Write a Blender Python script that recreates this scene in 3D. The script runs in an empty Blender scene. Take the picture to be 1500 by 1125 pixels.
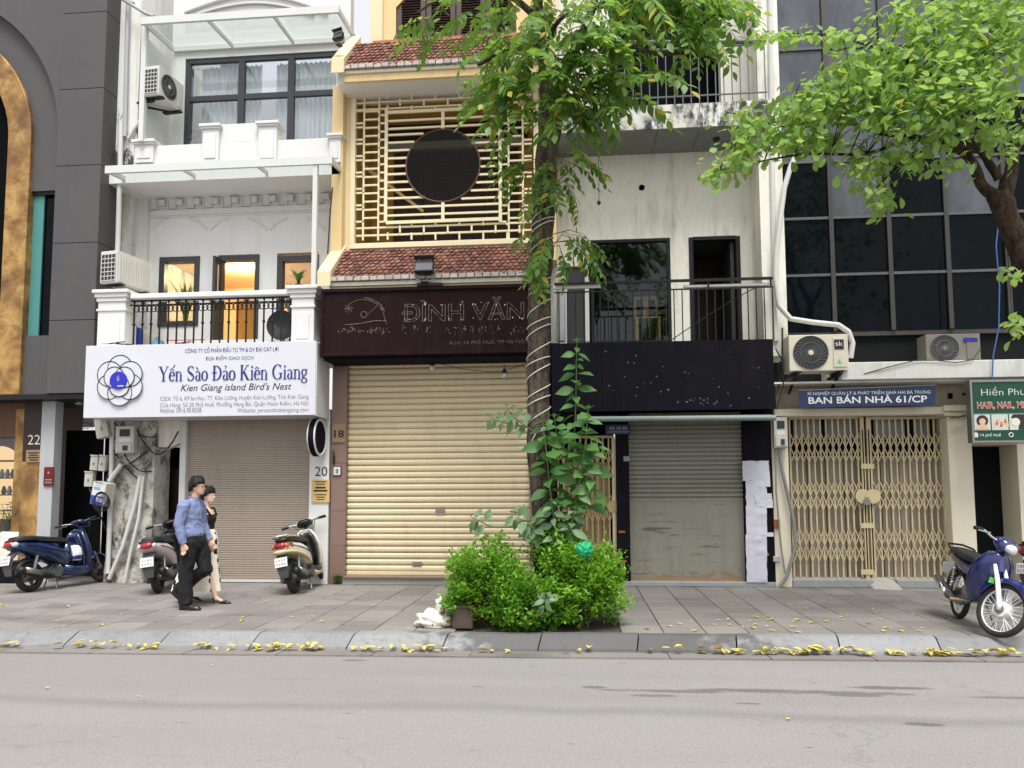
import bpy, bmesh, math, random
from mathutils import Vector, Matrix, Euler, noise
R = math.radians
random.seed(7)
scene = bpy.context.scene
COL = scene.collection

# ------------------------------------------------------------------ camera
FPX, W0, H0 = 1100.0, 1500.0, 1125.0
YAW, PITCH, ROLL, SHIFT = R(5.0), R(4.5), R(-0.25), 0.0459
CAM = Vector((0.0, -12.4, 1.54))
cam_d = bpy.data.cameras.new('camera')
cam = bpy.data.objects.new('camera', cam_d); COL.objects.link(cam)
cam.location = CAM
cam.rotation_euler = (Matrix.Rotation(YAW, 3, 'Z') @ Matrix.Rotation(R(90) + PITCH, 3, 'X') @ Matrix.Rotation(ROLL, 3, 'Z')).to_euler()
cam_d.sensor_width = 36.0
cam_d.lens = 36.0 * FPX / W0
cam_d.shift_y = SHIFT
cam_d.clip_start = 0.05; cam_d.clip_end = 2000
scene.camera = cam

# ------------------------------------------------------------------ sky, sun, exposure
SUN_EL, SUN_AZ = 64.0, 15.0          # overcast: a soft high sun behind the camera, a little to the right
world = bpy.data.worlds.new('World'); scene.world = world; world.use_nodes = True
wn = world.node_tree; wn.nodes.clear()
sky = wn.nodes.new('ShaderNodeTexSky'); sky.sky_type = 'NISHITA'; sky.sun_disc = False
sky.sun_elevation = R(SUN_EL); sky.sun_rotation = R(180 - SUN_AZ)
sky.dust_density = 6.0; sky.air_density = 1.0; sky.ozone_density = 1.0
hs = wn.nodes.new('ShaderNodeHueSaturation'); hs.inputs['Saturation'].default_value = 0.22
bg = wn.nodes.new('ShaderNodeBackground'); bg.inputs['Strength'].default_value = 0.082
wo = wn.nodes.new('ShaderNodeOutputWorld')
cl = wn.nodes.new('ShaderNodeMix'); cl.data_type = 'RGBA'      # an even white cloud cover over the sky
cl.inputs[0].default_value = .5; cl.inputs[7].default_value = (6.6, 6.7, 6.9, 1)
wn.links.new(sky.outputs[0], hs.inputs['Color']); wn.links.new(hs.outputs[0], cl.inputs[6]); wn.links.new(cl.outputs[2], bg.inputs['Color'])
wn.links.new(bg.outputs[0], wo.inputs['Surface'])
sun_d = bpy.data.lights.new('sun', 'SUN'); sun_d.energy = 1.5; sun_d.angle = R(24); sun_d.color = (1.0, 0.975, 0.94)
sun = bpy.data.objects.new('sun', sun_d); COL.objects.link(sun)
sd = Vector((math.sin(R(SUN_AZ)) * math.cos(R(SUN_EL)), -math.cos(R(SUN_AZ)) * math.cos(R(SUN_EL)), math.sin(R(SUN_EL))))
sun.rotation_euler = sd.to_track_quat('Z', 'Y').to_euler(); sun.location = (3, -14, 18)
vs = scene.view_settings
vs.view_transform = 'Standard'; vs.look = 'None'; vs.gamma = 1.0; vs.use_curve_mapping = False; vs.exposure = 1.30
scene.cycles.use_denoising = True
scene.cycles.max_bounces = 8; scene.cycles.transparent_max_bounces = 12
scene.cycles.caustics_reflective = False; scene.cycles.caustics_refractive = False

# ------------------------------------------------------------------ pixel of the photograph -> point on the plane y
_rot = cam.rotation_euler.to_matrix()
_py0 = H0 / 2 + SHIFT * W0
def ray(px, py):
    return _rot @ Vector(((px - W0 / 2) / FPX, -(py - _py0) / FPX, -1.0))
def at(px, py, y):
    d = ray(px, py); t = (y - CAM.y) / d.y
    return CAM + d * t
def ground(px, py, z=0.0):
    d = ray(px, py); t = (z - CAM.z) / d.z
    return CAM + d * t
def X(px, py, y): return at(px, py, y).x
def Z(px, py, y): return at(px, py, y).z
def rect(px0, py0, px1, py1, y):
    """photo rectangle -> x0, x1, z0, z1 on the plane y"""
    mx, my = (px0 + px1) / 2, (py0 + py1) / 2
    return X(px0, my, y), X(px1, my, y), Z(mx, py1, y), Z(mx, py0, y)

# ------------------------------------------------------------------ mesh helpers
class MB:
    def __init__(s): s.v = []; s.f = []
    def add(s, vs_, fs_):
        b = len(s.v); s.v += [tuple(p) for p in vs_]; s.f += [tuple(i + b for i in q) for q in fs_]; return s
    def box(s, x0, x1, y0, y1, z0, z1):
        return s.add([(x0,y0,z0),(x1,y0,z0),(x1,y1,z0),(x0,y1,z0),(x0,y0,z1),(x1,y0,z1),(x1,y1,z1),(x0,y1,z1)],
                     [(0,3,2,1),(4,5,6,7),(0,1,5,4),(1,2,6,5),(2,3,7,6),(3,0,4,7)])
    def obox(s, c, ax, ay, az):
        c, ax, ay, az = map(Vector, (c, ax, ay, az))
        p = [c + i*ax + j*ay + k*az for k in (-1,1) for i, j in ((-1,-1),(1,-1),(1,1),(-1,1))]
        return s.add(p, [(0,3,2,1),(4,5,6,7),(0,1,5,4),(1,2,6,5),(2,3,7,6),(3,0,4,7)])
    def bar(s, a, b, w, h=None, up=(0,0,1)):
        a, b = Vector(a), Vector(b); d = b - a; h = w if h is None else h
        u = Vector(up); t = d.normalized()
        if abs(t.dot(u)) > .98: u = Vector((0,1,0))
        sx = t.cross(u).normalized(); uz = sx.cross(t).normalized()
        return s.obox((a + b) / 2, sx * w / 2, d / 2, uz * h / 2)
    def prism(s, poly, y0, y1):
        n = len(poly)
        vv = [(x, y0, z) for x, z in poly] + [(x, y1, z) for x, z in poly]
        ff = [tuple(range(n)), tuple(range(2*n-1, n-1, -1))] + [(i, (i+1) % n + 0, (i+1) % n + n, i + n) for i in range(n)]
        return s.add(vv, ff)
    def ring(s, pts):
        b = len(s.v); s.v += [tuple(p) for p in pts]; return list(range(b, b + len(pts)))
    def loft(s, rings, cap=True, closed=True):
        ids = [s.ring(r) for r in rings]
        for a, b in zip(ids, ids[1:]):
            n = len(a)
            for i in range(n if closed else n - 1):
                j = (i + 1) % n; s.f.append((a[i], a[j], b[j], b[i]))
        if cap:
            s.f.append(tuple(reversed(ids[0]))); s.f.append(tuple(ids[-1]))
        return s
    def tube(s, pts, r, n=8, cap=True):
        pts = [Vector(p) for p in pts]; m = len(pts)
        rr = r if isinstance(r, (list, tuple)) else [r] * m
        rings = []; prev = None
        for i, p in enumerate(pts):
            t = (pts[min(i+1, m-1)] - pts[max(i-1, 0)]).normalized()
            if prev is None:
                u = Vector((0,0,1)) if abs(t.z) < .9 else Vector((1,0,0))
                u = (u - t * u.dot(t)).normalized()
            else:
                u = (prev - t * prev.dot(t)).normalized()
            prev = u; w = t.cross(u)
            rings.append([p + (u * math.cos(2*math.pi*k/n) + w * math.sin(2*math.pi*k/n)) * rr[i] for k in range(n)])
        return s.loft(rings, cap)
    def lathe(s, prof, c, axis='z', n=24, cap=True):
        """prof: list of (radius, height along axis)"""
        c = Vector(c); rings = []
        for r, h in prof:
            ring = []
            for k in range(n):
                a = 2*math.pi*k/n; p = (r*math.cos(a), r*math.sin(a))
                ring.append(c + (Vector((p[0], p[1], h)) if axis == 'z' else Vector((p[0], h, p[1])) if axis == 'y' else Vector((h, p[0], p[1]))))
            rings.append(ring)
        return s.loft(rings, cap)
    def torus(s, c, R_, r, axis='y', n=32, m=8):
        prof = []
        c = Vector(c); ids = []
        for i in range(n):
            a = 2*math.pi*i/n
            ring = []
            for j in range(m):
                b = 2*math.pi*j/m; q = R_ + r*math.cos(b); h = r*math.sin(b)
                p = (q*math.cos(a), q*math.sin(a))
                ring.append(c + (Vector((p[0], p[1], h)) if axis == 'z' else Vector((p[0], h, p[1])) if axis == 'y' else Vector((h, p[0], p[1]))))
            ids.append(s.ring(ring))
        for i in range(n):
            a, b = ids[i], ids[(i+1) % n]
            for j in range(m): s.f.append((a[j], a[(j+1) % m], b[(j+1) % m], b[j]))
        return s
    def sphere(s, c, r, n=16, m=10, sc=(1,1,1)):
        c = Vector(c)
        rings = []
        for i in range(m + 1):
            t = math.pi * i / m; t = min(max(t, .06), math.pi - .06)
            rings.append([c + Vector((r*sc[0]*math.sin(t)*math.cos(2*math.pi*k/n), r*sc[1]*math.sin(t)*math.sin(2*math.pi*k/n), r*sc[2]*math.cos(t))) for k in range(n)])
        return s.loft(rings)

ORG = {}
def _org(o): return ORG.get(o.name, Vector((0,0,0))) if o else Vector((0,0,0))
def mesh_of(mb, name, mat, smooth=False, bevel=0, off=Vector((0,0,0)), seg=1):
    me = bpy.data.meshes.new(name)
    me.from_pydata([(x-off.x, y-off.y, z-off.z) for x, y, z in mb.v], [], mb.f)
    bm = bmesh.new(); bm.from_mesh(me)
    bmesh.ops.recalc_face_normals(bm, faces=bm.faces[:])
    if bevel:
        bmesh.ops.bevel(bm, geom=[e for e in bm.edges if e.is_manifold and e.calc_face_angle(0) > .5], offset=bevel, segments=seg, profile=.6, affect='EDGES', clamp_overlap=True)
    bm.to_mesh(me); bm.free()
    if smooth:
        for p in me.polygons: p.use_smooth = True
        if smooth != 'all':
            me.set_sharp_from_angle(angle=R(40))
    if mat:
        me.materials.append(MAT[mat] if isinstance(mat, str) else mat)
    return me
def obj(name, mb, mat, parent=None, smooth=False, bevel=0, kind=None, label=None, seg=1):
    """mb in world coordinates -> one mesh object (under parent if given)"""
    off = _org(parent)
    o = bpy.data.objects.new(name, mesh_of(mb, name, mat, smooth, bevel, off, seg)); COL.objects.link(o)
    if parent: o.parent = parent; ORG[o.name] = off
    if kind: o['kind'] = kind
    if label: o['label'] = label
    return o
def inst(o, loc, rot=None, scale=None, parent=None, name=None):
    """another piece that shares the mesh of o; loc in world coordinates of the parent's frame"""
    c = bpy.data.objects.new(name or o.name.split('.')[0], o.data if hasattr(o, 'data') else o); COL.objects.link(c)
    c.location = Vector(loc) - _org(parent)
    if rot: c.rotation_euler = rot
    if scale: c.scale = scale
    if parent: c.parent = parent
    return c
def thing(name, label, cat, loc=(0,0,0), rotz=0, group=None, local=False):
    o = bpy.data.objects.new(name, None); COL.objects.link(o)
    o.empty_display_size = .2
    o.location = loc; o.rotation_euler = (0, 0, rotz)
    o['label'] = label; o['category'] = cat
    if group: o['group'] = group
    ORG[o.name] = Vector((0,0,0)) if local else Vector(loc)
    return o
def tag(o, label, cat, group=None):
    o['label'] = label; o['category'] = cat
    if group: o['group'] = group
    return o
def single(name, mb, mat, label, cat, group=None, **k):
    """a thing that is one mesh; its origin goes to its base centre"""
    xs = [p[0] for p in mb.v]; ys = [p[1] for p in mb.v]; zs = [p[2] for p in mb.v]
    c = Vector(((min(xs)+max(xs))/2, (min(ys)+max(ys))/2, min(zs)))
    o = bpy.data.objects.new(name, mesh_of(mb, name, mat, k.get('smooth', False), k.get('bevel', 0), c, k.get('seg', 1))); COL.objects.link(o)
    o.location = c; ORG[o.name] = c
    return tag(o, label, cat, group)
def rbox(px0, py0, px1, py1, yf, yb, mb=None):
    x0, x1, z0, z1 = rect(px0, py0, px1, py1, yf)
    return (mb or MB()).box(x0, x1, yf, yb, z0, z1)
# ------------------------------------------------------------------ procedural materials
MAT = {}
class NT:
    def __init__(s, name):
        s.m = bpy.data.materials.new(name); s.m.use_nodes = True
        s.t = s.m.node_tree; s.t.nodes.clear()
        s.out = s.n('ShaderNodeOutputMaterial')
    def n(s, typ, **kw):
        x = s.t.nodes.new(typ)
        for k, v in kw.items(): setattr(x, k, v)
        return x
    def l(s, a, b): s.t.links.new(a, b)
    def pos(s, sc=(1,1,1), obj_=False):
        if obj_: g = s.n('ShaderNodeTexCoord').outputs['Object']
        else: g = s.n('ShaderNodeNewGeometry').outputs['Position']
        mp = s.n('ShaderNodeMapping'); mp.inputs['Scale'].default_value = sc
        s.l(g, mp.inputs['Vector']); return mp.outputs[0]
    def noise(s, vec, scale, detail=4, rough=.55, dist=0):
        x = s.n('ShaderNodeTexNoise'); x.inputs['Scale'].default_value = scale; x.inputs['Detail'].default_value = detail
        x.inputs['Roughness'].default_value = rough; x.inputs['Distortion'].default_value = dist
        if vec is not None: s.l(vec, x.inputs['Vector'])
        return x.outputs['Fac']
    def ramp(s, fac, stops):
        x = s.n('ShaderNodeValToRGB'); e = x.color_ramp.elements
        while len(e) < len(stops): e.new(.5)
        for i, (p, c) in enumerate(stops):
            e[i].position = p; e[i].color = c if len(c) == 4 else (*c, 1)
        s.l(fac, x.inputs[0]); return x.outputs[0]
    def val(s, fac, a, b):
        return s.ramp(fac, [(a, (0,0,0)), (b, (1,1,1))])
    def mix(s, fac, a, b, mode='MIX'):
        x = s.n('ShaderNodeMix', data_type='RGBA', blend_type=mode)
        for sock, v in ((x.inputs[0], fac), (x.inputs[6], a), (x.inputs[7], b)):
            if isinstance(v, (int, float)): sock.default_value = v
            elif isinstance(v, tuple): sock.default_value = v if len(v) == 4 else (*v, 1)
            else: s.l(v, sock)
        return x.outputs[2]
    def math(s, op, a, b=0.0):
        x = s.n('ShaderNodeMath', operation=op)
        for sock, v in ((x.inputs[0], a), (x.inputs[1], b)):
            if isinstance(v, (int, float)): sock.default_value = v
            else: s.l(v, sock)
        return x.outputs[0]
    def bump(s, h, strength=.3, dist=.01):
        x = s.n('ShaderNodeBump'); x.inputs['Strength'].default_value = strength; x.inputs['Distance'].default_value = dist
        s.l(h, x.inputs['Height']); return x.outputs[0]
    def bsdf(s, col, rough=.6, metal=0, spec=.5, nrm=None, **kw):
        b = s.n('ShaderNodeBsdfPrincipled')
        for sock, v in ((b.inputs['Base Color'], col), (b.inputs['Roughness'], rough)):
            if isinstance(v, (int, float)): sock.default_value = v
            elif isinstance(v, tuple): sock.default_value = v if len(v) == 4 else (*v, 1)
            else: s.l(v, sock)
        b.inputs['Metallic'].default_value = metal; b.inputs['Specular IOR Level'].default_value = spec
        for k, v in kw.items(): b.inputs[k].default_value = v
        if nrm is not None: s.l(nrm, b.inputs['Normal'])
        s.l(b.outputs[0], s.out.inputs[0]); return b

def dk(c, f): return tuple(x * f for x in c)
def mat(name, col, rough=.6, var=.12, vs_=2.5, metal=0, spec=.4, bump=.15, bs=40, dirt=0, dcol=(.10,.09,.075), o=False, rnd=0, **kw):
    """plain painted / plastic / metal surface with mottling, optional vertical grime and per-object variation"""
    t = NT(name)
    p = t.pos(obj_=o)
    c = t.mix(t.noise(p, vs_, 5), dk(col, 1 - var), tuple(min(1, x * (1 + var)) for x in col))
    if rnd:
        r = t.n('ShaderNodeObjectInfo').outputs['Random']
        c = t.mix(t.val(r, 0, 1), dk_mix(t, c, 1 - rnd), dk_mix(t, c, 1 + rnd * .6))
    if dirt:
        st = t.noise(t.pos((3.2, 3.2, .45), o), 1.6, 7, .68)
        bl = t.noise(t.pos((1, 1, 1), o), .9, 5, .6)
        f = t.math('MULTIPLY', t.val(st, .48, .80), t.val(bl, .36, .68))
        fine = t.val(t.noise(t.pos((9, 9, 2), o), 3.5, 6, .7), .50, .78)
        f = t.math('ADD', t.math('MULTIPLY', f, dirt), t.math('MULTIPLY', fine, dirt * .22))
        c = t.mix(t.math('MINIMUM', f, 1.0), c, dcol)
    nb = t.bump(t.noise(p, bs, 4), bump, .01) if bump else None
    rr = t.math('ADD', t.math('MULTIPLY', t.noise(p, vs_ * 4, 3), .18), max(0.03, rough - .09))
    t.bsdf(c, rr, metal, spec, nb, **kw)
    MAT[name] = t.m; return t.m
def dk_mix(t, c, f):
    return t.mix(1.0, c, (f, f, f), 'MULTIPLY')

WHITE = (.80, .80, .775)
mat('white_wall', (.74,.74,.725), .75, .04, 1.5, dirt=.30, dcol=(.30,.29,.26), bump=.12)
mat('white_clean', (.68,.675,.665), .6, .03, 1.5, dirt=.12, dcol=(.4,.38,.34))
mat('white_steel', (.61,.62,.60), .45, .04, 2, dirt=.25, dcol=(.36,.33,.27))
mat('old_white', (.68,.67,.62), .85, .07, 1.6, dirt=1.7, dcol=(.085,.085,.07), bump=.3, bs=22)
mat('aged_cream', (.78,.755,.68), .85, .10, 1.2, dirt=.95, dcol=(.16,.14,.11), bump=.22, bs=26)
mat('cream_paint', (.72,.66,.52), .6, .06, 1.4, dirt=.35, dcol=(.33,.27,.19))
mat('yellow_wall', (.70,.525,.265), .75, .05, 1.3, dirt=.25, dcol=(.40,.29,.16))
mat('yellow_trim', (.72,.60,.385), .6, .05, 2, dirt=.3, dcol=(.36,.27,.16))
mat('ochre_wall', (.52,.32,.09), .8, .10, 1.2, dirt=.2)
mat('lattice_paint', (.78,.69,.455), .5, .05, 3, dirt=.22, dcol=(.42,.33,.2))
mat('grey_cladding', (.074,.071,.072), .6, .14, 1.1, dirt=.4, dcol=(.135,.128,.122), bump=.06)
mat('light_grey', (.42,.43,.44), .6, .08, 2, dirt=.3)
mat('concrete', (.36,.35,.33), .85, .14, 3, dirt=.5, bump=.3)
mat('soffit_grey', (.20,.215,.20), .85, .16, 2.2, dirt=.6, dcol=(.06,.06,.055))
mat('granite_step', (.30,.31,.32), .6, .14, 5, dirt=.4)
mat('black_metal', (.012,.012,.013), .5, spec=.25, var=.2, vs_=5, bump=.05)
mat('dark_frame', (.045,.045,.05), .4, .15, 3, bump=.03)
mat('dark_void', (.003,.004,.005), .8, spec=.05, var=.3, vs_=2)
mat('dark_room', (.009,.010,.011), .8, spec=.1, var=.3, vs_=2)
mat('sign_white', (.60,.61,.655), .35, .015, 1, dirt=.05, dcol=(.5,.5,.5), bump=0)
mat('sign_side', (.62,.63,.63), .45, .05, 2, dirt=.25)
mat('ink_navy', (.018,.018,.20), .5, .05, bump=0)
mat('ink_black', (.015,.015,.03), .5, .05, bump=0)
mat('ink_grey', (.10,.10,.13), .5, .05, bump=0)
mat('ink_white', (.66,.66,.66), .5, .03, bump=0)
mat('ink_pale', (.26,.255,.29), .6, .1, bump=0)
mat('ink_red', (.60,.07,.03), .5, .05, bump=0)
mat('ink_gold', (.33,.26,.19), .7, .25, 30, bump=0)
def trace():
    t = NT('ink_trace')
    f = t.val(t.noise(t.pos(), 26, 4, .7), .34, .52)
    t.bsdf(t.mix(f, (.035,.024,.023), (.17,.135,.105)), .8, 0, .1); MAT['ink_trace'] = t.m
trace()
mat('disc_blue', (.02,.025,.45), .35, .05, bump=0)
mat('brown_sign', (.018,.0078,.0092), .75, spec=.06, var=.22, vs_=2.5, dirt=.35, dcol=(.085,.07,.07), bump=.08)
mat('black_sign', (.008,.0075,.0115), .75, spec=.06, var=.35, vs_=1.6, dirt=.25, dcol=(.05,.045,.06), bump=.06)
mat('shutter_cream', (.72,.62,.415), .55, .06, 1.2, dirt=.42, dcol=(.38,.27,.15), bump=.04, rnd=.06)
mat('shutter_beige', (.385,.325,.27), .5, .07, 1, dirt=.32, dcol=(.2,.16,.12), bump=.03)
mat('shutter_grey', (.235,.23,.185), .55, .14, 1.4, dirt=.75, dcol=(.10,.09,.07), bump=.06)
mat('wood_brown', (.11,.052,.026), .55, .25, 5, dirt=.3)
mat('wood_dark', (.035,.018,.014), .5, .2, 6)
mat('louvre_brown', (.075,.042,.038), .5, .2, 4, rnd=.15)
mat('wood_yellow', (.50,.26,.06), .5, .15, 6, o=True)
mat('gate_gold', (.40,.30,.15), .5, .14, 5, dirt=.45, dcol=(.20,.12,.06), bump=.06, metal=.1)
mat('gate_cream', (.58,.485,.295), .55, .10, 5, dirt=.5, dcol=(.22,.15,.09), bump=.06)
mat('door_plank', (.34,.30,.25), .8, .22, 3, dirt=.8, dcol=(.10,.08,.06), rnd=.2)
mat('pipe_white', (.60,.60,.57), .4, .05, 3, dirt=.4, dcol=(.28,.25,.2))
mat('pipe_grey', (.40,.42,.44), .4, .08, 3, dirt=.3)
mat('cable_black', (.02,.02,.02), .55, .2, 8, bump=0)
mat('cable_grey', (.22,.22,.21), .55, .2, 8, bump=0)
mat('cable_blue', (.05,.12,.32), .5, .1, bump=0)
mat('ac_white', (.60,.59,.55), .45, .04, 3, dirt=.3, dcol=(.32,.28,.22), o=True)
mat('ac_cream', (.62,.58,.48), .45, .05, 3, dirt=.4, dcol=(.28,.23,.16), o=True)
mat('ac_dark', (.03,.034,.038), .6, .2, 6, o=True)
mat('ac_blade', (.13,.13,.13), .5, .1, 6, o=True)
mat('meter_grey', (.50,.49,.44), .55, .08, 4, dirt=.5, o=True)
mat('gold_leaf', (.55,.33,.07), .5, .1)
mat('plate_yellow', (.60,.42,.16), .5, .08, 5)
mat('plate_gold', (.30,.20,.10), .4, .1, 5)
mat('red_notice', (.13,.008,.010), .45, .1)
mat('blue_sign', (.014,.032,.095), .45, .1, 2, dirt=.2)
mat('green_sign', (.006,.062,.032), .4, .1, 2)
mat('photo_pale', (.55,.62,.55), .5, .2, 30)
mat('photo_skin', (.75,.45,.30), .5, .2, 20)
mat('photo_dark', (.03,.02,.02), .5, .2, 20)
mat('photo_red', (.55,.06,.06), .5, .3, 20)
mat('paper', (.56,.56,.64), .7, .03, 6, bump=.1, bs=12, o=True)
mat('paper_print', (.52,.52,.58), .7, .1, 60, bump=0)
mat('curtain', (.80,.80,.78), .85, .05, 4)
mat('curtain_blue', (.06,.09,.22), .85, .1, 4)
mat('side_panel', (.62,.68,.62), .5, .04, 1.5, dirt=.25, dcol=(.35,.4,.33))
mat('room_warm', (.72,.56,.36), .7, .06, 1)
mat('teal_panel', (.07,.24,.22), .5, .05, 1)
mat('plastic_blue', (.012,.06,.42), .4, .06, o=True)
mat('plastic_lightblue', (.18,.42,.62), .3, .06, o=True)
mat('plastic_black', (.011,.011,.012), .5, .15, 12, o=True, bump=.1, bs=90)
mat('plastic_grey', (.075,.075,.077), .55, .12, 8, o=True)
mat('tyre', (.022,.021,.02), .85, .25, 14, o=True, bump=.3, bs=70, dirt=.6, dcol=(.13,.12,.10))
mat('rim_grey', (.11,.11,.11), .45, .15, 9, o=True, metal=.5)
mat('chrome', (.68,.68,.68), .18, .03, 5, o=True, metal=1, bump=0)
mat('steel_dull', (.28,.28,.27), .4, .1, 7, o=True, metal=.8)
mat('paint_blue', (.002,.017,.075), .25, .06, 3, o=True, bump=0, spec=.6, **{'Coat Weight': .8, 'Coat Roughness': .08})
mat('paint_navy', (.003,.009,.11), .2, .06, 3, o=True, bump=0, spec=.6, **{'Coat Weight': .9, 'Coat Roughness': .05})
mat('paint_pink', (.62,.52,.56), .3, .04, 3, o=True, bump=0, **{'Coat Weight': .6})
mat('paint_cream', (.74,.72,.62), .3, .04, 3, o=True, bump=0, **{'Coat Weight': .6})
mat('paint_tan', (.60,.50,.30), .35, .05, 3, o=True, bump=0)
mat('paint_darkgreen', (.018,.026,.026), .3, .1, 3, o=True, bump=0, **{'Coat Weight': .5})
mat('vinyl_black', (.018,.018,.018), .5, .15, 10, o=True, bump=.15, bs=120)
mat('lens_red', (.32,.010,.012), .15, .06, 10, o=True, bump=0, **{'Coat Weight': 1})
mat('lens_orange', (.55,.13,.02), .15, .06, 10, o=True, bump=0, **{'Coat Weight': 1})
mat('lens_clear', (.62,.64,.66), .12, .05, 8, o=True, bump=0, **{'Coat Weight': 1})
mat('plate_white', (.74,.74,.74), .4, .04, o=True, bump=0)
mat('sticker_green', (.12,.55,.10), .5, .05, o=True, bump=0)
mat('skin', (.62,.38,.27), .5, .06, 12, o=True, bump=.05)
mat('skin_pale', (.72,.48,.38), .5, .05, 12, o=True, bump=.05)
mat('hair_black', (.006,.0055,.0055), .5, .3, 40, o=True, bump=.5, bs=160)
mat('trousers_black', (.008,.008,.010), .85, .2, 6, o=True, bump=.3, bs=14)
mat('top_black', (.012,.012,.014), .8, .2, 6, o=True, bump=.2, bs=14)
mat('shoe_black', (.014,.014,.015), .3, .15, 8, o=True, bump=.05)
def bark():
    t = NT('bark')
    v = t.pos((7,7,1.1)); n = t.noise(v, 2.2, 7, .7, .3); f = t.noise(t.pos((3,3,2)), 9, 6, .7)
    c = t.ramp(n, [(.34, (.018,.013,.010)), (.48, (.070,.050,.037)), (.62, (.125,.098,.075)), (.78, (.20,.175,.145))])
    c = t.mix(t.math('MULTIPLY', t.val(f, .52, .66), .6), c, (.20,.185,.155))
    t.bsdf(c, .92, 0, .2, t.bump(t.math('ADD', n, t.math('MULTIPLY', f, .4)), 1.0, .035)); MAT['bark'] = t.m
bark()
def bark2():
    t = NT('bark_right')
    n = t.noise(t.pos((2.5,2.5,1.6)), 5, 7, .72, .3)
    c = t.ramp(n, [(.34, (.010,.007,.005)), (.5, (.042,.027,.018)), (.66, (.085,.058,.04)), (.8, (.15,.12,.095))])
    t.bsdf(c, .9, 0, .25, t.bump(n, 1.0, .03)); MAT['bark_right'] = t.m
bark2()
mat('stem_green', (.10,.15,.05), .6, .2, 8)
mat('stem_brown', (.11,.08,.05), .8, .2, 8)
mat('string_white', (.62,.60,.54), .5, .1, 8, bump=0)
mat('terracotta', (.085,.062,.048), .85, .2, 8, dirt=.4)
mat('bag_green', (.012,.36,.15), .6, .15, 9, bump=.3, bs=20)
mat('eave_tile', (.46,.43,.39), .8, .18, 7, dirt=.55, rnd=.25)
mat('lamp_black', (.02,.02,.021), .5, .2, 8)
mat('cloth_white', (.72,.68,.58), .9, .05, 4)
mat('soil', (.05,.04,.03), .95, .3, 6, bump=.8, bs=30)
mat('tube_light', (.78,.78,.76), .4, .03, bump=0)
mat('mortar_dark', (.09,.085,.08), .95, .2, 8)
mat('moss', (.05,.085,.02), .95, .4, 10, bump=.6, bs=40)

def glass(name, tint, mixf, rough=.03, spec_rough=.02):
    """pane: partly see-through, partly mirror-like"""
    t = NT(name)
    tr = t.n('ShaderNodeBsdfTransparent'); tr.inputs[0].default_value = (*tint, 1)
    gl = t.n('ShaderNodeBsdfGlossy'); gl.inputs[0].default_value = (.9,.95,1,1); gl.inputs['Roughness'].default_value = rough
    lw = t.n('ShaderNodeLayerWeight'); lw.inputs['Blend'].default_value = .5
    f = t.math('ADD', t.math('MULTIPLY', t.math('POWER', lw.outputs['Facing'], 5.0), .8), mixf + .03)
    b = t.bump(t.noise(t.pos((1,1,1)), 1.3, 2), .02, .05); t.l(b, gl.inputs['Normal'])
    mx = t.n('ShaderNodeMixShader'); t.l(f, mx.inputs[0]); t.l(tr.outputs[0], mx.inputs[1]); t.l(gl.outputs[0], mx.inputs[2])
    t.l(mx.outputs[0], t.out.inputs[0]); MAT[name] = t.m; return t.m
glass('glass_clear', (.86,.90,.90), .03)
glass('glass_canopy', (.90,.93,.915), .02)
glass('glass_window', (.86,.88,.90), .06)
glass('glass_smoke', (.62,.60,.57), -.022)
glass('glass_green', (.72,.76,.76), .0)
# curtain wall glass: almost black body, dusty film, sky reflection, uneven from pane to pane
def curtain_wall():
    t = NT('glass_dark')
    r = t.n('ShaderNodeObjectInfo').outputs['Random']
    p = t.pos()
    veil = t.val(t.noise(t.pos((1.2,1.2,.5)), 2.2, 6, .65), .50, .80)
    c0 = t.mix(r, (.0008,.0018,.003), (.002,.005,.0075))
    c = t.mix(t.math('MULTIPLY', veil, .3), c0, (.012,.015,.018))
    t.bsdf(c, t.math('ADD', t.math('MULTIPLY', veil, .3), .05), 0, .10, t.bump(t.noise(p, .9, 2), .03, .1))
    MAT['glass_dark'] = t.m
curtain_wall()
def curtain_wall2():
    t = NT('glass_sheen')  # sky reflection of the paler panes put into the diffuse grey
    veil = t.val(t.noise(t.pos((1.2,1.2,.5)), 2.2, 6, .65), .40, .80)
    c = t.mix(veil, (.055,.062,.075), (.12,.128,.145))
    t.bsdf(c, .25, 0, .4); MAT['glass_sheen'] = t.m
curtain_wall2()

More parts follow.
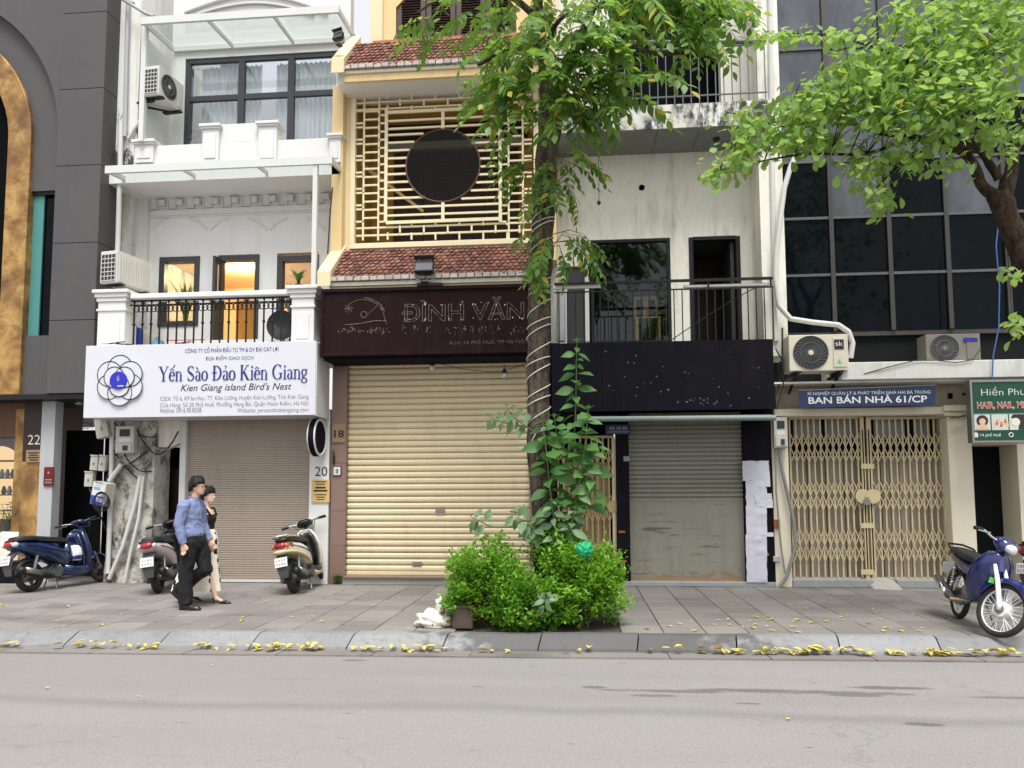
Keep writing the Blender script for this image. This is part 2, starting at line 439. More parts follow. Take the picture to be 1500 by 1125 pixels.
# asphalt: worn pale road
OIL = [(870,1006,.16,.05),(985,1012,.75,.07),(955,1018,.25,.05),(1170,1013,1.1,.10),(1245,1017,.35,.10),(1300,1007,.42,.07),(1470,1021,.5,.06),(522,967,.17,.05),(1350,1060,.2,.07),(1100,1030,.15,.04),(700,1005,.1,.03)]
def asphalt():
    t = NT('asphalt')
    p = t.pos()
    big = t.noise(t.pos((.25, .9, 1)), .8, 5, .6)
    fine = t.noise(p, 120, 3, .7)
    mid = t.noise(p, 9, 5, .65)
    c = t.mix(big, (.225,.212,.206), (.315,.302,.296))
    c = t.mix(t.math('MULTIPLY', t.val(mid, .35, .75), .5), c, (.27,.257,.246))
    c = t.mix(t.math('MULTIPLY', t.val(fine, .40, .64), .62), c, (.13,.123,.117))
    grit = t.noise(p, 210, 1, .5)
    c = t.mix(t.math('MULTIPLY', t.val(grit, .57, .68), .6), c, (.50,.49,.47))
    # dark oil / damp patches and skid marks drawn out along the road
    st = t.noise(t.pos((.32, 2.6, 1)), .55, 4, .55)
    st2 = t.noise(t.pos((.8, 5.5, 1)), 2.0, 5, .65)
    sxy = t.n('ShaderNodeSeparateXYZ'); t.l(t.n('ShaderNodeNewGeometry').outputs['Position'], sxy.inputs[0])
    acc = None
    for (px, py, a, b) in OIL:
        g = ground(px, py, -.135)
        u = t.math('MULTIPLY', t.math('SUBTRACT', sxy.outputs[0], g.x), 1/a); v = t.math('MULTIPLY', t.math('SUBTRACT', sxy.outputs[1], g.y), 1/b)
        e = t.math('SUBTRACT', 1.0, t.math('ADD', t.math('MULTIPLY', u, u), t.math('MULTIPLY', v, v)))
        acc = e if acc is None else t.math('MAXIMUM', acc, e)
    wet = t.math('ADD', acc, t.math('MULTIPLY', t.math('SUBTRACT', t.noise(t.pos((1.2,5,1)), 2.2, 6, .7), .5), 3.2))
    c = t.mix(t.math('MULTIPLY', t.val(wet, .35, .75), .8), c, (.095,.09,.086))
    c = t.mix(t.math('MULTIPLY', t.math('MULTIPLY', t.val(st, .62, .70), t.val(st2, .45, .58)), .25), c, (.14,.135,.13))
    sp = t.noise(t.pos((2.4, 11, 1)), 2.6, 3, .6)
    c = t.mix(t.math('MULTIPLY', t.val(sp, .70, .74), .7), c, (.07,.066,.062))
    # a faint longitudinal seam band
    sx = t.n('ShaderNodeSeparateXYZ'); t.l(t.n('ShaderNodeNewGeometry').outputs['Position'], sx.inputs[0])
    wob = t.math('MULTIPLY', t.noise(t.pos((.5,.5,1)), .8, 3), .5)
    yy = t.math('ADD', sx.outputs[1], wob)
    band = t.math('SUBTRACT', 1.0, t.math('MULTIPLY', t.math('ABSOLUTE', t.math('ADD', yy, 6.28)), 6.0))
    band = t.math('MAXIMUM', band, 0.0)
    c = t.mix(t.math('MULTIPLY', band, .38), c, (.12,.115,.11))
    vo = t.n('ShaderNodeTexVoronoi'); vo.feature = 'DISTANCE_TO_EDGE'; vo.inputs['Scale'].default_value = .42
    wv = t.n('ShaderNodeVectorMath', operation='ADD'); nz = t.n('ShaderNodeTexNoise'); nz.inputs['Scale'].default_value = 2.2; nz.inputs['Detail'].default_value = 5
    t.l(p, nz.inputs['Vector']); t.l(p, wv.inputs[0]); t.l(nz.outputs['Color'], wv.inputs[1]); t.l(wv.outputs[0], vo.inputs['Vector'])
    crack = t.math('MULTIPLY', t.math('LESS_THAN', vo.outputs['Distance'], .006), t.val(t.noise(p, .7, 3), .48, .56))
    c = t.mix(t.math('MULTIPLY', crack, .16), c, (.07,.066,.062))
    tyre = t.val(t.noise(t.pos((.05, 1.1, 1)), 1.0, 3, .5), .45, .62)
    c = t.mix(t.math('MULTIPLY', tyre, .28), c, (.19,.178,.17))
    h = t.math('ADD', t.math('MULTIPLY', fine, 1.0), t.math('MULTIPLY', mid, .6))
    t.bsdf(c, .9, 0, .25, t.bump(h, .5, .006)); MAT['asphalt'] = t.m
asphalt()
def paving(name, a, b, rnd=.2, damp=False):
    t = NT(name)
    p = t.pos(); r = t.n('ShaderNodeObjectInfo').outputs['Random']
    c = t.mix(t.noise(p, 1.1, 5, .6), a, b)
    c = t.mix(r, dk_mix(t, c, 1 - rnd), dk_mix(t, c, 1 + rnd))
    gr = t.noise(p, 55, 4, .7)
    c = t.mix(t.math('MULTIPLY', t.val(gr, .45, .75), .35), c, dk(a, .55))
    stn = t.math('MULTIPLY', t.val(t.noise(t.pos((.7,1.6,1)), 1.1, 6, .7), .54, .72), .65)
    c = t.mix(stn, c, dk(a, .45))
    if damp:      # damp and grime stains on the kerb around the planting
        sx = t.n('ShaderNodeSeparateXYZ'); t.l(t.n('ShaderNodeNewGeometry').outputs['Position'], sx.inputs[0])
        near = t.math('SUBTRACT', 1.0, t.math('MULTIPLY', t.math('ABSOLUTE', t.math('SUBTRACT', sx.outputs[0], .1)), .42))
        f = t.val(t.math('ADD', t.math('MULTIPLY', near, .55), t.noise(t.pos((1,1,1)), 2.6, 6, .65)), .62, .74)
        c = t.mix(t.math('MULTIPLY', f, .72), c, (.055,.052,.05))
        c = t.mix(t.math('MULTIPLY', t.val(t.noise(p, 11, 6, .75), .52, .66), .5), c, (.12,.12,.12))
    dr = t.val(t.noise(p, 5, 6, .75), .62, .8)
    c = t.mix(t.math('MULTIPLY', dr, .5), c, (.30,.26,.21))
    t.bsdf(c, t.math('SUBTRACT', .85, t.math('MULTIPLY', stn, .35)), 0, .35, t.bump(t.math('ADD', gr, t.noise(p, 9, 4)), .35, .006)); MAT[name] = t.m
paving('slab', (.178,.163,.151), (.262,.243,.227), .15)
paving('kerb_stone', (.185,.187,.19), (.29,.293,.297), .16, True)
paving('gutter', (.17,.155,.142), (.245,.227,.21), .1)

def roof_tile():
    t = NT('roof_tile')
    r = t.n('ShaderNodeNewGeometry').outputs['Random Per Island']
    c = t.ramp(r, [(0, (.10,.042,.030)), (.5, (.20,.080,.056)), (1, (.29,.130,.092))])
    p = t.pos()
    gr = t.val(t.noise(p, 5, 6, .7), .45, .68)
    c = t.mix(t.math('MULTIPLY', gr, .65), c, (.06,.042,.036))
    pale = t.val(t.noise(t.pos((1,1,2)), 3.1, 5, .7), .60, .76)
    c = t.mix(t.math('MULTIPLY', pale, .5), c, (.45,.36,.30))
    t.bsdf(c, .85, 0, .3, t.bump(t.noise(p, 60, 3), .3, .005)); MAT['roof_tile'] = t.m
roof_tile()
def gold():
    t = NT('gold_leaf')
    p = t.pos()
    n1 = t.noise(p, 2.6, 7, .65, .4); n2 = t.noise(t.pos((1.3,1.3,.8)), 1.1, 5, .6)
    c = t.ramp(n1, [(.30, (.14,.062,.020)), (.45, (.28,.150,.046)), (.58, (.46,.28,.088)), (.75, (.54,.38,.15))])
    c = t.mix(t.val(n2, .50, .66), c, (.16,.075,.026))
    t.bsdf(c, .5, .25, .5, t.bump(t.noise(p, 16, 6, .7), .5, .02)); MAT['gold_leaf'] = t.m
gold()
def granite():
    t = NT('granite_brown')
    p = t.pos()
    v = t.noise(p, 130, 2, .6)
    c = t.ramp(v, [(.30, (.06,.035,.028)), (.48, (.24,.15,.12)), (.62, (.33,.22,.18)), (.75, (.44,.35,.30))])
    c = t.mix(t.math('MULTIPLY', t.noise(p, 1.5, 4), .35), c, (.16,.10,.08))
    t.bsdf(c, .35, 0, .5); MAT['granite_brown'] = t.m
granite()
def old_pillar():
    """flaking limewash over dark render with moss low down: wear with shapes of its own"""
    t = NT('old_pillar')
    p = t.pos()
    n = t.noise(t.pos((1,1,.6)), 2.4, 8, .72, .3)
    c = t.mix(t.val(n, .52, .60), (.58,.56,.50), (.15,.13,.105))
    c = t.mix(t.val(t.noise(p, 6, 6, .7), .56, .70), c, (.30,.27,.22))
    sx = t.n('ShaderNodeSeparateXYZ'); t.l(t.n('ShaderNodeNewGeometry').outputs['Position'], sx.inputs[0])
    low = t.math('SUBTRACT', 1.0, t.math('MULTIPLY', sx.outputs[2], .42))
    ms = t.math('MULTIPLY', t.val(t.noise(p, 3.2, 7, .75), .42, .60), t.math('MAXIMUM', low, 0.0))
    c = t.mix(ms, c, (.035,.04,.022))
    t.bsdf(c, .9, 0, .3, t.bump(n, .7, .03)); MAT['old_pillar'] = t.m
old_pillar()
def peeling():
    """balcony fascia: white tiles with black mould runs"""
    t = NT('mould_white')
    p = t.pos()
    st = t.noise(t.pos((1,1,.35)), 5.5, 8, .75)
    bl = t.noise(t.pos((1,1,1)), 1.6, 5, .6)
    f = t.math('MULTIPLY', t.val(st, .43, .53), t.val(bl, .36, .52))
    c = t.mix(f, (.66,.65,.60), (.035,.04,.05))
    rs = t.math('MULTIPLY', t.val(t.noise(t.pos((2,2,.3)), 3, 5), .58, .7), .5)
    c = t.mix(rs, c, (.42,.30,.17))
    t.bsdf(c, .8, 0, .3, t.bump(st, .3, .01)); MAT['mould_white'] = t.m
peeling()
def dots():
    t = NT('polka')
    v = t.n('ShaderNodeTexVoronoi'); v.feature = 'F1'; v.inputs['Scale'].default_value = 7.6; v.inputs['Randomness'].default_value = .35
    t.l(t.pos(obj_=True), v.inputs['Vector'])
    c = t.mix(t.math('LESS_THAN', v.outputs['Distance'], .34), (.78,.73,.60), (.02,.02,.02))
    t.bsdf(c, .85, 0, .2, t.bump(t.noise(t.pos((1,1,.2), True), 14, 3), .3, .01)); MAT['polka'] = t.m
dots()
def shirt():
    t = NT('shirt_blue')
    w = t.n('ShaderNodeTexWave'); w.wave_type = 'BANDS'; w.bands_direction = 'X'; w.inputs['Scale'].default_value = 28; w.inputs['Distortion'].default_value = .3
    t.l(t.pos(obj_=True), w.inputs['Vector'])
    c = t.mix(w.outputs['Fac'], (.15,.185,.34), (.225,.27,.44))
    t.bsdf(c, .8, 0, .2, t.bump(t.noise(t.pos((1,1,.5), True), 11, 4), .5, .02)); MAT['shirt_blue'] = t.m
shirt()
def bag():
    t = NT('bag_white')
    p = t.pos()
    c = t.mix(t.val(t.noise(p, 14, 3), .58, .62), (.66,.63,.56), (.16,.13,.10))
    c = t.mix(t.val(t.noise(p, 6, 2), .62, .66), c, (.36,.22,.15))
    t.bsdf(c, .45, 0, .4, t.bump(t.noise(p, 24, 4), .5, .02)); MAT['bag_white'] = t.m
bag()
def leaf(name, lo, hi, yellow=None, yf=.06, trans=.35, rough=.45):
    t = NT(name)
    r1 = t.n('ShaderNodeNewGeometry').outputs['Random Per Island']
    r2 = t.n('ShaderNodeObjectInfo').outputs['Random']
    r = t.math('FRACT', t.math('ADD', t.math('MULTIPLY', r1, .618), t.math('MULTIPLY', r2, 7.31)))
    c = t.mix(r, lo, hi)
    c = t.mix(t.math('MULTIPLY', t.noise(t.pos(), 30, 2), .35), c, dk(lo, .8))
    if yellow:
        rr = t.math('FRACT', t.math('MULTIPLY', r, 13.7))
        c = t.mix(t.math('GREATER_THAN', rr, 1 - yf), c, yellow)
    b = t.n('ShaderNodeBsdfPrincipled'); t.l(c, b.inputs['Base Color']); b.inputs['Roughness'].default_value = rough
    b.inputs['Specular IOR Level'].default_value = .45
    tr = t.n('ShaderNodeBsdfTranslucent'); t.l(t.mix(.5, c, (hi[0]*1.3, hi[1]*1.3, hi[2]*.6)), tr.inputs[0])
    mx = t.n('ShaderNodeMixShader'); mx.inputs[0].default_value = trans
    t.l(b.outputs[0], mx.inputs[1]); t.l(tr.outputs[0], mx.inputs[2]); t.l(mx.outputs[0], t.out.inputs[0]); MAT[name] = t.m
leaf('leaf_centre', (.070,.165,.030), (.25,.42,.095), (.52,.44,.06), .07, .48)
leaf('leaf_right', (.14,.29,.050), (.42,.58,.20), (.52,.52,.10), .03, .48)
leaf('leaf_box', (.05,.19,.015), (.30,.56,.050), None, 0, .4)
leaf('leaf_tall', (.035,.125,.025), (.13,.29,.075), None, 0, .3)
leaf('leaf_grey', (.10,.185,.085), (.21,.32,.17), None, 0, .3)
leaf('leaf_fallen', (.58,.49,.10), (.72,.64,.22), (.20,.12,.04), .14, .15, .7)
leaf('leaf_lily', (.06,.14,.03), (.14,.24,.07), None, 0, .3)
leaf('petal', (.70,.68,.58), (.80,.78,.70), None, 0, .3)

def emit(name, col, s):
    t = NT(name); e = t.n('ShaderNodeEmission'); e.inputs[0].default_value = (*col, 1); e.inputs[1].default_value = s
    t.l(e.outputs[0], t.out.inputs[0]); MAT[name] = t.m
emit('lamp_warm', (1,.80,.50), 14)
emit('niche_glow', (1,.62,.30), .55)  # no lamp: emission on the panel stands in for light inside the niche
mat('roof_ridge', (.42,.17,.11), .85, .18, 5, dirt=.3)
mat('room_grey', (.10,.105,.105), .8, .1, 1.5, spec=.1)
mat('rail_grey', (.10,.11,.12), .5, .15, 5)
mat('white_stained', (.68,.66,.60), .8, .07, 1.3, dirt=.7, dcol=(.20,.16,.12), bump=.2)
mat('aged_white', (.62,.62,.59), .8, .10, 1.8, dirt=.9, dcol=(.16,.15,.13), bump=.25)
mat('aged_tan', (.36,.31,.24), .85, .14, 1.8, dirt=.8, dcol=(.10,.08,.06), bump=.25)
mat('awning_teal', (.20,.25,.235), .6, .15, 6, dirt=.4)
mat('rust', (.30,.09,.03), .8, .3, 12)
mat('mullion_grey', (.036,.033,.031), .5, .12, 4, dirt=.3)
mat('mullion_pale', (.085,.085,.09), .45, .12, 4, dirt=.3)
mat('glass_pale', (.22,.24,.24), .3, .25, 4, bump=0)
mat('ac_shaded', (.17,.16,.135), .55, .1, 4, dirt=.7, dcol=(.1,.085,.06), o=True)  # grimy cream, its base colour also darkened for the shade it stands in
mat('plate_mark', (.30,.31,.33), .6, .1, 20, bump=0)
def scuffed():
    t = NT('shutter_panel'); p = t.pos()
    c = t.mix(t.noise(p, 1.4, 5), (.20,.195,.158), (.275,.268,.218))
    hz = t.math('MULTIPLY', t.val(t.noise(t.pos((.6,1,7)), 2.0, 6, .7), .56, .64), t.val(t.noise(t.pos((1.2,1,.6)), 1.3, 3), .46, .60))
    c = t.mix(t.math('MULTIPLY', hz, .75), c, (.055,.052,.045))
    c = t.mix(t.math('MULTIPLY', t.val(t.noise(t.pos((4,4,.6)), 2, 6, .7), .52, .75), .4), c, (.12,.11,.085))
    sx = t.n('ShaderNodeSeparateXYZ'); t.l(t.n('ShaderNodeNewGeometry').outputs['Position'], sx.inputs[0])
    ru = t.val(t.math('ADD', t.noise(t.pos((2,2,4)), 3, 5), t.math('MULTIPLY', sx.outputs[2], -.9)), .30, .45)
    c = t.mix(t.math('MULTIPLY', ru, .7), c, (.24,.13,.05))
    t.bsdf(c, .6, 0, .3, t.bump(t.noise(p, 3, 3), .15, .02)); MAT['shutter_panel'] = t.m
scuffed()
def mouldy():
    """limewashed wall with black mould that grew up from the ledge below"""
    t = NT('mould_wall'); p = t.pos()
    sx = t.n('ShaderNodeSeparateXYZ'); t.l(t.n('ShaderNodeNewGeometry').outputs['Position'], sx.inputs[0])
    zb = at(180, 240, 0).z
    up = t.math('SUBTRACT', 1.0, t.math('MULTIPLY', t.math('SUBTRACT', sx.outputs[2], zb), .75))
    n = t.noise(t.pos((2.2,2.2,.9)), 2.6, 8, .75)
    f = t.val(t.math('ADD', n, t.math('MULTIPLY', t.math('MAXIMUM', up, -.5), .16)), .60, .68)
    st = t.val(t.noise(t.pos((6,6,.3)), 1.6, 6, .7), .50, .72)
    c = t.mix(t.math('MULTIPLY', st, .45), (.72,.72,.68), (.38,.38,.34))
    c = t.mix(f, c, (.06,.06,.055))
    t.bsdf(c, .85, 0, .3, t.bump(n, .3, .02)); MAT['mould_wall'] = t.m
mouldy()
mat('flake', (.115,.115,.135), .7, .2, 20, bump=0)
mat('dish_grey', (.035,.036,.04), .6, .15, 5)
# ------------------------------------------------------------------ lettering
def text_mb(s, x0, x1, z0, z1, y, bold=0.0, shear=0.0, depth=.004, keep=False, outline=0):
    c = bpy.data.curves.new('lettering', 'FONT'); c.body = s; c.size = 1; c.shear = shear; c.offset = bold; c.resolution_u = 3
    if outline: c.fill_mode = 'NONE'; c.bevel_depth = outline; c.bevel_resolution = 0
    o = bpy.data.objects.new('lettering', c); COL.objects.link(o)
    dg = bpy.context.evaluated_depsgraph_get(); dg.update()
    me = bpy.data.meshes.new_from_object(o.evaluated_get(dg))
    vs_ = [v.co.copy() for v in me.vertices]; fs = [tuple(p.vertices) for p in me.polygons]
    bpy.data.objects.remove(o); bpy.data.curves.remove(c); bpy.data.meshes.remove(me)
    ax, bx = min(v.x for v in vs_), max(v.x for v in vs_); az, bz = min(v.y for v in vs_), max(v.y for v in vs_)
    sx = (x1 - x0) / (bx - ax); sz = (z1 - z0) / (bz - az)
    if keep: sz = sx
    m = MB(); m.v = [(x0 + (v.x - ax) * sx, y - depth - v.z * sx * .5, z0 + (v.y - az) * sz) for v in vs_]; m.f = fs
    return m
def text(s, x0, x1, z0, z1, y, matn, parent, **k):
    return obj('lettering', text_mb(s, x0, x1, z0, z1, y, **k), matn, parent)
def ptext(s, px0, py0, px1, py1, y, matn, parent, **k):
    a, b, c, d = rect(px0, py0, px1, py1, y)
    return text(s, a, b, c, d, y, matn, parent, **k)

# a small Roman serif alphabet drawn with strokes (unit: cap height 1)
class Glyphs:
    TH, TN = .150, .050
    def __init__(s): s.m = MB(); s.k = 0
    def stroke(s, pts):
        """pts: (x, y, half width) along the stroke"""
        n = len(pts); L, Rr = [], []
        for i, (x, y, w) in enumerate(pts):
            a, b = pts[max(i-1,0)], pts[min(i+1,n-1)]
            d = Vector((b[0]-a[0], b[1]-a[1])); d = d.normalized() if d.length else Vector((1,0))
            nx, ny = -d.y, d.x; L.append((x+nx*w, y+ny*w)); Rr.append((x-nx*w, y-ny*w))
        h = -.0006 * (s.k % 9); s.k += 1
        vv = [(p[0], h, p[1]) for p in L] + [(p[0], h, p[1]) for p in Rr]
        s.m.add(vv, [(i, i+1, n+i+1, n+i) for i in range(n-1)])
    def stem(s, x, y0, y1, w=None): w = (w or s.TH)/2; s.stroke([(x,y0,w),(x,y1,w)])
    def ser(s, x, y, l=.30): s.stroke([(x-l/2,y,.022),(x+l/2,y,.022)])
    def line(s, a, b, w): s.stroke([(a[0],a[1],w/2),(b[0],b[1],w/2)])
    def arc(s, cx, cy, rx, ry, a0, a1, n=16, th=None):
        th = th or s.TH; p = []
        for i in range(n+1):
            a = R(a0 + (a1-a0)*i/n); w = (s.TN + (th - s.TN)*abs(math.cos(a))**1.5)/2
            p.append((cx+rx*math.cos(a), cy+ry*math.sin(a), w))
        s.stroke(p)
    def draw(s, ch, x):
        TH, TN = s.TH, s.TN
        if ch == ' ': return .34
        if ch == 'Y':
            s.line((x+.10,.98),(x+.40,.45),TH); s.line((x+.70,.98),(x+.40,.45),TN); s.stem(x+.40,.02,.47); s.ser(x+.11,.98,.28); s.ser(x+.69,.98,.22); s.ser(x+.40,.02,.34); return .84
        if ch == 'K':
            s.stem(x+.17,.02,.98); s.line((x+.62,.98),(x+.22,.42),TN); s.line((x+.32,.58),(x+.68,.02),TH); s.ser(x+.17,.98); s.ser(x+.17,.02); s.ser(x+.62,.98,.24); s.ser(x+.69,.02,.26); return .86
        if ch in 'D\u0110':
            s.stem(x+.17,.02,.98); s.arc(x+.28,.5,.42,.47,-90,90,20); s.line((x+.04,.97),(x+.30,.97),TN); s.line((x+.04,.03),(x+.30,.03),TN)
            if ch == '\u0110': s.line((x-.02,.52),(x+.40,.52),.06)
            return .84
        if ch == 'S':
            s.arc(x+.33,.74,.22,.24,35,200,16,TH*.8); s.stroke([(x+.13,.64,.07),(x+.33,.50,.085),(x+.53,.36,.07)]); s.arc(x+.33,.26,.23,.24,20,-155,16,TH*.8); s.line((x+.53,.98),(x+.53,.72),.03); s.line((x+.10,.02),(x+.10,.30),.03); return .68
        if ch == 'G':
            s.arc(x+.44,.5,.36,.48,48,318,24); s.stem(x+.70,.08,.42,TH*.9); s.ser(x+.68,.42,.30); s.line((x+.70,.98),(x+.70,.70),.03); return .88
        if ch == 'n':
            s.stem(x+.14,.02,.64,TH*.85); s.arc(x+.31,.44,.17,.20,165,0,12,TH*.6); s.stem(x+.48,.02,.47,TH*.85); s.ser(x+.09,.63,.16); s.ser(x+.14,.02,.26); s.ser(x+.48,.02,.26); return .62
        if ch == 'i':
            s.stem(x+.14,.02,.64,TH*.85); s.ser(x+.10,.63,.16); s.ser(x+.14,.02,.28); s.dot(x+.14,.86); return .30
        if ch == 'o':
            s.arc(x+.27,.33,.21,.31,0,360,26); return .55
        if ch == 'a':
            s.arc(x+.22,.50,.16,.13,160,10,10,TH*.6); s.stem(x+.38,.06,.54,TH*.85); s.arc(x+.24,.20,.15,.17,95,330,14,TH*.8); s.stroke([(x+.38,.12,.06),(x+.44,.04,.04),(x+.52,.08,.02)]); return .52
        if ch == 'e':
            s.arc(x+.27,.33,.20,.31,8,318,24); s.line((x+.08,.37),(x+.46,.37),TN); return .51
        if ch == 'g':
            s.arc(x+.25,.44,.17,.20,0,360,20,TH*.8); s.arc(x+.26,-.09,.21,.15,0,360,20,TH*.6); s.stroke([(x+.14,.28,.03),(x+.10,.16,.05),(x+.30,.09,.06)]); s.line((x+.38,.58),(x+.50,.64),.07); return .54
        return .4
    def dot(s, x, y): s.stroke([(x-.07,y,.05),(x,y,.075),(x+.07,y,.05)])
    def mark(s, kind, x, base=.70):
        if kind == 'circ': s.line((x-.16,base+.02),(x,base+.16),.055); s.line((x,base+.16),(x+.16,base+.02),.055)
        if kind == 'acute': s.line((x+.10,base+.20),(x+.25,base+.40),.07)
        if kind == 'grave': s.line((x-.14,base+.22),(x+.04,base+.03),.07)
        if kind == 'hook': s.arc(x,base+.20,.07,.07,160,-60,10,.06); s.line((x+.03,base+.13),(x,base+.06),.045)
def serif_line(items, x0, x1, zbase, cap, y):
    g = Glyphs(); x = 0
    for ch, marks in items:
        w = g.draw(ch, x)
        for mk in marks: g.mark(mk, x + (w - .06) / 2)
        x += w
    sx = (x1 - x0) / x
    g.m.v = [(x0 + p[0]*sx, y + p[1], zbase + p[2]*cap) for p in g.m.v]
    return g.m
# ------------------------------------------------------------------ ground: road, gutter, kerb, pavement
def yk(x): return -4.235 + .0265 * x            # top edge of the kerb
def struct(o): o['kind'] = 'structure'; return o
ZR = -.135
m = MB(); m.add([(-160,-160,ZR-.004),(160,-160,ZR-.004),(160,160,ZR-.004),(-160,160,ZR-.004)], [(0,1,2,3)])
struct(obj('road', m, 'asphalt'))
gut = bpy.data.objects.new('gutter', None); COL.objects.link(gut); gut['kind'] = 'structure'
x = -14.0
while x < 13:
    w = 1.0 + random.uniform(-.02, .02)
    m = MB(); a, b = x + .006, x + w - .006
    for xx in (a, b): pass
    m.add([(a, yk(a)-.22, ZR+.004),(b, yk(b)-.22, ZR+.004),(b, yk(b)-.50, ZR+.012),(a, yk(a)-.50, ZR+.012),
           (a, yk(a)-.22, ZR-.03),(b, yk(b)-.22, ZR-.03),(b, yk(b)-.50, ZR-.03),(a, yk(a)-.50, ZR-.03)],
          [(0,1,2,3),(4,7,6,5),(0,4,5,1),(1,5,6,2),(2,6,7,3),(3,7,4,0)])
    obj('gutter_slab', m, 'gutter', gut); x += w
kerb = bpy.data.objects.new('kerb', None); COL.objects.link(kerb); kerb['kind'] = 'structure'
x = -13.62
while x < 13:
    w = 1.02 + random.uniform(-.03, .03)
    a, b = x + .008, x + w - .008
    m = MB()
    dz = random.uniform(-.004, .004)
    def prof(xx):
        y = yk(xx)
        return [(xx, y+.13, -.10), (xx, y+.13, .002+dz), (xx, y+.01, .002+dz), (xx, y-.03, -.012+dz), (xx, y-.195, -.108+dz), (xx, y-.215, ZR-.02), (xx, y, ZR-.03)]
    # the joints of the kerb stones are cut aslant
    pa = [(p[0] + (p[1]-yk(a))*.16, p[1], p[2]) for p in prof(a)]; pb = [(p[0] + (p[1]-yk(b))*.16, p[1], p[2]) for p in prof(b)]
    n = 5; rings = []
    for i in range(n+1):
        f = i / n; rings.append([(p[0]+(q[0]-p[0])*f, p[1]+(q[1]-p[1])*f, p[2]+(q[2]-p[2])*f + (random.uniform(-.003,.003) if k in (2,3,4) else 0)) for k, (p, q) in enumerate(zip(pa, pb))])
    m.loft(rings)
    obj('kerb_stone', m, 'kerb_stone', kerb); x += w
m = MB(); m.add([(-14, yk(-14)+.02, -.022),(13, yk(13)+.02, -.022),(13, 1.2, -.022),(-14, 1.2, -.022)], [(0,1,2,3)])
pave = struct(obj('pavement', m, 'mortar_dark'))
# paving slabs: the ones in view near the kerb one by one, the rest joined
SL = .455; slabs = []
ncol = 54; nrow = 9
for r in range(nrow):
    for c in range(ncol):
        xa = -13.2 + c*SL + (r % 1)*.0; xb = xa + SL
        def yy(xx, rr): 
            t = rr / nrow; return (yk(xx) + .14) * (1 - t) + .02 * t
        q = [(xa, yy(xa, r)), (xb, yy(xb, r)), (xb, yy(xb, r+1)), (xa, yy(xa, r+1))]
        cx, cy = (xa+xb)/2, (q[0][1]+q[2][1])/2
        d = Vector((cx, cy, 0)) - CAM; v = _rot.transposed() @ d
        if v.z < 0:
            sx = v.x / -v.z * FPX + 750
            slabs.append((0 if -30 < sx < 1530 else 1, r, sx, q))
slabs.sort(key=lambda s: (s[0], s[1]))
def slab_mb(q, m):
    g = .005; cx = sum(p[0] for p in q)/4; cy = sum(p[1] for p in q)/4
    def ins(p, d): return (p[0] + (d if p[0] < cx else -d), p[1] + (d if p[1] < cy else -d))
    h = [random.uniform(-.003, .003) for _ in range(4)]
    base = [(*ins(p, g), -.03) for p in q]; mid = [(*ins(p, g), -.005) for p in q]; top = [(*ins(p, g+.006), .0+h[i]) for i, p in enumerate(q)]
    m.add(base + mid + top, [(0,1,5,4),(1,2,6,5),(2,3,7,6),(3,0,4,7),(4,5,9,8),(5,6,10,9),(6,7,11,10),(7,4,8,11),(8,9,10,11)])
# the tree pit interrupts the paving behind the kerb
PIT = (-1.35, .75, -3.15)
def in_pit(q): return all(PIT[0]-.1 < p[0] < PIT[1]+.1 and p[1] < PIT[2]+.1 for p in q)
rest = MB(); n_ = 0
for s in slabs:
    if in_pit(s[3]): continue
    if s[0] == 0 and n_ < 298:
        m = MB(); slab_mb(s[3], m); obj('paving_slab', m, 'slab', pave); n_ += 1
    else: slab_mb(s[3], rest)
obj('paving_slabs', rest, 'slab', pave, kind='stuff')
m = MB()
for i in range(16):
    for j in range(6):
        xa = PIT[0] + (PIT[1]-PIT[0])*i/16; xb = PIT[0] + (PIT[1]-PIT[0])*(i+1)/16
        ya = yk(0)+.12 + (PIT[2]-yk(0)-.12)*j/6; yb = yk(0)+.12 + (PIT[2]-yk(0)-.12)*(j+1)/6
        hh = lambda x_, y_: -.015 + .05*noise.noise((x_*3, y_*3, 2)) 
        m.add([(xa,ya,hh(xa,ya)),(xb,ya,hh(xb,ya)),(xb,yb,hh(xb,yb)),(xa,yb,hh(xa,yb))], [(0,1,2,3)])
struct(obj('tree_pit_soil', m, 'soil'))

# fallen leaves: drift along the gutter, a few on the pavement and road
def leaf_quad(m, c, l, w, rz, curl=.3, tilt=0.0, droop=0):
    """small pointed leaf of 4 quads, folded along its midrib"""
    ca, sa = math.cos(rz), math.sin(rz)
    prof = [(0, 0, 0), (.25, .8, .04), (.6, 1, .07), (1, 0, .02)]
    vv = []
    for t, ww, hh in prof:
        for sgn in ((0,) if ww == 0 else (-1, 0, 1)):
            lx, ly, lz = t*l - l/2, sgn*ww*w/2, hh*l*curl + abs(sgn)*w*curl*.5 + tilt*t*l
            vv.append((c[0] + lx*ca - ly*sa, c[1] + lx*sa + ly*ca, c[2] + lz))
    m.add(vv, [(0,1,2),(0,2,3),(1,4,5,2),(2,5,6,3),(4,7,5),(5,7,6)])
rnd = random.Random(21)
m = MB()
clumps = [(-6.1, 8), (-5.2, 16), (-4.6, 12), (-3.9, 14), (-3.35, 22), (-2.9, 26), (-2.2, 14), (-1.6, 22), (-.8, 8), (0, 7), (.8, 6), (1.45, 22), (1.9, 30), (2.3, 30), (2.75, 26), (3.3, 24), (3.7, 30), (4.2, 30), (-7.2, 20), (5.2, 20)]
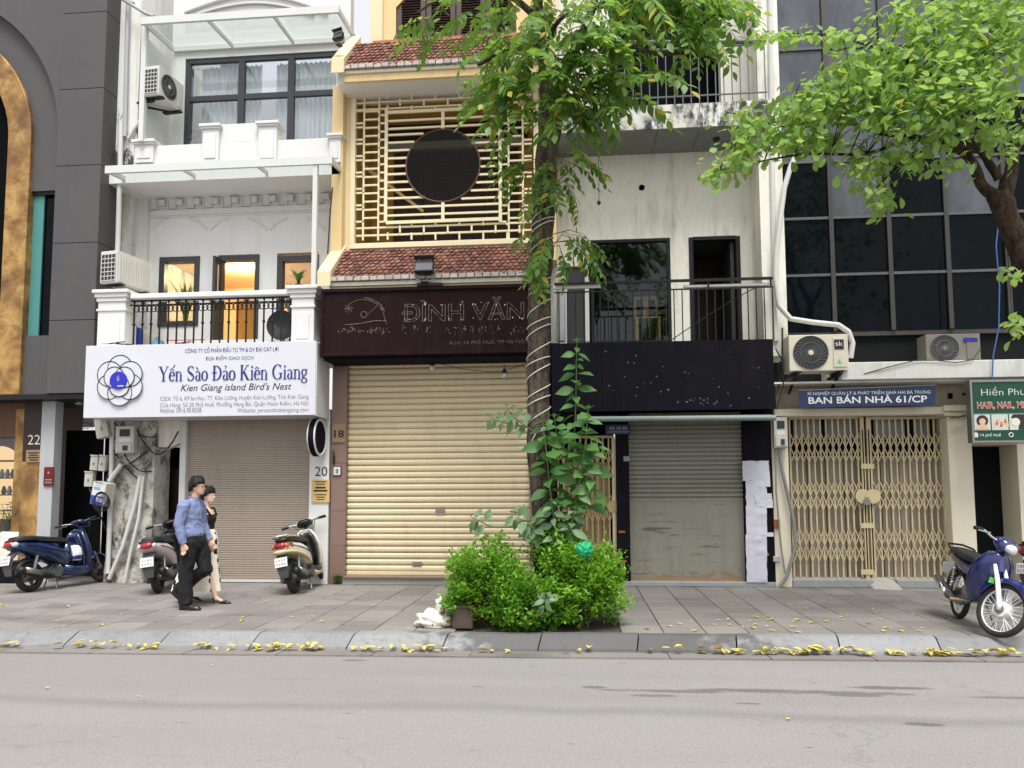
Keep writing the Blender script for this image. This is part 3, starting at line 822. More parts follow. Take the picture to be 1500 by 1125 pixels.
for cx, n in clumps:
    for k in range(int(n*.55)):
        xx = cx + rnd.gauss(0, .14)
        leaf_quad(m, (xx, yk(xx) - .24 - abs(rnd.gauss(0, .045)), ZR + .015 + rnd.random()*.05), rnd.uniform(.07,.15), rnd.uniform(.04,.085), rnd.uniform(0,6.28), rnd.uniform(.1,.7), rnd.uniform(-.2,.3))
for k in range(75):
    xx = rnd.uniform(-8, 6); leaf_quad(m, (xx, yk(xx) + rnd.uniform(.15, 2.6)**1.0, .008), rnd.uniform(.04,.10), rnd.uniform(.02,.05), rnd.uniform(0,6.28), rnd.uniform(.1,.5))
for k in range(26):
    xx = rnd.uniform(.9, 3.8); leaf_quad(m, (xx, yk(xx) + rnd.uniform(.15, 1.3), .008), rnd.uniform(.05,.11), rnd.uniform(.03,.05), rnd.uniform(0,6.28), rnd.uniform(.1,.5))
for k in range(10):
    xx = rnd.uniform(-6, 5); leaf_quad(m, (xx, yk(xx) - rnd.uniform(.5, 2.5), ZR+.008), rnd.uniform(.03,.06), rnd.uniform(.015,.03), rnd.uniform(0,6.28), .2)
o = obj('fallen_leaves', m, 'leaf_fallen', kind='stuff'); tag(o, 'yellow fallen leaves drifted along the gutter and scattered on the pavement', 'leaves')
# ------------------------------------------------------------------ grey building (number 22) on the left
def pwin(parent, px0, py0, px1, py1, y, fr=.05, fmat='dark_frame', gmat='glass_window', cols=1, rows=1, dep=.06, name='window'):
    """window: frame ring + bars, each pane a sub-part"""
    x0, x1, z0, z1 = rect(px0, py0, px1, py1, y)
    m = MB()
    m.box(x0, x1, y, y+dep, z1-fr, z1); m.box(x0, x1, y, y+dep, z0, z0+fr)
    m.box(x0, x0+fr, y+.001, y+dep-.001, z0+fr, z1-fr); m.box(x1-fr, x1, y+.001, y+dep-.001, z0+fr, z1-fr)
    w = (x1-x0-2*fr); h = (z1-z0-2*fr)
    for i in range(1, cols): m.box(x0+fr+w*i/cols-fr*.4, x0+fr+w*i/cols+fr*.4, y+.002, y+dep-.002, z0+fr, z1-fr)
    for j in range(1, rows): m.box(x0+fr, x1-fr, y+.003, y+dep-.003, z0+fr+h*j/rows-fr*.4, z0+fr+h*j/rows+fr*.4)
    o = obj(name, m, fmat, parent)
    for i in range(cols):
        for j in range(rows):
            obj('pane', MB().box(x0+fr+w*i/cols, x0+fr+w*(i+1)/cols, y+dep*.5, y+dep*.5+.008, z0+fr+h*j/rows, z0+fr+h*(j+1)/rows), gmat, o)
    return o, (x0, x1, z0, z1)

YA = -.38
bx = X(90, 700, YA)
A = thing('grey_building', 'dark grey clad building with a gold arch, numbered 22, at the left edge', 'building', (bx, .5, 0))
pxm = (X(100, 300, YA) - X(0, 300, YA)) / 100            # metres per photo pixel on this plane
xc = X(0, 200, YA) - 131.5 * pxm; zc = Z(20, 200, YA)
Ro, Rg, Ri = 216.5*pxm, 174*pxm, 140*pxm
xr = X(150, 200, YA); xin = xc + Ro + .01
zt = Z(80, -140, YA); zb = Z(60, 577, YA)
xl = xc - (xr - xc)
# spandrel with the arch cut out
arc = [(xc + Ro*math.cos(R(a)), zc + Ro*math.sin(R(a))) for a in range(0, 181, 6)]
poly = [(xin, zt), (xin, zb), (xc+Ro, zb)] + arc + [(xc-Ro, zb), (xl, zb), (xl, zt)]
obj('spandrel', MB().prism(poly, YA, YA+.12), 'grey_cladding', A)
zs = [zt] + [Z(110, p, YA) for p in (20, 131, 243, 356, 469)] + [zb]
for a, b in zip(zs, zs[1:]):
    obj('cladding_panel', MB().box(xin+.004, xr, YA-.012, YA+.6, b+.006, a-.004), 'grey_cladding', A, bevel=.003)
# recessed band inside the arch, with the tall teal window let into it
za, zb2 = Z(60, 275, YA), Z(60, 489, YA)
xg = xc + Rg; xo = xc + Ro
def arch_band(r0, r1, zlow, y0, y1):
    out = [(xc + r1*math.cos(R(a)), zc + r1*math.sin(R(a))) for a in range(0, 181, 6)]
    inn = [(xc + r0*math.cos(R(a)), zc + r0*math.sin(R(a))) for a in range(180, -1, -6)]
    return MB().prism([(xc+r1, zlow)] + out + [(xc-r1, zlow), (xc-r0, zlow)] + inn + [(xc+r0, zlow)], y0, y1)
obj('arch_reveal', arch_band(Rg-.02, Ro+.02, za, YA+.13, YA+.3), 'grey_cladding', A)
obj('reveal_panel', MB().box(xg-.02, xo+.02, YA+.13, YA+.3, zb, zb2), 'grey_cladding', A)
wn_ = obj('window', MB().box(xg-.01, xo+.01, YA+.16, YA+.2, za-.06, za).box(xo-.03, xo+.01, YA+.16, YA+.2, zb2, za-.06), 'black_metal', A)
obj('pane', MB().box(xg, xo-.03, YA+.24, YA+.25, zb2, za-.06), 'glass_dark', wn_)
obj('blind', MB().box(xg-.02, xg + (xo-xg)*.36, YA+.20, YA+.23, zb2, za-.06), 'teal_panel', wn_)
obj('gold_arch', arch_band(Ri, Rg, zb, YA+.05, YA+.34), 'gold_leaf', A, bevel=.01)
obj('arch_opening', MB().box(xc-Ri-.02, xc+Ri+.02, YA+.33, YA+.36, zb, zc+Ri), 'dark_void', A)
obj('wall', MB().box(xl, X(140,300,YA), YA+.6, 6, zb, zt), 'grey_cladding', A)
# ground floor shop front
YS = .05
obj('fascia', MB().box(xl, X(150,585,YA)-.02, YA+.01, .9, zb-.09, zb-.003), 'black_metal', A)
x_, x2, z0, z1 = rect(62, 590, 85, 860, YS)
obj('pillar', MB().box(x_, x2-.04, YS-.1, YS+.1, 0, zb-.09), 'light_grey', A)
x3, x4, _, _ = rect(33, 590, 62, 860, YS)
zmid = Z(48, 676, YS)
obj('door_surround', MB().box(x3, x4-.003, YS-.05, YS+.4, zmid, zb-.09), 'wood_dark', A)
obj('wall_panel', MB().box(x3, x4-.003, YS-.045, YS+.4, 0, zmid-.002), 'gold_leaf', A)
x5, x6, _, _ = rect(16, 590, 33, 860, YS)
obj('column', MB().box(x5, x6-.003, YS+.02, YS+.3, 0, Z(25, 598, YS)), 'gold_leaf', A, bevel=.012)
obj('lintel', MB().box(xl, x6-.002, YS+.03, YS+.3, Z(10, 640, YS), zb-.09), 'wood_brown', A)
# shop interior seen through the glass at the picture's left edge
room = obj('display_room', MB().add([(xl,1.9,0),(x5,1.9,0),(x5,1.9,zb),(xl,1.9,zb),(x5,YS+.3,0),(x5,YS+.3,zb),(xl,YS+.3,0)], [(0,1,2,3),(1,4,5,2),(0,6,4,1)]), 'wood_brown', A)
zs0 = Z(5, 760, 1.2)
for zz in (675, 700, 725, 748):
    obj('shelf', MB().box(xl, x5-.01, 1.25, 1.6, Z(5,zz,1.3)-.012, Z(5,zz,1.3)+.012), 'wood_dark', room)
hx = X(5, 700, 1.5)
ap = [(hx-.5+.5*math.cos(R(a))*1.0+.28, Z(5, 690, 1.6)+.5*math.sin(R(a))) for a in range(0,181,12)]
obj('lit_niche', MB().prism([(hx+.28, Z(5,760,1.6))]+ap+[(hx-.72, Z(5,760,1.6))], 1.62, 1.66), 'niche_glow', room)
for k in range(5):
    cx = X(2+4*k, 690, 1.4); obj('ware', MB().lathe([(.03,0),(.05,.05),(.03,.12),(.02,.16)], (cx, 1.42, Z(5,(700,725)[k%2],1.3)+.013), n=10), ('cloth_white','wood_brown','ink_white')[k%3], room, smooth=True)
obj('shop_window', MB().box(xl, x5+.01, YS+.2, YS+.21, .3, Z(10,640,YS)), 'glass_clear', A)
obj('plinth', MB().box(xl, X(27,840,-.3), -.32, YS+.02, 0, .36), 'black_sign', A)
# the dark side passage
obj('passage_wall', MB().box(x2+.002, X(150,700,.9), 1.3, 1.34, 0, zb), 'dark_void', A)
obj('passage_door', MB().box(X(92,700,.9), X(146,700,.9), .95, .99, 0, 2.7), 'dark_room', A)
d = rect(120, 617, 138, 630, .9)
ptext('22A', 122, 618, 136, 628, .94, 'ink_grey', A)
ptext('22', 41, 637, 59, 651, YS-.05, 'ink_white', A, bold=-.005)
nm = single('wall_plaque', rbox(38, 659, 60, 677, YS-.075, YS-.055), 'plate_gold', 'small gold plaque under the number 22 on the grey building', 'plaque')
for i, py in enumerate((662.5, 666, 669.5, 673)):
    a, b, c, d_ = rect(41+i%2*2, py, 57-i%2*2, py+1.6, YS-.078); obj('print_line', MB().box(a, b, YS-.079, YS-.0775, c, d_), 'ink_black', nm)
rn = single('notice_board', rbox(64, 684, 78, 712, YS-.125, YS-.103), 'red_notice', 'small dark red notice on the grey pillar beside the dark passage', 'notice')
for i, py in enumerate((702, 706)):
    a, b, c, d_ = rect(66, py, 76, py+1.6, YS-.127); obj('print_line', MB().box(a, b, YS-.128, YS-.1265, c, d_), 'ink_pale', rn)
a, b, c, d_ = rect(68.5, 688, 73.5, 697, YS-.127); obj('emblem', MB().lathe([(.02,0),(.02,.002)], ((a+b)/2, YS-.128, (c+d_)/2), 'y', 14), 'ink_gold', rn)
# clothed table with lilies
tx, tz = X(8, 790, -.05), .55
T = thing('cloth_table', 'small round table under a cream cloth in the doorway of number 22', 'table', (tx, -.02+.3, .36))
rings = []
for k, (rr, zz) in enumerate(((.33,.0),(.32,.2),(.30,.42),(.285,.47),(.27,.485))):
    rings.append([(tx + rr*(1+.05*math.sin(i*9*2*math.pi/54)*(1 - k/5))*math.cos(i*2*math.pi/54), .28 + rr*(1+.05*math.sin(i*9*2*math.pi/54)*(1-k/5))*math.sin(i*2*math.pi/54), .36+zz) for i in range(54)])
obj('tablecloth', MB().loft(rings), 'cloth_white', T, smooth=True)
vx = X(14, 740, .2); vz = .36 + .487
V = thing('flower_vase', 'glass vase of white lilies with long leaves on the cream table', 'vase', (vx, .2, vz))
obj('vase', MB().lathe([(.05,0),(.06,.1),(.045,.22),(.06,.27)], (vx,.2,vz), n=14), 'glass_green', V, smooth=True)
rr = random.Random(3); ms = MB(); ml = MB(); mp = MB()
for k in range(11):
    a = rr.uniform(0, 6.28); l = rr.uniform(.12,.26); top = Vector((vx + math.cos(a)*l, .2 + math.sin(a)*l*.6, vz+.27+rr.uniform(.06,.24)))
    ms.tube([(vx,.2,vz+.05), (vx+math.cos(a)*l*.3,.2+math.sin(a)*l*.2,vz+.27), top], .005, 5)
    for j in range(4): leaf_quad(ml, top - Vector((rr.uniform(-.06,.06), rr.uniform(-.05,.05), rr.uniform(.02,.16))), .13, .03, rr.uniform(0,6.28), .3, rr.uniform(-.5,.4))
    if k < 7:
        for j in range(6): 
            c = top + Vector((math.cos(j*1.05)*.035, math.sin(j*1.05)*.035, .02)); leaf_quad(mp, c, .09, .04, j*1.05, .4, .35)
obj('stems', ms, 'stem_green', V); obj('leaves', ml, 'leaf_lily', V, kind='stuff'); obj('petals', mp, 'petal', V, kind='stuff')
# small dome camera under the fascia
cx, cz = X(116, 590, .1), Z(116, 590, .1)
K = thing('security_camera', 'small white security camera under the fascia over the dark passage', 'camera', (cx, .1, cz))
obj('bracket', MB().tube([(cx,.1,cz+.1),(cx,.1,cz)], .012, 6), 'ac_white', K); obj('body', MB().lathe([(.03,-.05),(.04,0),(.035,.06)], (cx,.06,cz), 'y', 12), 'ac_white', K, smooth=True); obj('lens', MB().lathe([(.022,-.012),(.022,0)], (cx,.012,cz), 'y', 12), 'black_metal', K)
# ------------------------------------------------------------------ white house (number 20)
YW = .62        # upper wall plane
YB = -.58       # balcony front
XL20, XR20 = X(190, 450, YW), X(500, 300, YW)
B = thing('white_house', 'narrow white house with glass canopies and a balcony above the white shop sign, numbered 20', 'house', (X(340, 850, .2), .6, 0))
# party wall strip at its left with grime
obj('party_wall', rbox(153, -140, 206, 240, .0, 3.0), 'mould_wall', B)
obj('party_wall', MB().box(X(146,340,.3), X(189,340,.3), .3, 3.0, Z(170,505,.3), Z(170,240,.0)-.002), 'old_white', B)
# upper walls with openings left out
xa, xb = X(205, 300, YW), X(500, 300, YW)
zb1 = Z(340, 502, YW)              # balcony floor
z_w0, z_w1 = Z(260, 478, YW), Z(260, 376, YW)
w1 = (X(232,420,YW), X(291,420,YW)); dr = (X(318,430,YW), X(379,430,YW)); w3 = (X(405,420,YW), X(466,420,YW))
zcan = Z(340, 262, YW)
m = MB()
m.box(xa, xb, YW, YW+.22, z_w1, zcan)                       # above the openings
for p, q in ((xa, w1[0]), (w1[1], dr[0]), (dr[1], w3[0]), (w3[1], xb)): m.box(p, q, YW, YW+.22, zb1, z_w1-.0005)
for p, q in (w1, w3): m.box(p, q, YW, YW+.22, zb1, z_w0)
obj('wall', m, 'white_wall', B)
pwin(B, 232, 376, 291, 478, YW-.02, .10, 'dark_frame', 'glass_clear', dep=.14)
pwin(B, 405, 374, 466, 478, YW-.02, .10, 'dark_frame', 'glass_clear', dep=.14)
# door frame, open leaf
x0, x1, z0, z1 = rect(318, 375, 379, 502, YW)
obj('door_frame', MB().box(x0, x1, YW-.02, YW+.12, z1-.09, z1).box(x1-.08, x1, YW-.02, YW+.12, zb1, z1-.09).box(x0, x0+.08, YW-.019, YW+.12, zb1, z1-.09), 'dark_frame', B)
dl = obj('door', MB().box(x0+.02, x0+.07, YW-.24, YW-.02, zb1+.01, z1-.06), 'dark_frame', B)
obj('door_handle', MB().tube([(x0+.10, YW-.18, zb1+.7), (x0+.10, YW-.18, zb1+1.4)], .012, 6).box(x0+.07, x0+.10, YW-.19, YW-.17, zb1+.72, zb1+.74).box(x0+.07, x0+.10, YW-.19, YW-.17, zb1+1.36, zb1+1.38), 'chrome', dl)
# warm lit room behind
zr = z1 + .25; yr = YW + 3.0
xr0, xr1 = xa-.02, xb-.02
rm = MB()
rm.add([(xr0,YW+.22,zb1),(xr1,YW+.22,zb1),(xr1,yr,zb1),(xr0,yr,zb1),(xr0,YW+.22,zr),(xr1,YW+.22,zr),(xr1,yr,zr),(xr0,yr,zr)], [(0,1,2,3),(7,6,5,4),(2,6,7,3),(0,3,7,4),(1,5,6,2)])
room = obj('lit_room', rm, 'room_warm', B)
cl = at(352, 389, 2.0)
lc = obj('ceiling_lamp', MB().lathe([(.13,0),(.13,-.03),(.10,-.05)], (cl.x, 2.0, zr-.002), n=20), 'lamp_warm', room)
ld = bpy.data.lights.new('room_light', 'POINT'); ld.energy = 45; ld.color = (1,.78,.48); ld.shadow_soft_size = .12
lo = bpy.data.objects.new('room_light', ld); COL.objects.link(lo); lo.location = Vector((cl.x, 2.0, zr-.2)) - ORG[B.name]; lo.parent = B
obj('picture_panel', MB().box(X(345,480,1.3), X(378,480,1.3), 1.3, 1.33, zb1, Z(360,440,1.3)), 'wood_yellow', room)
# slim pilaster and mouldings under the canopy
x0, x1, z0, z1 = rect(190, 292, 219, 430, YW)
obj('pilaster', MB().box(x0, x1, YW-.10, YW+.05, zb1, z1), 'white_clean', B, bevel=.006)
obj('pilaster_capital', MB().box(x0-.03, x1+.05, YW-.14, YW+.04, z1, z1+.06).box(x0-.06, x1+.09, YW-.18, YW+.04, z1+.06, z1+.15), 'white_clean', B, bevel=.008)
x0, x1, z0, z1 = rect(196, 296, 213, 330, YW); obj('pilaster_panel', MB().box(x0, x1, YW-.112, YW-.10, z0, z1), 'white_clean', B, bevel=.005)
x0, x1, z0, z1 = rect(221, 305, 487, 313, YW)
obj('moulding', MB().box(x0, x1, YW-.06, YW+.01, z0, z1).box(x0, x1, YW-.035, YW+.01, z0-.03, z0), 'white_clean', B, bevel=.006)
x0, x1, z0, z1 = rect(221, 270, 487, 283, YW)
obj('moulding', MB().box(x0, x1, YW-.16, YW+.01, z0, z1), 'white_clean', B, bevel=.01)
zA0, zA1 = Z(340, 303, YW), Z(340, 283, YW)
for k, px in enumerate((240, 266, 292, 318, 347, 375, 402, 428, 454, 480)):
    xx = X(px, 292, YW)
    obj('corbel', MB().box(xx-.055, xx+.055, YW-.10, YW+.01, zA0+.05, zA0+.15), 'white_clean', B, bevel=.008)
for px in (226, 253, 279, 305, 333, 361, 389, 415, 441, 467):
    xx = X(px, 290, YW); r_ = .09
    poly = [(xx-r_, zA0-.005), (xx+r_, zA0-.005)] + [(xx + r_*math.cos(R(a)), zA1-.11 + r_*.75*math.sin(R(a))) for a in range(0, 181, 20)]
    pin = [(xx-r_*.78, zA0+.02), (xx+r_*.78, zA0+.02)] + [(xx + r_*.78*math.cos(R(a)), zA1-.11 + r_*.6*math.sin(R(a))) for a in range(0, 181, 20)]
    m = MB(); n = len(poly)
    va = [(p[0], YW-.03, p[1]) for p in poly] + [(p[0], YW-.03, p[1]) for p in pin] + [(p[0], YW+.004, p[1]) for p in poly] + [(p[0], YW+.004, p[1]) for p in pin]
    m.add(va, [q for i in range(n) for q in ((i,(i+1)%n,n+(i+1)%n,n+i),(i,2*n+i,2*n+(i+1)%n,(i+1)%n),(n+i,n+(i+1)%n,3*n+(i+1)%n,3*n+i))])
    obj('arch_moulding', m, 'white_clean', B)
for (pxa, pxb) in ((224,247),(278,304),(308,335),(363,391),(395,421),(450,476)):
    flip = (pxa in (278,363,450)); pts = []
    for i in range(9):
        f = i/8; px = pxa + (pxb-pxa)*f; g = f if not flip else 1-f
        py = 337 - 16*math.sin(g*math.pi/2); pts.append(at(px, py, YW-.008))
    obj('festoon', MB().tube(pts, .02, 6), 'white_clean', B)
# parapet of the floor above
YP = -.18
pz = lambda py: Z(345, py, YP)
obj('floor_slab', rbox(160, 237, 497, 262, YP+.03, YW+.3), 'white_wall', B)
obj('parapet', rbox(196, 208, 497, 238, YP+.06, YP+.2), 'white_clean', B, bevel=.006)
obj('parapet_panel', rbox(318, 181, 380, 208, YP+.065, YP+.19), 'white_clean', B, bevel=.006)
for (pa, pb, py) in ((197, 224, 205), (296, 320, 182), (378, 405, 178), (482, 499, 196)):
    o = obj('parapet_pier', rbox(pa, py+7, pb, 238, YP, YP+.24), 'white_clean', B, bevel=.006)
    x0, x1, z0, z1 = rect(pa-3, py, pb+4, py+7, YP)
    obj('pier_cap', MB().box(x0, x1, YP-.05, YP+.29, z0+.035, z1).box(x0+.02, x1-.02, YP-.03, YP+.27, z0, z0+.035), 'white_clean', o, bevel=.006)
    x0, x1, z0, z1 = rect(pa+4, py+14, pb-4, 232, YP); obj('pier_panel', MB().box(x0, x1, YP-.012, YP, z0, z1), 'white_clean', o, bevel=.004)
# top floor window wall
zt0 = Z(340, 240, YW)
x0, x1, z0, z1 = rect(270, 80, 494, 212, YW)
obj('upper_wall', MB().box(X(250,150,YW), x0, YW, YW+.2, zt0, Z(260,-40,YW)).box(x0, X(512,150,YW), YW, YW+.2, z1, Z(380,-40,YW)), 'white_clean', B)
win = obj('window', MB().box(x0, x1, YW+.02, YW+.10, z1-.09, z1).box(x0, x0+.09, YW+.021, YW+.099, z0, z1-.09), 'dark_frame', B)
mull = [X(p, 150, YW) for p in (352, 425)]
for mx in mull: obj('mullion', MB().box(mx-.06, mx+.06, YW+.015, YW+.095, z0, z1-.09), 'dark_frame', win)
zh = Z(380, 139, YW)
edges = [x0+.09, mull[0]-.06, mull[0]+.06, mull[1]-.06, mull[1]+.06, x1]
for i in range(3):
    a, b = edges[2*i], edges[2*i+1]
    obj('transom', MB().box(a, b, YW+.022, YW+.092, zh-.05, zh+.05), 'dark_frame', win)
    for lo_, hi_ in ((z0, zh-.05), (zh+.05, z1-.09)):
        obj('pane', MB().box(a, b, YW+.05, YW+.058, lo_, hi_), 'glass_window', win)
def curtain(xa_, xb_, y, za_, zb_, folds, mt, parent, amp=.03):
    n = folds*6; ring = []
    for i in range(n+1):
        f = i/n; ring.append((xa_+(xb_-xa_)*f, y + amp*math.sin(f*folds*2*math.pi) + .01*math.sin(f*17)))
    m = MB(); a = m.ring([(p[0], p[1], zb_) for p in ring]); b = m.ring([(p[0]+.02*math.sin(i), p[1]*1.0, za_) for i, p in enumerate(ring)])
    for i in range(n): m.f.append((a[i], a[i+1], b[i+1], b[i]))
    return obj('curtain', m, mt, parent, smooth='all')
for pa, pb, mt in ((274,284,'curtain_blue'),(296,350,'curtain'),(356,384,'curtain'),(405,424,'curtain'),(428,493,'curtain')):
    curtain(X(pa,150,YW+.16), X(pb,150,YW+.16), YW+.15, z0, z1-.12, max(2,int((pb-pa)/7)), mt, win)
obj('upper_room', MB().box(X(200,150,3), X(540,150,3), 2.6, 2.64, zt0, z1+.3), 'light_grey', B)
# side panel at the left of the terrace
obj('side_panel', MB().box(X(212,150,-.1)-.03, X(212,150,-.1), -.12, YW, zt0, Z(215, 55, -.1)), 'side_panel', B)
obj('corner_post', rbox(205, 34, 212, 206, -.28, -.2), 'white_steel', B)
# canopies: steel frame, sloping glass panes
def canopy(fl, fr_, bl, br, yf, yb, bays, post=None):
    a, b = at(*fl, yf), at(*fr_, yf); c, d = at(*bl, yb), at(*br, yb)
    zf = (a.z + b.z)/2; zbk = (c.z + d.z)/2
    a.z = b.z = zf; c.z = d.z = zbk
    c.x = a.x + .02; d.x = b.x - .02
    cf = obj('canopy', MB().bar(a, b, .05, .13).bar(c + Vector((.0,0,0)), d, .05, .09).bar(a + Vector((.026,.03,0)), c + Vector((.005,-.03,0)), .05, .08).bar(b + Vector((-.026,.03,0)), d + Vector((-.005,-.03,0)), .05, .08), 'white_steel', B)
    for f in [i/bays for i in range(1, bays)]:
        p, q = a.lerp(b, f), c.lerp(d, f); obj('rafter', MB().bar(p + Vector((0,.03,-.01)), q + Vector((0,-.03,-.01)), .035, .06), 'white_steel', cf)
    for i in range(bays):
        f, g = i/bays, (i+1)/bays
        p = [a.lerp(b, f), a.lerp(b, g), c.lerp(d, g), c.lerp(d, f)]
        p = [v + Vector((.004 if k in (0,3) else -.004, 0, .055)) for k, v in enumerate(p)]
        obj('glass_pane', MB().add([*p, *[v + Vector((0,0,.012)) for v in p]], [(0,1,2,3),(7,6,5,4),(0,4,5,1),(1,5,6,2),(2,6,7,3),(3,7,4,0)]), 'glass_canopy', cf)
    return a, b, c, d
canopy((207, 33), (497, 12), (255, 70), (492, 62), -.42, YW-.03, 3)
a, b, c, d = canopy((155, 246), (487, 238), (215, 277), (477, 268), YB-.05, YW-.06, 3)
obj('canopy_post', MB().bar((X(462,330,YB), YB-.02, Z(462,420,YB)), (X(462,330,YB), YB-.02, a.z-.06), .075), 'white_steel', B)
# little rounded pediment above
pts = [at(270 + 210*i/14, 18 - 26*math.sin(math.pi*i/14), YW-.03) for i in range(15)]
obj('pediment_moulding', MB().tube(pts, .035, 6), 'white_clean', B)
pts = [at(290 + 170*i/14, 20 - 16*math.sin(math.pi*i/14), YW-.03) for i in range(15)]
obj('pediment_moulding', MB().tube(pts, .025, 6), 'white_clean', B)
# balcony: floor, piers, handrail, wrought iron railing
zf = Z(300, 503, YB)
obj('balcony_floor', MB().box(X(138,500,YB), X(470,500,YB), YB+.02, YW-.001, zf-.2, zf-.02), 'white_wall', B)
def pier(pa, pb, pt, capw):
    x0, x1, z0, z1 = rect(pa, pt, pb, 503, YB)
    o = obj('balcony_pier', MB().box(x0, x1, YB, YB+.34, zf-.02, z1-.2), 'white_clean', B, bevel=.006)
    obj('pier_cap', MB().box(x0-capw, x1+capw, YB-capw, YB+.34+capw, z1-.06, z1).box(x0-capw*.6, x1+capw*.6, YB-capw*.6, YB+.34+capw*.6, z1-.13, z1-.06).box(x0-capw*.3, x1+capw*.3, YB-capw*.3, YB+.34+capw*.3, z1-.2, z1-.13), 'white_clean', o, bevel=.008)
    obj('pier_collar', MB().box(x0-.02, x1+.02, YB-.02, YB+.36, z1-.36, z1-.32), 'white_clean', o, bevel=.006)
    obj('pier_panel', MB().box(x0+.08, x1-.08, YB-.014, YB, zf+.04, z1-.45), 'white_clean', o, bevel=.006)
    return x0, x1, z1
p1 = pier(143, 183, 425, .075); p2 = pier(427, 460, 419, .085)
zr_ = Z(300, 434, YB)
obj('handrail', MB().box(p1[1]+.06, p2[0]-.06, YB+.02, YB+.30, zr_, zr_+.085), 'white_clean', B, bevel=.01)
yr_ = YB + .14
z1_, z2_ = zr_ - .085, zf + .02
rl = obj('railing', MB().box(p1[1], p2[0], yr_-.01, yr_+.01, z1_-.01, z1_+.01).box(p1[1], p2[0], yr_-.01, yr_+.01, zf, zf+.02).box(p1[1], p2[0], yr_-.01, yr_+.01, zr_-.025, zr_-.002), 'black_metal', B)
n = 19
for i in range(n):
    xx = p1[1] + (p2[0]-p1[1])*(i+.5)/n
    obj('baluster', MB().box(xx-.011, xx+.011, yr_-.011, yr_+.011, zf+.02, z1_-.01).sphere((xx, yr_, zf+.38), .028, 8, 6).lathe([(.004,.0),(.02,.03),(.003,.09)], (xx, yr_, z1_+.01) , n=6), 'black_metal', rl)
    if i < n-1:
        m = MB()
        for s_ in (-1, 1):
            c0 = xx + (p2[0]-p1[1])/n*(.5 - s_*.26)
            m.tube([(c0 + .052*math.cos(R(t))*s_, yr_, z1_-.068 + .052*math.sin(R(t))) for t in range(-150, 211, 30)], .009, 5)
        obj('scroll', m, 'black_metal', rl)
    if i % 4 == 1: obj('ring', MB().torus((xx, yr_, z1_+.06), .042, .010, 'y', 16, 5), 'black_metal', rl)
# ground floor: shutter, white jambs, stained old pillar, alley door
YG = .0
xs0, xs1, zs0, zs1 = rect(273, 612, 456, 852, YG)
zS = Z(365, 606, YG)
m = MB(); nn = 74
for i in range(nn):
    za_, zb_ = zS*i/nn + .03, zS*(i+1)/nn + .03
    m.add([(xs0,YG+.03,za_),(xs1,YG+.03,za_),(xs1,YG+.018,za_+(zb_-za_)*.25),(xs0,YG+.018,za_+(zb_-za_)*.25),(xs1,YG+.018,zb_-(zb_-za_)*.15),(xs0,YG+.018,zb_-(zb_-za_)*.15),(xs1,YG+.03,zb_),(xs0,YG+.03,zb_)], [(0,1,2,3),(3,2,4,5),(5,4,6,7)])
sh = obj('roller_shutter', m, 'shutter_beige', B)
obj('bottom_bar', MB().box(xs0, xs1, YG, YG+.03, .012, .05), 'white_steel', sh)
obj('shutter_jamb', MB().box(X(264,730,YG), xs0-.002, YG-.06, YG+.2, 0, zS), 'white_steel', B, bevel=.004)
jx0, jx1 = xs1+.002, X(484, 730, YG-.05)
obj('shutter_jamb', MB().box(jx0, jx1-.01, YG-.12, YG+.2, 0, zS+.05), 'white_clean', B, bevel=.004)
ptext('20', 461.5, 683.5, 479.5, 697.5, YG-.12, 'ink_black', B, bold=.0)
obj('shop_head', MB().box(X(205,620,YG), X(462,620,YG), YG+.21, YG+.4, Z(300,655,YG+.3), Z(300,500,YG+.3)), 'white_wall', B)
px_, py_ = 0, 0
x0, x1, _, _ = rect(158, 620, 224, 850, -.12)
m = MB(); rr = random.Random(5); rings = []
for k in range(15):
    zz = k/14 * Z(190, 600, -.1)
    w = .0 + (.03*math.exp(-k*.6)); ring = []
    for (fx, fy) in ((0,0),(.25,0),(.5,0),(.75,0),(1,0),(1,.5),(1,1),(.5,1),(0,1),(0,.5)):
        ring.append((x0 - w + (x1-x0+2*w)*fx + rr.uniform(-.007,.007), -.12 - w*.4*(fy == 0) + .5*fy + rr.uniform(-.005,.005), zz))
    rings.append(ring)
obj('old_pillar', m.loft(rings), 'old_pillar', B)
ax0, ax1 = x1, X(264, 730, YG)
obj('alley_head', MB().box(ax0-.02, ax1, YG-.02, YG+.2, Z(245,655,YG), Z(245,606,YG)), 'aged_cream', B)
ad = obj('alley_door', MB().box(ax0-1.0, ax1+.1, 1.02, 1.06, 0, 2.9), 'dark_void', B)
for i in range(5):
    w = (ax1-ax0)/5; obj('plank', MB().box(ax0+i*w-.12+.006, ax0+(i+1)*w-.12-.006, .6+rr.uniform(0,.02), .63, 0.02, 1.95+rr.uniform(-.02,.02)), 'wood_dark', ad)

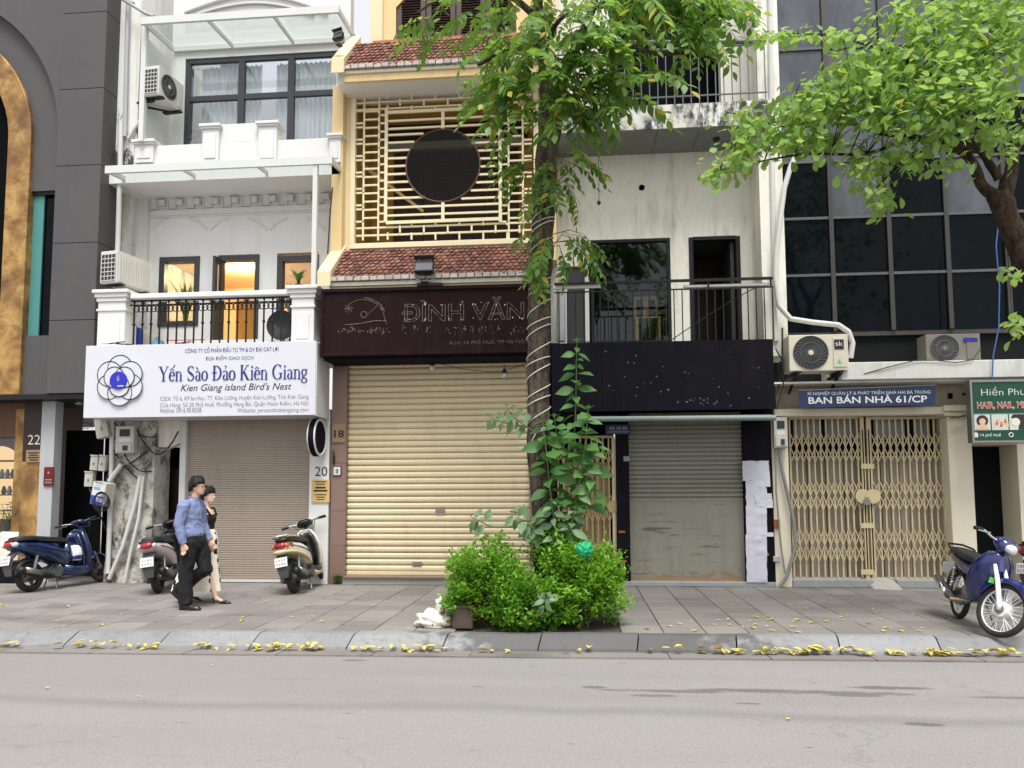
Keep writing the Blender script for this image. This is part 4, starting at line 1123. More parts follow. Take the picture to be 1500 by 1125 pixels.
# --- company sign over the shop
YSg = -.78
x0, x1, z0, z1 = rect(124, 503, 462, 610, YSg)
S = thing('shop_sign', 'large white box sign with navy lettering and flower emblem above number 20', 'sign', ((x0+x1)/2, YSg, z0))
obj('sign_box', MB().box(x0, x1, YSg, -.13, z0, z1), 'sign_white', S, bevel=.004)
obj('side_cover', MB().box(x1-.002, x1+.012, YSg+.02, -.13, z0-.012, z1-.02), 'sign_side', S)
ptext('CÔNG TY CỔ PHẦN ĐẦU TƯ TM & DV ĐẠI CÁT LỢI', 271.5, 506.5, 408, 517.5, YSg, 'ink_navy', S)
ptext('ĐỊA ĐIỂM GIAO DỊCH', 301.5, 519.5, 371.5, 528.5, YSg, 'ink_grey', S)
_a, _b, _c, _d = rect(233, 535, 451, 557, YSg)
items = [('Y',()),('e',('circ','acute')),('n',()),(' ',()),('S',()),('a',('grave',)),('o',()),(' ',()),('\u0110',()),('a',('hook',)),('o',()),(' ',()),('K',()),('i',()),('e',('circ',)),('n',()),(' ',()),('G',()),('i',()),('a',()),('n',()),('g',())]
obj('lettering', serif_line(items, _a, _b, _c, _d-_c, YSg-.006), 'ink_navy', S)
ptext("Kien Giang island Bird's Nest", 265, 561.5, 427, 575, YSg, 'ink_black', S, shear=.28)
ptext('CSSX: Tổ 6, KP ba Hòn, TT. Kiên Lương, Huyện Kiên Lương, Tỉnh Kiên Giang', 235, 577.5, 452, 587.5, YSg, 'ink_grey', S, bold=-.012)
ptext('Cửa Hàng: Số 20 Phố Huế, Phường Hàng Bài, Quận Hoàn Kiếm, Hà Nội', 235, 587, 452, 597, YSg, 'ink_grey', S, bold=-.012)
ptext('Hotline: 0916.90.8558', 235, 597.5, 295, 604.5, YSg, 'ink_grey', S, bold=-.012)
ptext('Website: yensaodaokiengiang.com', 348, 597.5, 452, 605.5, YSg, 'ink_grey', S, bold=-.012)
# flower emblem: six raised petals round a blue disc
cx, _, cz = at(177, 557.5, YSg); em = MB(); pr = .19
s_m = (X(227,557,YSg) - X(177,557,YSg)) / 50
def petal_disc(px, py, r, h, mt, nm, par, rim=True):
    c = at(px, py, YSg); rr_ = r*s_m
    o = obj(nm, MB().lathe([(rr_,0),(rr_,-h)], (c.x, YSg-.001, c.z), 'y', 40), mt, par)
    if rim: obj('petal_rim', MB().torus((c.x, YSg-h-.001, c.z), rr_-.005, .0085, 'y', 44, 5), 'ink_black', o)
    return o
for i in range(6):
    a = R(90 + 60*i); petal_disc(177 + 17.5*math.cos(a), 557.5 - 18.5*math.sin(a), 18.2, .022 + .002*i, 'sign_white', 'emblem_petal', S)
for i in range(3):
    a = R(-90 + 120*i); petal_disc(177 + 8.5*math.cos(a), 557.5 - 8.5*math.sin(a), 15, .040+.003*i, 'sign_white', 'emblem_petal', S)
o = petal_disc(176.5, 558, 12.5, .062, 'disc_blue', 'emblem_disc', S, False)
c = at(176.5, 557, YSg)
fl = MB()
for k, (dx, dz, r) in enumerate(((0,.05,.016),(-.018,.02,.014),(.018,.015,.014),(0,-.012,.02))):
    fl.lathe([(r,0),(r*.8,-.002)], (c.x+dx, YSg-.065-.001*k, c.z+dz), 'y', 12)
obj('emblem_flame', fl, 'ink_pale', o)
_a, _b, _c, _d = rect(172, 564.5, 181, 566, YSg-.064); obj('emblem_line', MB().box(_a, _b, YSg-.0655, YSg-.0635, _c, _d), 'ink_white', o)
for px in (168, 265, 388):
    q = at(px, 500, YSg); obj('bracket', MB().bar((q.x-.12, YSg+.04, q.z-.03), (q.x+.16, YSg+.02, q.z-.005), .03, .012).bar((q.x, YSg+.05, q.z-.03), (q.x+.05, YSg+.4, q.z+.02), .02), 'black_metal', S)
# blade sign and plaques on the white jamb
c = at(466, 641, -.35)
Bl = thing('blade_sign', 'round dark blade sign with a white rim above the number 20', 'sign', (c.x, -.35, c.z))
obj('disc', MB().lathe([(.30,-.05),(.315,-.04),(.315,.04),(.30,.05)], (c.x, -.40, c.z), 'x', 40), 'black_sign', Bl)
obj('rim', MB().torus((c.x+.05, -.40, c.z), .29, .02, 'x', 40, 6), 'ink_white', Bl); obj('rim', MB().torus((c.x-.05, -.40, c.z), .29, .02, 'x', 40, 6), 'ink_white', Bl)
obj('bracket', MB().box(c.x-.02, c.x+.02, -.40+.3, -.10, c.z-.03, c.z+.03), 'black_metal', Bl)
pq = single('wall_plaque', rbox(456.5, 702.5, 482.5, 736, YG-.145, YG-.122), 'plate_yellow', 'yellow plaque with brown print below the number 20', 'plaque')
for i, (py, h, ins) in enumerate(((705,1.4,4),(708.5,1.4,6),(713,2.6,5),(717.5,2.6,2.5),(724,1.3,4),(727.5,1.3,6),(731,1.2,7))):
    a, b, cc, d_ = rect(457+ins, py, 482-ins, py+h, YG-.147); obj('print_line', MB().box(a, b, YG-.148, YG-.1465, cc, d_), 'wood_dark', pq)
# ------------------------------------------------------------------ yellow house (number 18)
C = thing('yellow_house', 'yellow house with tiled eaves, lattice screen and cream roller shutter, numbered 18', 'house', (X(640, 850, .2), .6, 0))
YG = .0; zS = Z(640, 520, YG)
def tiled_roof(parent, pl, pr, pe, pt, ye, yt, rows, cols, plt):
    """sloping tile roof between eave (photo row pe, plane ye) and top (row pt, plane yt)"""
    x0, x1 = X(pl, pe, ye), X(pr, pe, ye); z0 = Z((pl+pr)/2, pe, ye); z1 = Z((pl+pr)/2, pt, yt)
    slab = obj('roof', MB().add([(x0,ye,z0-.05),(x1,ye,z0-.05),(x1,yt,z1-.05),(x0,yt,z1-.05),(x0,ye,z0),(x1,ye,z0),(x1,yt,z1),(x0,yt,z1)], [(0,3,2,1),(4,5,6,7),(0,1,5,4),(1,2,6,5),(2,3,7,6),(3,0,4,7)]), 'mortar_dark', parent)
    L = Vector((0, yt-ye, z1-z0)); n = L.cross(Vector((-1,0,0))).normalized()
    if n.z < 0: n = -n
    m = MB(); rr = random.Random(9); w = (x1-x0)/cols
    for r in range(rows):
        for c in range(-1, cols):
            xa = x0 + (c + (.5 if r % 2 else 0))*w + .006; xb = xa + w - .012
            xa, xb = max(xa, x0), min(xb, x1)
            if xb - xa < .02: continue
            b = Vector((0, ye, z0)) + L*(r/rows); t_ = Vector((0, ye, z0)) + L*(min(1, (r+1.35)/rows))
            up = n*(.030 + rr.uniform(-.006,.008)); lo_ = n*.004
            sag = -L.normalized()*rr.uniform(0,.016)
            # rounded tail
            p = [Vector((xa,0,0))+b+up+L*.25/rows, Vector((xa+(xb-xa)*.2,0,0))+b+up+sag, Vector((xb-(xb-xa)*.2,0,0))+b+up+sag, Vector((xb,0,0))+b+up+L*.25/rows, Vector((xb,0,0))+t_+lo_, Vector((xa,0,0))+t_+lo_]
            q = [v - n*.016 for v in p[:4]]
            m.add(p+q, [(0,1,2,3,4,5),(0,6,7,1),(1,7,8,2),(2,8,9,3)])
    obj('roof_tiles', m, 'roof_tile', slab, kind='stuff')
    ne = 26
    for i in range(ne):
        xa = x0 + (x1-x0)*i/ne
        obj('eave_tile', MB().box(xa+.006, xa+(x1-x0)/ne-.006, ye-.03+rr.uniform(-.008,.008), ye+.08, z0-.045, z0+.025), 'eave_tile', slab, bevel=.006)
    return x0, x1, z0, z1, slab
# ground floor
gx0, gx1, _, _ = rect(485, 540, 507, 850, YG-.08)
zc_ = Z(495, 533, YG)
for i, (a, b) in enumerate(((0,.62),(.625,1.2),(1.205,2.0),(2.005,zc_))):
    obj('granite_facing', MB().box(gx0+.005, gx1, YG-.10, YG+.25, a, b), 'granite_brown', C, bevel=.004)
obj('pillar_return', MB().box(X(806,700,YG)+.001, X(821,700,YG), YG+.1, YG+.25, 0, zc_+.3), 'dark_room', C)
obj('granite_pillar', MB().box(X(776,700,YG), X(806,700,YG), YG-.08, YG+.25, 0, zc_), 'granite_brown', C, bevel=.004)
sx0, sx1 = gx1+.003, X(776,700,YG)-.003
zst = .14
obj('door_step', MB().box(sx0-.02, sx1+.02, YG-.16, YG+.2, .002, zst-.035), 'concrete', C, bevel=.006)
obj('door_sill', MB().box(sx0, sx1, YG-.2, YG+.2, zst-.034, zst), 'granite_brown', C, bevel=.004)
sh = obj('roller_shutter', MB().box(sx0, sx1, YG+.06, YG+.07, zst, zc_+.2), 'shutter_cream', C)
ns = 34; hs_ = (zc_ + .02 - zst - .06) / ns
pf = [(0,.03),(.08,.008),(.30,-.012),(.65,-.014),(.88,.004),(.97,.03)]
m = MB(); 
for k in range(len(pf)-1):
    (a, ya), (b, yb) = pf[k], pf[k+1]
    m.add([(0,ya,a*hs_),(sx1-sx0,ya,a*hs_),(sx1-sx0,yb,b*hs_),(0,yb,b*hs_)], [(0,1,2,3)])
proto = None
for i in range(ns):
    zz = zst + .06 + i*hs_
    if proto is None:
        mm = MB(); mm.v = [(x+sx0, y+YG+.02, z+zz) for x, y, z in m.v]; mm.f = m.f
        me = mesh_of(m, 'slat', 'shutter_cream')
    o = inst(me, (sx0, YG+.02+random.uniform(-.002,.002), zz), parent=sh, name='slat'); proto = o
obj('bottom_rail', MB().box(sx0, sx1, YG-.005, YG+.05, zst+.002, zst+.06), 'shutter_cream', sh, bevel=.006)
for px, py in ((645, 748), (611, 825)):
    a, b, c, d = rect(px-7, py-2, px+7, py+3, YG); obj('lock', MB().box(a, b, YG-.012, YG+.01, c, d), 'steel_dull', sh, bevel=.003)
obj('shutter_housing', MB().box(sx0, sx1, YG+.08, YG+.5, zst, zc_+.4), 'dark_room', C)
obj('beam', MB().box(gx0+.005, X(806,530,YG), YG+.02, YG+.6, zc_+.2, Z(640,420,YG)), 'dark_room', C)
pl_ = single('number_plate', rbox(487, 621, 505, 648, YG-.122, YG-.103), 'plate_gold', 'bronze number plate reading 18 on the brown granite pillar', 'plaque')
ptext('18', 489.5, 630, 504, 641, YG-.122, 'ink_black', pl_, bold=.02)
sw = single('bell_box', rbox(488.5, 684, 498.5, 696, YG-.13, YG-.103), 'ink_white', 'small white bell push in a black frame on the granite pillar', 'bell', bevel=.003)
a, b, c, d = rect(487.5, 683, 499.5, 697, YG-.125); obj('frame', MB().box(a, b, YG-.118, YG-.1035, c, d), 'black_metal', sw)
a, b, c, d = rect(492, 687, 495.5, 693, YG-.13); obj('push', MB().box(a, b, YG-.137, YG-.131, c, d), 'steel_dull', sw)
lk = single('padlock', MB().tube([at(488,660,YG-.13), at(489,668,YG-.15), at(488.5,674,YG-.13)], [.012,.02,.014], 6).box(X(487,665,YG-.14), X(490,665,YG-.14), YG-.15, YG-.105, Z(488,680,YG-.14), Z(488,672,YG-.14)), 'cable_black', 'old black lock hanging from the edge of the granite pillar', 'lock')
# brown sign with the ghosts of removed letters
YS_ = -.78
x0, x1, z0, z1 = rect(469, 419, 778, 519, YS_)
S = thing('shop_sign', 'dark brown box sign with traces of removed letters above the cream shutter', 'sign', ((x0+x1)/2, YS_, z0))
obj('sign_box', MB().box(x0+.05, x1-.05, YS_+.03, -.12, z0+.05, z1-.06), 'brown_sign', S)
obj('frame', MB().box(x0, x1, YS_, -.12, z1-.06, z1).box(x0, x1, YS_, -.1, z0, z0+.05).box(x0, x0+.05, YS_+.001, -.12, z0+.05, z1-.06).box(x1-.05, x1, YS_+.001, -.12, z0+.05, z1-.06), 'brown_sign', S, bevel=.006)
ptext('ĐÌNH VĂN', 589, 436, 768, 470, YS_+.03, 'ink_trace', S, outline=.014, bold=.01)
rr = random.Random(31); m = MB()
for k in range(30):
    px = rr.choice((593,602,612,622,632,645,655,668,676,695,705,714,728,738,752,764)) + rr.uniform(-3,3); py = rr.choice((443,447,466,468)) + rr.uniform(-1,1)
    q = at(px, py, YS_+.024); m.sphere(q, rr.uniform(.006,.012), 6, 4)
obj('screw_holes', m, 'ink_white', S, kind='stuff')
def trace_marks(pxs, py, h, parent, seed):
    rq = random.Random(seed); m = MB()
    for px in pxs:
        for k in range(5):
            a = (px + rq.uniform(-h*.55,h*.55), py + rq.uniform(-h*.6,h*.6)); b = (a[0] + rq.choice((0,0,rq.uniform(-h*.5,h*.5))), a[1] + rq.uniform(-h*.6,h*.6))
            m.tube([at(*a, YS_+.027), at(*b, YS_+.027)], rq.uniform(.004,.009), 4)
    obj('letter_traces', m, 'ink_trace', parent, kind='stuff')
trace_marks((592,609,628,656,668,678,690,702,714,726,751,764), 483, 8, S, 4)
ptext('Add: 18 Phố Huế, TP Hà Nội', 658, 497, 769, 505, YS_+.03, 'ink_trace', S, bold=-.01)
# ghost of the logo: dome, star and scroll
mg = MB()
for r_, a0, a1 in ((30,25,155),(33,15,90)):
    mg.tube([at(532 + r_*math.cos(R(a))*1.0, 466 - r_*.9*math.sin(R(a)), YS_+.027) for a in range(a0, a1, 8)], .006, 4)
mg.tube([at(p, q, YS_+.027) for p, q in ((505,476),(530,474),(548,470),(566,470))], .008, 4)
mg.tube([at(p, q, YS_+.027) for p, q in ((540,460),(550,450),(558,446),(566,475))], .006, 4)
mg.torus(at(533, 461, YS_+.027), .05, .007, 'y', 16, 4)
for dx, dy in ((0,7),(7,0),(5,5),(5,-5)):
    mg.tube([at(511-dx, 452-dy, YS_+.027), at(511+dx, 452+dy, YS_+.027)], .005, 4)
obj('logo_trace', mg, 'ink_trace', S)
trace_marks([499+6*i for i in range(12)], 484, 7, S, 8)
q = at(629, 423, YS_); obj('lamp_foot', MB().box(q.x-.2, q.x+.2, YS_-.01, YS_+.12, z1+.002, z1+.05), 'black_metal', S)
ub = rbox(474, 521, 776, 532, YS_+.12, -.1); obj('soffit', MB().box(x0+.04, x1-.04, YS_+.1, -.11, z0-.05, z0-.002), 'black_sign', S)
# lower tiled eave
e0 = tiled_roof(C, 483, 792, 404, 363, -.72, .02, 9, 38, 0)
ex0, ex1, ez0, ez1, slab = e0
obj('eave_moulding', MB().box(ex0-.02, ex1, -.70, -.2, ez0-.12, ez0-.052).box(ex0-.02, ex1, -.66, -.2, ez0-.20, ez0-.121), 'cream_paint', C, bevel=.006)
def coping(ye, yt, ze, zt_, x):
    p = MB()
    a, b = Vector((x, ye, ze)), Vector((x, yt, zt_)); dn = Vector((0,0,-.26))
    w = .11
    v = [a+Vector((-w,0,.1)), a+Vector((w,0,.1)), b+Vector((w,0,.1)), b+Vector((-w,0,.1))]
    v2 = [q + dn for q in v]
    p.add(v + v2, [(0,1,2,3),(7,6,5,4),(0,4,5,1),(1,5,6,2),(2,6,7,3),(3,7,4,0)])
    return p
obj('gable_coping', coping(-.78, .1, ez0+.02, ez1+.06, ex0-.08), 'yellow_trim', C, bevel=.01)
# lattice storey
YF = .0
fx0, fx1, fz0, fz1 = rect(513, 128, 789, 360, YF)
th = .085
fr = obj('lattice_frame', MB().box(fx0, fx1, YF, YF+.12, fz1-th, fz1).box(fx0, fx1, YF, YF+.12, fz0, fz0+th*1.1).box(fx0, fx0+th, YF+.001, YF+.119, fz0+th*1.1, fz1-th).box(fx1-th, fx1, YF+.001, YF+.119, fz0+th*1.1, fz1-th), 'lattice_paint', C, bevel=.006)
obj('outer_frame', MB().box(fx0-.09, fx0, YF+.03, YF+.2, ez1, fz1+.1).box(fx1, fx1+.06, YF+.03, YF+.2, ez1, fz1+.1), 'yellow_trim', C)
YL = YF + .05
def lbar(px0, py0, px1, py1, w=.030, y=YL, nm='lattice_bar'):
    a, b = at(px0, py0, YL), at(px1, py1, YL)
    if px0 == px1: b.x = a.x = (a.x+b.x)/2
    if py0 == py1: b.z = a.z = (a.z+b.z)/2
    obj(nm, MB().bar((a.x, y, a.z), (b.x, y, b.z), w, .03, up=(0,1,0)), 'lattice_paint', fr)
l_, r_, t_, b_ = 522, 779, 137, 352
for px in (533, 555): lbar(px, 137, px, b_)
for px in (745, 766): lbar(px, 137, px, b_, y=YL)
lbar(l_, 145, r_, 145, y=YL+.012); lbar(l_, 155, r_, 155, y=YL+.012)
lbar(l_, 330, r_, 330, y=YL+.012); lbar(l_, 341, r_, 341, y=YL+.012)
for k in range(6):
    px = 568 + k*35
    lbar(px, 137, px, 145, y=YL); lbar(px+18, 145, px+18, 155, y=YL); lbar(px, 155, px, 161, y=YL)
    lbar(px, 324, px, 330, y=YL); lbar(px+18, 330, px+18, 341, y=YL); lbar(px, 341, px, 351, y=YL)
for k in range(14):
    py = 163 + k*12
    lbar(l_, py+ (6 if k % 2 else 0), 533, py + (6 if k % 2 else 0)); lbar(533, py, 555, py, y=YL+.012); lbar(555, py+6, 566, py+6)
    lbar(734, py+6, 745, py+6); lbar(745, py, 766, py, y=YL+.012); lbar(766, py+(6 if k % 2 else 0), r_, py+(6 if k % 2 else 0))
# inner frame and slats, with the round window
for a in ((566,160,566,326),(733,160,733,326)): lbar(*a, .055, YL-.02, 'inner_frame')
for a in ((566,162,733,162),(566,324,733,324)): lbar(*a, .055, YL-.021, 'inner_frame')
cx, cy, rp = 649, 243, 54
for k in range(13):
    py = 174 + k*11.6
    if abs(py-cy) < rp:
        h = math.sqrt(rp*rp - (py-cy)**2); lbar(566, py, cx-h, py, .034); lbar(cx+h, py, 733, py, .034)
    else: lbar(566, py, 733, py, .034)
lbar(cx, 162, cx, cy-rp, .055, YL-.012); lbar(cx, cy+rp, cx, 324, .055, YL-.012)
c = at(cx, cy, YL); rm_ = rp * (X(700,243,YL)-X(600,243,YL))/100
rw = obj('round_window', MB().torus((c.x, YL-.02, c.z), rm_, .014, 'y', 64, 8), 'wood_brown', fr)
obj('pane', MB().lathe([(rm_,0),(rm_,.01)], (c.x, YL-.02, c.z), 'y', 64), 'glass_smoke', rw)
# loggia behind the lattice
yb_ = 1.35
x0, x1, z0, z1 = fx0+.02, fx1-.02, fz0, fz1+.02
obj('loggia_wall', MB().add([(x0,YF+.13,z0),(x0,yb_,z0),(x0,yb_,z1),(x0,YF+.13,z1),(x1,YF+.13,z0),(x1,yb_,z0),(x1,yb_,z1),(x1,YF+.13,z1)], [(0,1,2,3),(4,7,6,5),(1,5,6,2),(0,4,5,1),(3,2,6,7)]), 'ochre_wall', C)
obj('loggia_beam', MB().box(x0+.3, x1-.3, yb_-.14, yb_-.01, Z(649,218,yb_-.1), Z(649,207,yb_-.1)), 'concrete', C)
dz1 = Z(649, 222, yb_-.05)
dp = MB()
for i in range(4):
    xa = x0 + .42 + (x1-x0-.84)*i/4; xb = x0 + .42 + (x1-x0-.84)*(i+1)/4
    o = obj('loggia_door', MB().box(xa+.01, xb-.01, yb_-.06, yb_-.005, z0, dz1), 'wood_dark', C)
    m = MB()
    for j in range(9): m.obox(((xa+xb)/2, yb_-.075, dz1-.25-j*.07), ((xb-xa)*.32,0,0), (0,.012,.02), (0,-.004,.006))
    obj('louvres', m, 'louvre_brown', o, kind='stuff')
obj('upper_dark', MB().box(x0+.25, x1-.25, yb_-.05, yb_-.004, Z(649,205,yb_-.05), Z(649,176,yb_-.05)), 'wood_dark', C)
obj('stair_rail', MB().bar((X(523,236,.6), .6, Z(523,236,.6)), (X(620,310,.6), .6, Z(620,310,.6)), .05), 'yellow_wall', C)
# upper eave
e1 = tiled_roof(C, 503, 800, 90, 57, -.55, .12, 8, 40, 0)
ux0, ux1, uz0, uz1, slab2 = e1
obj('eave_moulding', MB().box(ux0-.02, ux1, -.53, -.1, uz0-.11, uz0-.052), 'cream_paint', C, bevel=.006)
obj('eave_beam', MB().box(ux0-.02, ux1, -.50, .2, uz0-.24, uz0-.111), 'yellow_wall', C, bevel=.006)
obj('soffit', MB().box(fx0-.1, ux1, -.45, .3, fz1+.101, uz0-.241), 'white_wall', C)
obj('gable_coping', coping(-.62, .35, uz0+.02, uz1+.2, ux0-.08), 'yellow_trim', C, bevel=.01)
obj('side_wall', MB().box(fx0-.28, fx0-.09, -.15, 2.5, ez1-.3, uz0-.1), 'yellow_wall', C)
obj('side_wall', MB().box(fx1+.06, X(815,300,.1), -.05, 2.5, ez1-.3, uz0+3), 'yellow_wall', C)
# top wall with louvred shutters
YT = .25
wx0, wx1, wz0, wz1 = rect(580, -40, 756, 57, YT)
zt = Z(650, -120, YT)
obj('wall', MB().box(X(546,20,YT), wx0, YT, YT+.2, uz1-.1, zt).box(wx1, X(806,20,YT), YT, YT+.2, uz1-.1, zt).box(wx0, wx1, YT, YT+.2, wz1, zt), 'yellow_wall', C)
obj('wall_pilaster', MB().box(X(546,20,YT)-.02, X(562,20,YT), YT-.08, YT, uz1-.1, zt), 'yellow_trim', C)
obj('sill', MB().box(X(548,50,YT), X(806,50,YT), YT-.10, YT-.001, uz1+.0, uz1+.07), 'roof_ridge', C, bevel=.01)
for s_, pc in ((1, 580), (-1, 756)):
    a = at(pc, -2, YT); b = at(pc, 11, YT); c2 = at(pc + s_*14, -2, YT)
    obj('window_corner', MB().prism([(b.x - s_*.002, b.z), (c2.x, c2.z+.03), (a.x - s_*.002, a.z+.03)], YT-.002, YT+.1), 'yellow_wall', C)
wd = obj('window', MB().box(wx0, wx1, YT+.14, YT+.16, wz0, wz1), 'wood_dark', C)
for i in range(4):
    xa = wx0 + (wx1-wx0)*i/4; xb = wx0 + (wx1-wx0)*(i+1)/4
    sf = obj('shutter_leaf', MB().box(xa+.008, xa+.10, YT+.03, YT+.09, wz0, wz1).box(xb-.10, xb-.008, YT+.03, YT+.09, wz0, wz1).box(xa+.10, xb-.10, YT+.031, YT+.089, wz0, wz0+.1).box(xa+.10, xb-.10, YT+.031, YT+.089, Z(650,-30,YT), wz1), 'louvre_brown', wd, bevel=.004)
    zz = wz0 + .12; 
    while zz < Z(650,-30,YT):
        obj('louvre', MB().obox(((xa+xb)/2, YT+.06, zz), ((xb-xa)/2-.10,0,0), (0,.024,.018), (0,-.004,.006)), 'louvre_brown', sf); zz += .05
# floodlights
def floodlight(px, py, y, s, rz, tilt, label):
    c = at(px, py, y)
    F = thing('floodlight', label, 'floodlight', c, rz, 'black floodlights on the yellow house', local=True)
    ca, sa = math.cos(tilt), math.sin(tilt)
    def rot(p): return (p[0], p[1]*ca - p[2]*sa, p[1]*sa + p[2]*ca)
    m = MB().loft([[rot((x*s, -.07*s, z*s)) for x, z in ((-.15,-.11),(.15,-.11),(.15,.11),(-.15,.11))], [rot((x*s, .0, z*s)) for x, z in ((-.15,-.11),(.15,-.11),(.15,.11),(-.15,.11))], [rot((x*s, .10*s, z*s)) for x, z in ((-.10,-.07),(.10,-.07),(.10,.07),(-.10,.07))]])
    obj('housing', m, 'lamp_black', F, bevel=.006)
    g = MB(); g.v = [rot((x*s, -.072*s, z*s)) for x, z in ((-.13,-.09),(.13,-.09),(.13,.09),(-.13,.09))]; g.f = [(0,1,2,3)]
    obj('lens', g, 'glass_sheen', F)
    obj('visor', MB().add([rot(p) for p in ((-.15*s,-.07*s,.112*s),(.15*s,-.07*s,.112*s),(.17*s,-.16*s,.13*s),(-.17*s,-.16*s,.13*s),(-.15*s,-.07*s,.122*s),(.15*s,-.07*s,.122*s),(.17*s,-.16*s,.14*s),(-.17*s,-.16*s,.14*s))], [(0,1,2,3),(7,6,5,4),(0,4,5,1),(1,5,6,2),(2,6,7,3),(3,7,4,0)]), 'lamp_black', F)
    obj('yoke', MB().tube([(-.165*s,.02,0),(-.165*s,.02,-.12*s),(-.1*s,.02,-.21*s),(.1*s,.02,-.21*s),(.165*s,.02,-.12*s),(.165*s,.02,0)], .012*s, 6), 'steel_dull', F)
    obj('foot', MB().box(-.06*s,.06*s,-.03,.07,-.235*s,-.21*s), 'lamp_black', F)
floodlight(622, 393, -.80, 1.0, 0, R(-25), 'black floodlight with a visor standing on top of the brown sign')
floodlight(496, 54, -.66, .62, R(-20), R(-20), 'small black floodlight on the upper left gable of the yellow house')
# bulb lamps hanging under the sign
for px, py, lb in ((633, 537, 'small caged lamp hanging under the middle of the brown sign'), (739, 548, 'glass bulb lamp hanging on a wire before the cream shutter')):
    c = at(px, py, -.25)
    L = thing('hanging_lamp', lb, 'lamp', c, 0, 'small lamps under the brown sign')
    obj('socket', MB().lathe([(.02,.09),(.035,.05),(.04,.02)], c, n=10), 'lamp_black', L, smooth=True)
    obj('bulb', MB().sphere((c.x, c.y, c.z-.02), .045, 12, 8), 'lens_clear', L, smooth=True)
    obj('cord', MB().tube([(c.x,c.y,c.z+.08),(c.x-.01,c.y+.02,c.z+.16)], .006, 5), 'cable_black', L)
pts = [at(px, py, -.3) for px, py in ((488,533),(530,530),(590,533),(633,530),(680,541),(720,545),(739,543),(775,531))]
single('lamp_wire', MB().tube(pts, .006, 5), 'cable_black', 'thin black wire drooping between lamps below the brown sign', 'wire')
# ------------------------------------------------------------------ old white house (number 16)
YW6 = .36; YB6 = -.52
D = thing('old_white_house', 'weathered white house with a mould-stained balcony, black sign board and grey roller shutter', 'house', (X(975, 850, .2), .6, 0))
xa, xb = X(806, 350, YW6), X(1130, 350, YW6)
zfl = Z(970, 500, YW6)
wx0, wx1, _, wz1 = rect(866, 350, 983, 500, YW6); vx0, vx1, _, vz1 = rect(1012, 347, 1084, 500, YW6)
nx0, nx1 = X(831, 440, YW6), X(857, 440, YW6); nz1 = Z(845, 390, YW6)
zc2 = Z(970, 190, YB6)             # underside of the balcony above
m = MB()
m.box(xa, nx0, YW6, YW6+.2, zfl, wz1).box(nx0, X(866,440,YW6), YW6, YW6+.2, nz1, wz1)
m.box(xa, wx1, YW6, YW6+.2, wz1, vz1+.0).box(wx1, vx0, YW6, YW6+.2, zfl, vz1)
m.box(vx1, xb, YW6, YW6+.2, zfl, vz1); m.box(xa, xb, YW6, YW6+.2, vz1, zc2+.3)
obj('wall', m, 'aged_cream', D)
pwin(D, 866, 350, 983, 503, YW6-.02, .05, 'black_metal', 'glass_green', dep=.1)
obj('side_panel', MB().box(nx0, nx1, YW6+.04, YW6+.07, zfl, nz1), 'dark_frame', D)
obj('window_post', rbox(857, 385, 863, 500, YW6-.03, YW6+.1), 'white_steel', D)
# room behind: dark, with a wooden chair near the glass
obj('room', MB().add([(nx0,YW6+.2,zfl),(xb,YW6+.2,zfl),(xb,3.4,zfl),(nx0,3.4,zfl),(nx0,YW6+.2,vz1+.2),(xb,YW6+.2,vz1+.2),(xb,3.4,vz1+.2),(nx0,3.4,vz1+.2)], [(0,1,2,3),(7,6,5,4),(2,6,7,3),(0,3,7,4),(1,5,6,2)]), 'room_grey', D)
obj('door_frame', MB().box(vx0-.02, vx0+.05, YW6-.015, YW6+.1, zfl, vz1).box(vx1-.05, vx1+.02, YW6-.015, YW6+.1, zfl, vz1).box(vx0+.05, vx1-.05, YW6-.014, YW6+.1, vz1-.05, vz1+.01), 'black_metal', D)
obj('door', MB().box(vx1-.12, vx1-.06, YW6+.12, YW6+.85, zfl+.01, vz1-.06), 'dark_frame', D)
obj('inner_door', MB().box(vx0, vx1+.3, 1.9, 1.94, zfl, vz1+.1), 'wood_dark', D)
cx = X(948, 480, .75)
H = thing('wooden_chair', 'light wooden chair standing behind the dark window over the black sign board', 'chair', (cx, .75, zfl))
s_ = .19
for sx in (-1, 1):
    obj('leg', MB().bar((cx+sx*s_, .75+.17, zfl), (cx+sx*s_, .75+.20, zfl+.92), .04), 'wood_yellow', H)
    obj('leg', MB().bar((cx+sx*s_-.0, .75-.2, zfl), (cx+sx*s_, .75-.19, zfl+.44), .04), 'wood_yellow', H)
obj('seat', MB().box(cx-.22, cx+.22, .53, .95, zfl+.44, zfl+.475), 'wood_yellow', H, bevel=.006)
obj('back_rail', MB().bar((cx-.21,.948,zfl+.90), (cx+.21,.948,zfl+.90), .03, .06), 'wood_yellow', H); obj('back_slat', MB().bar((cx,.94,zfl+.48), (cx,.945,zfl+.88), .09, .015), 'wood_yellow', H)
# side reveal / pier at the right
obj('side_pier', MB().box(X(1101,350,YW6), X(1134,350,YW6), YB6+.25, YW6-.001, zfl-.4, Z(1110,-60,YW6)), 'aged_cream', D)
pv = single('drain_pipe', MB().tube([at(822,500,.1), at(822,418,.1)], .075, 14), 'pipe_grey', 'short fat grey pipe standing on the balcony of the old house behind the tree', 'pipe', smooth=True)
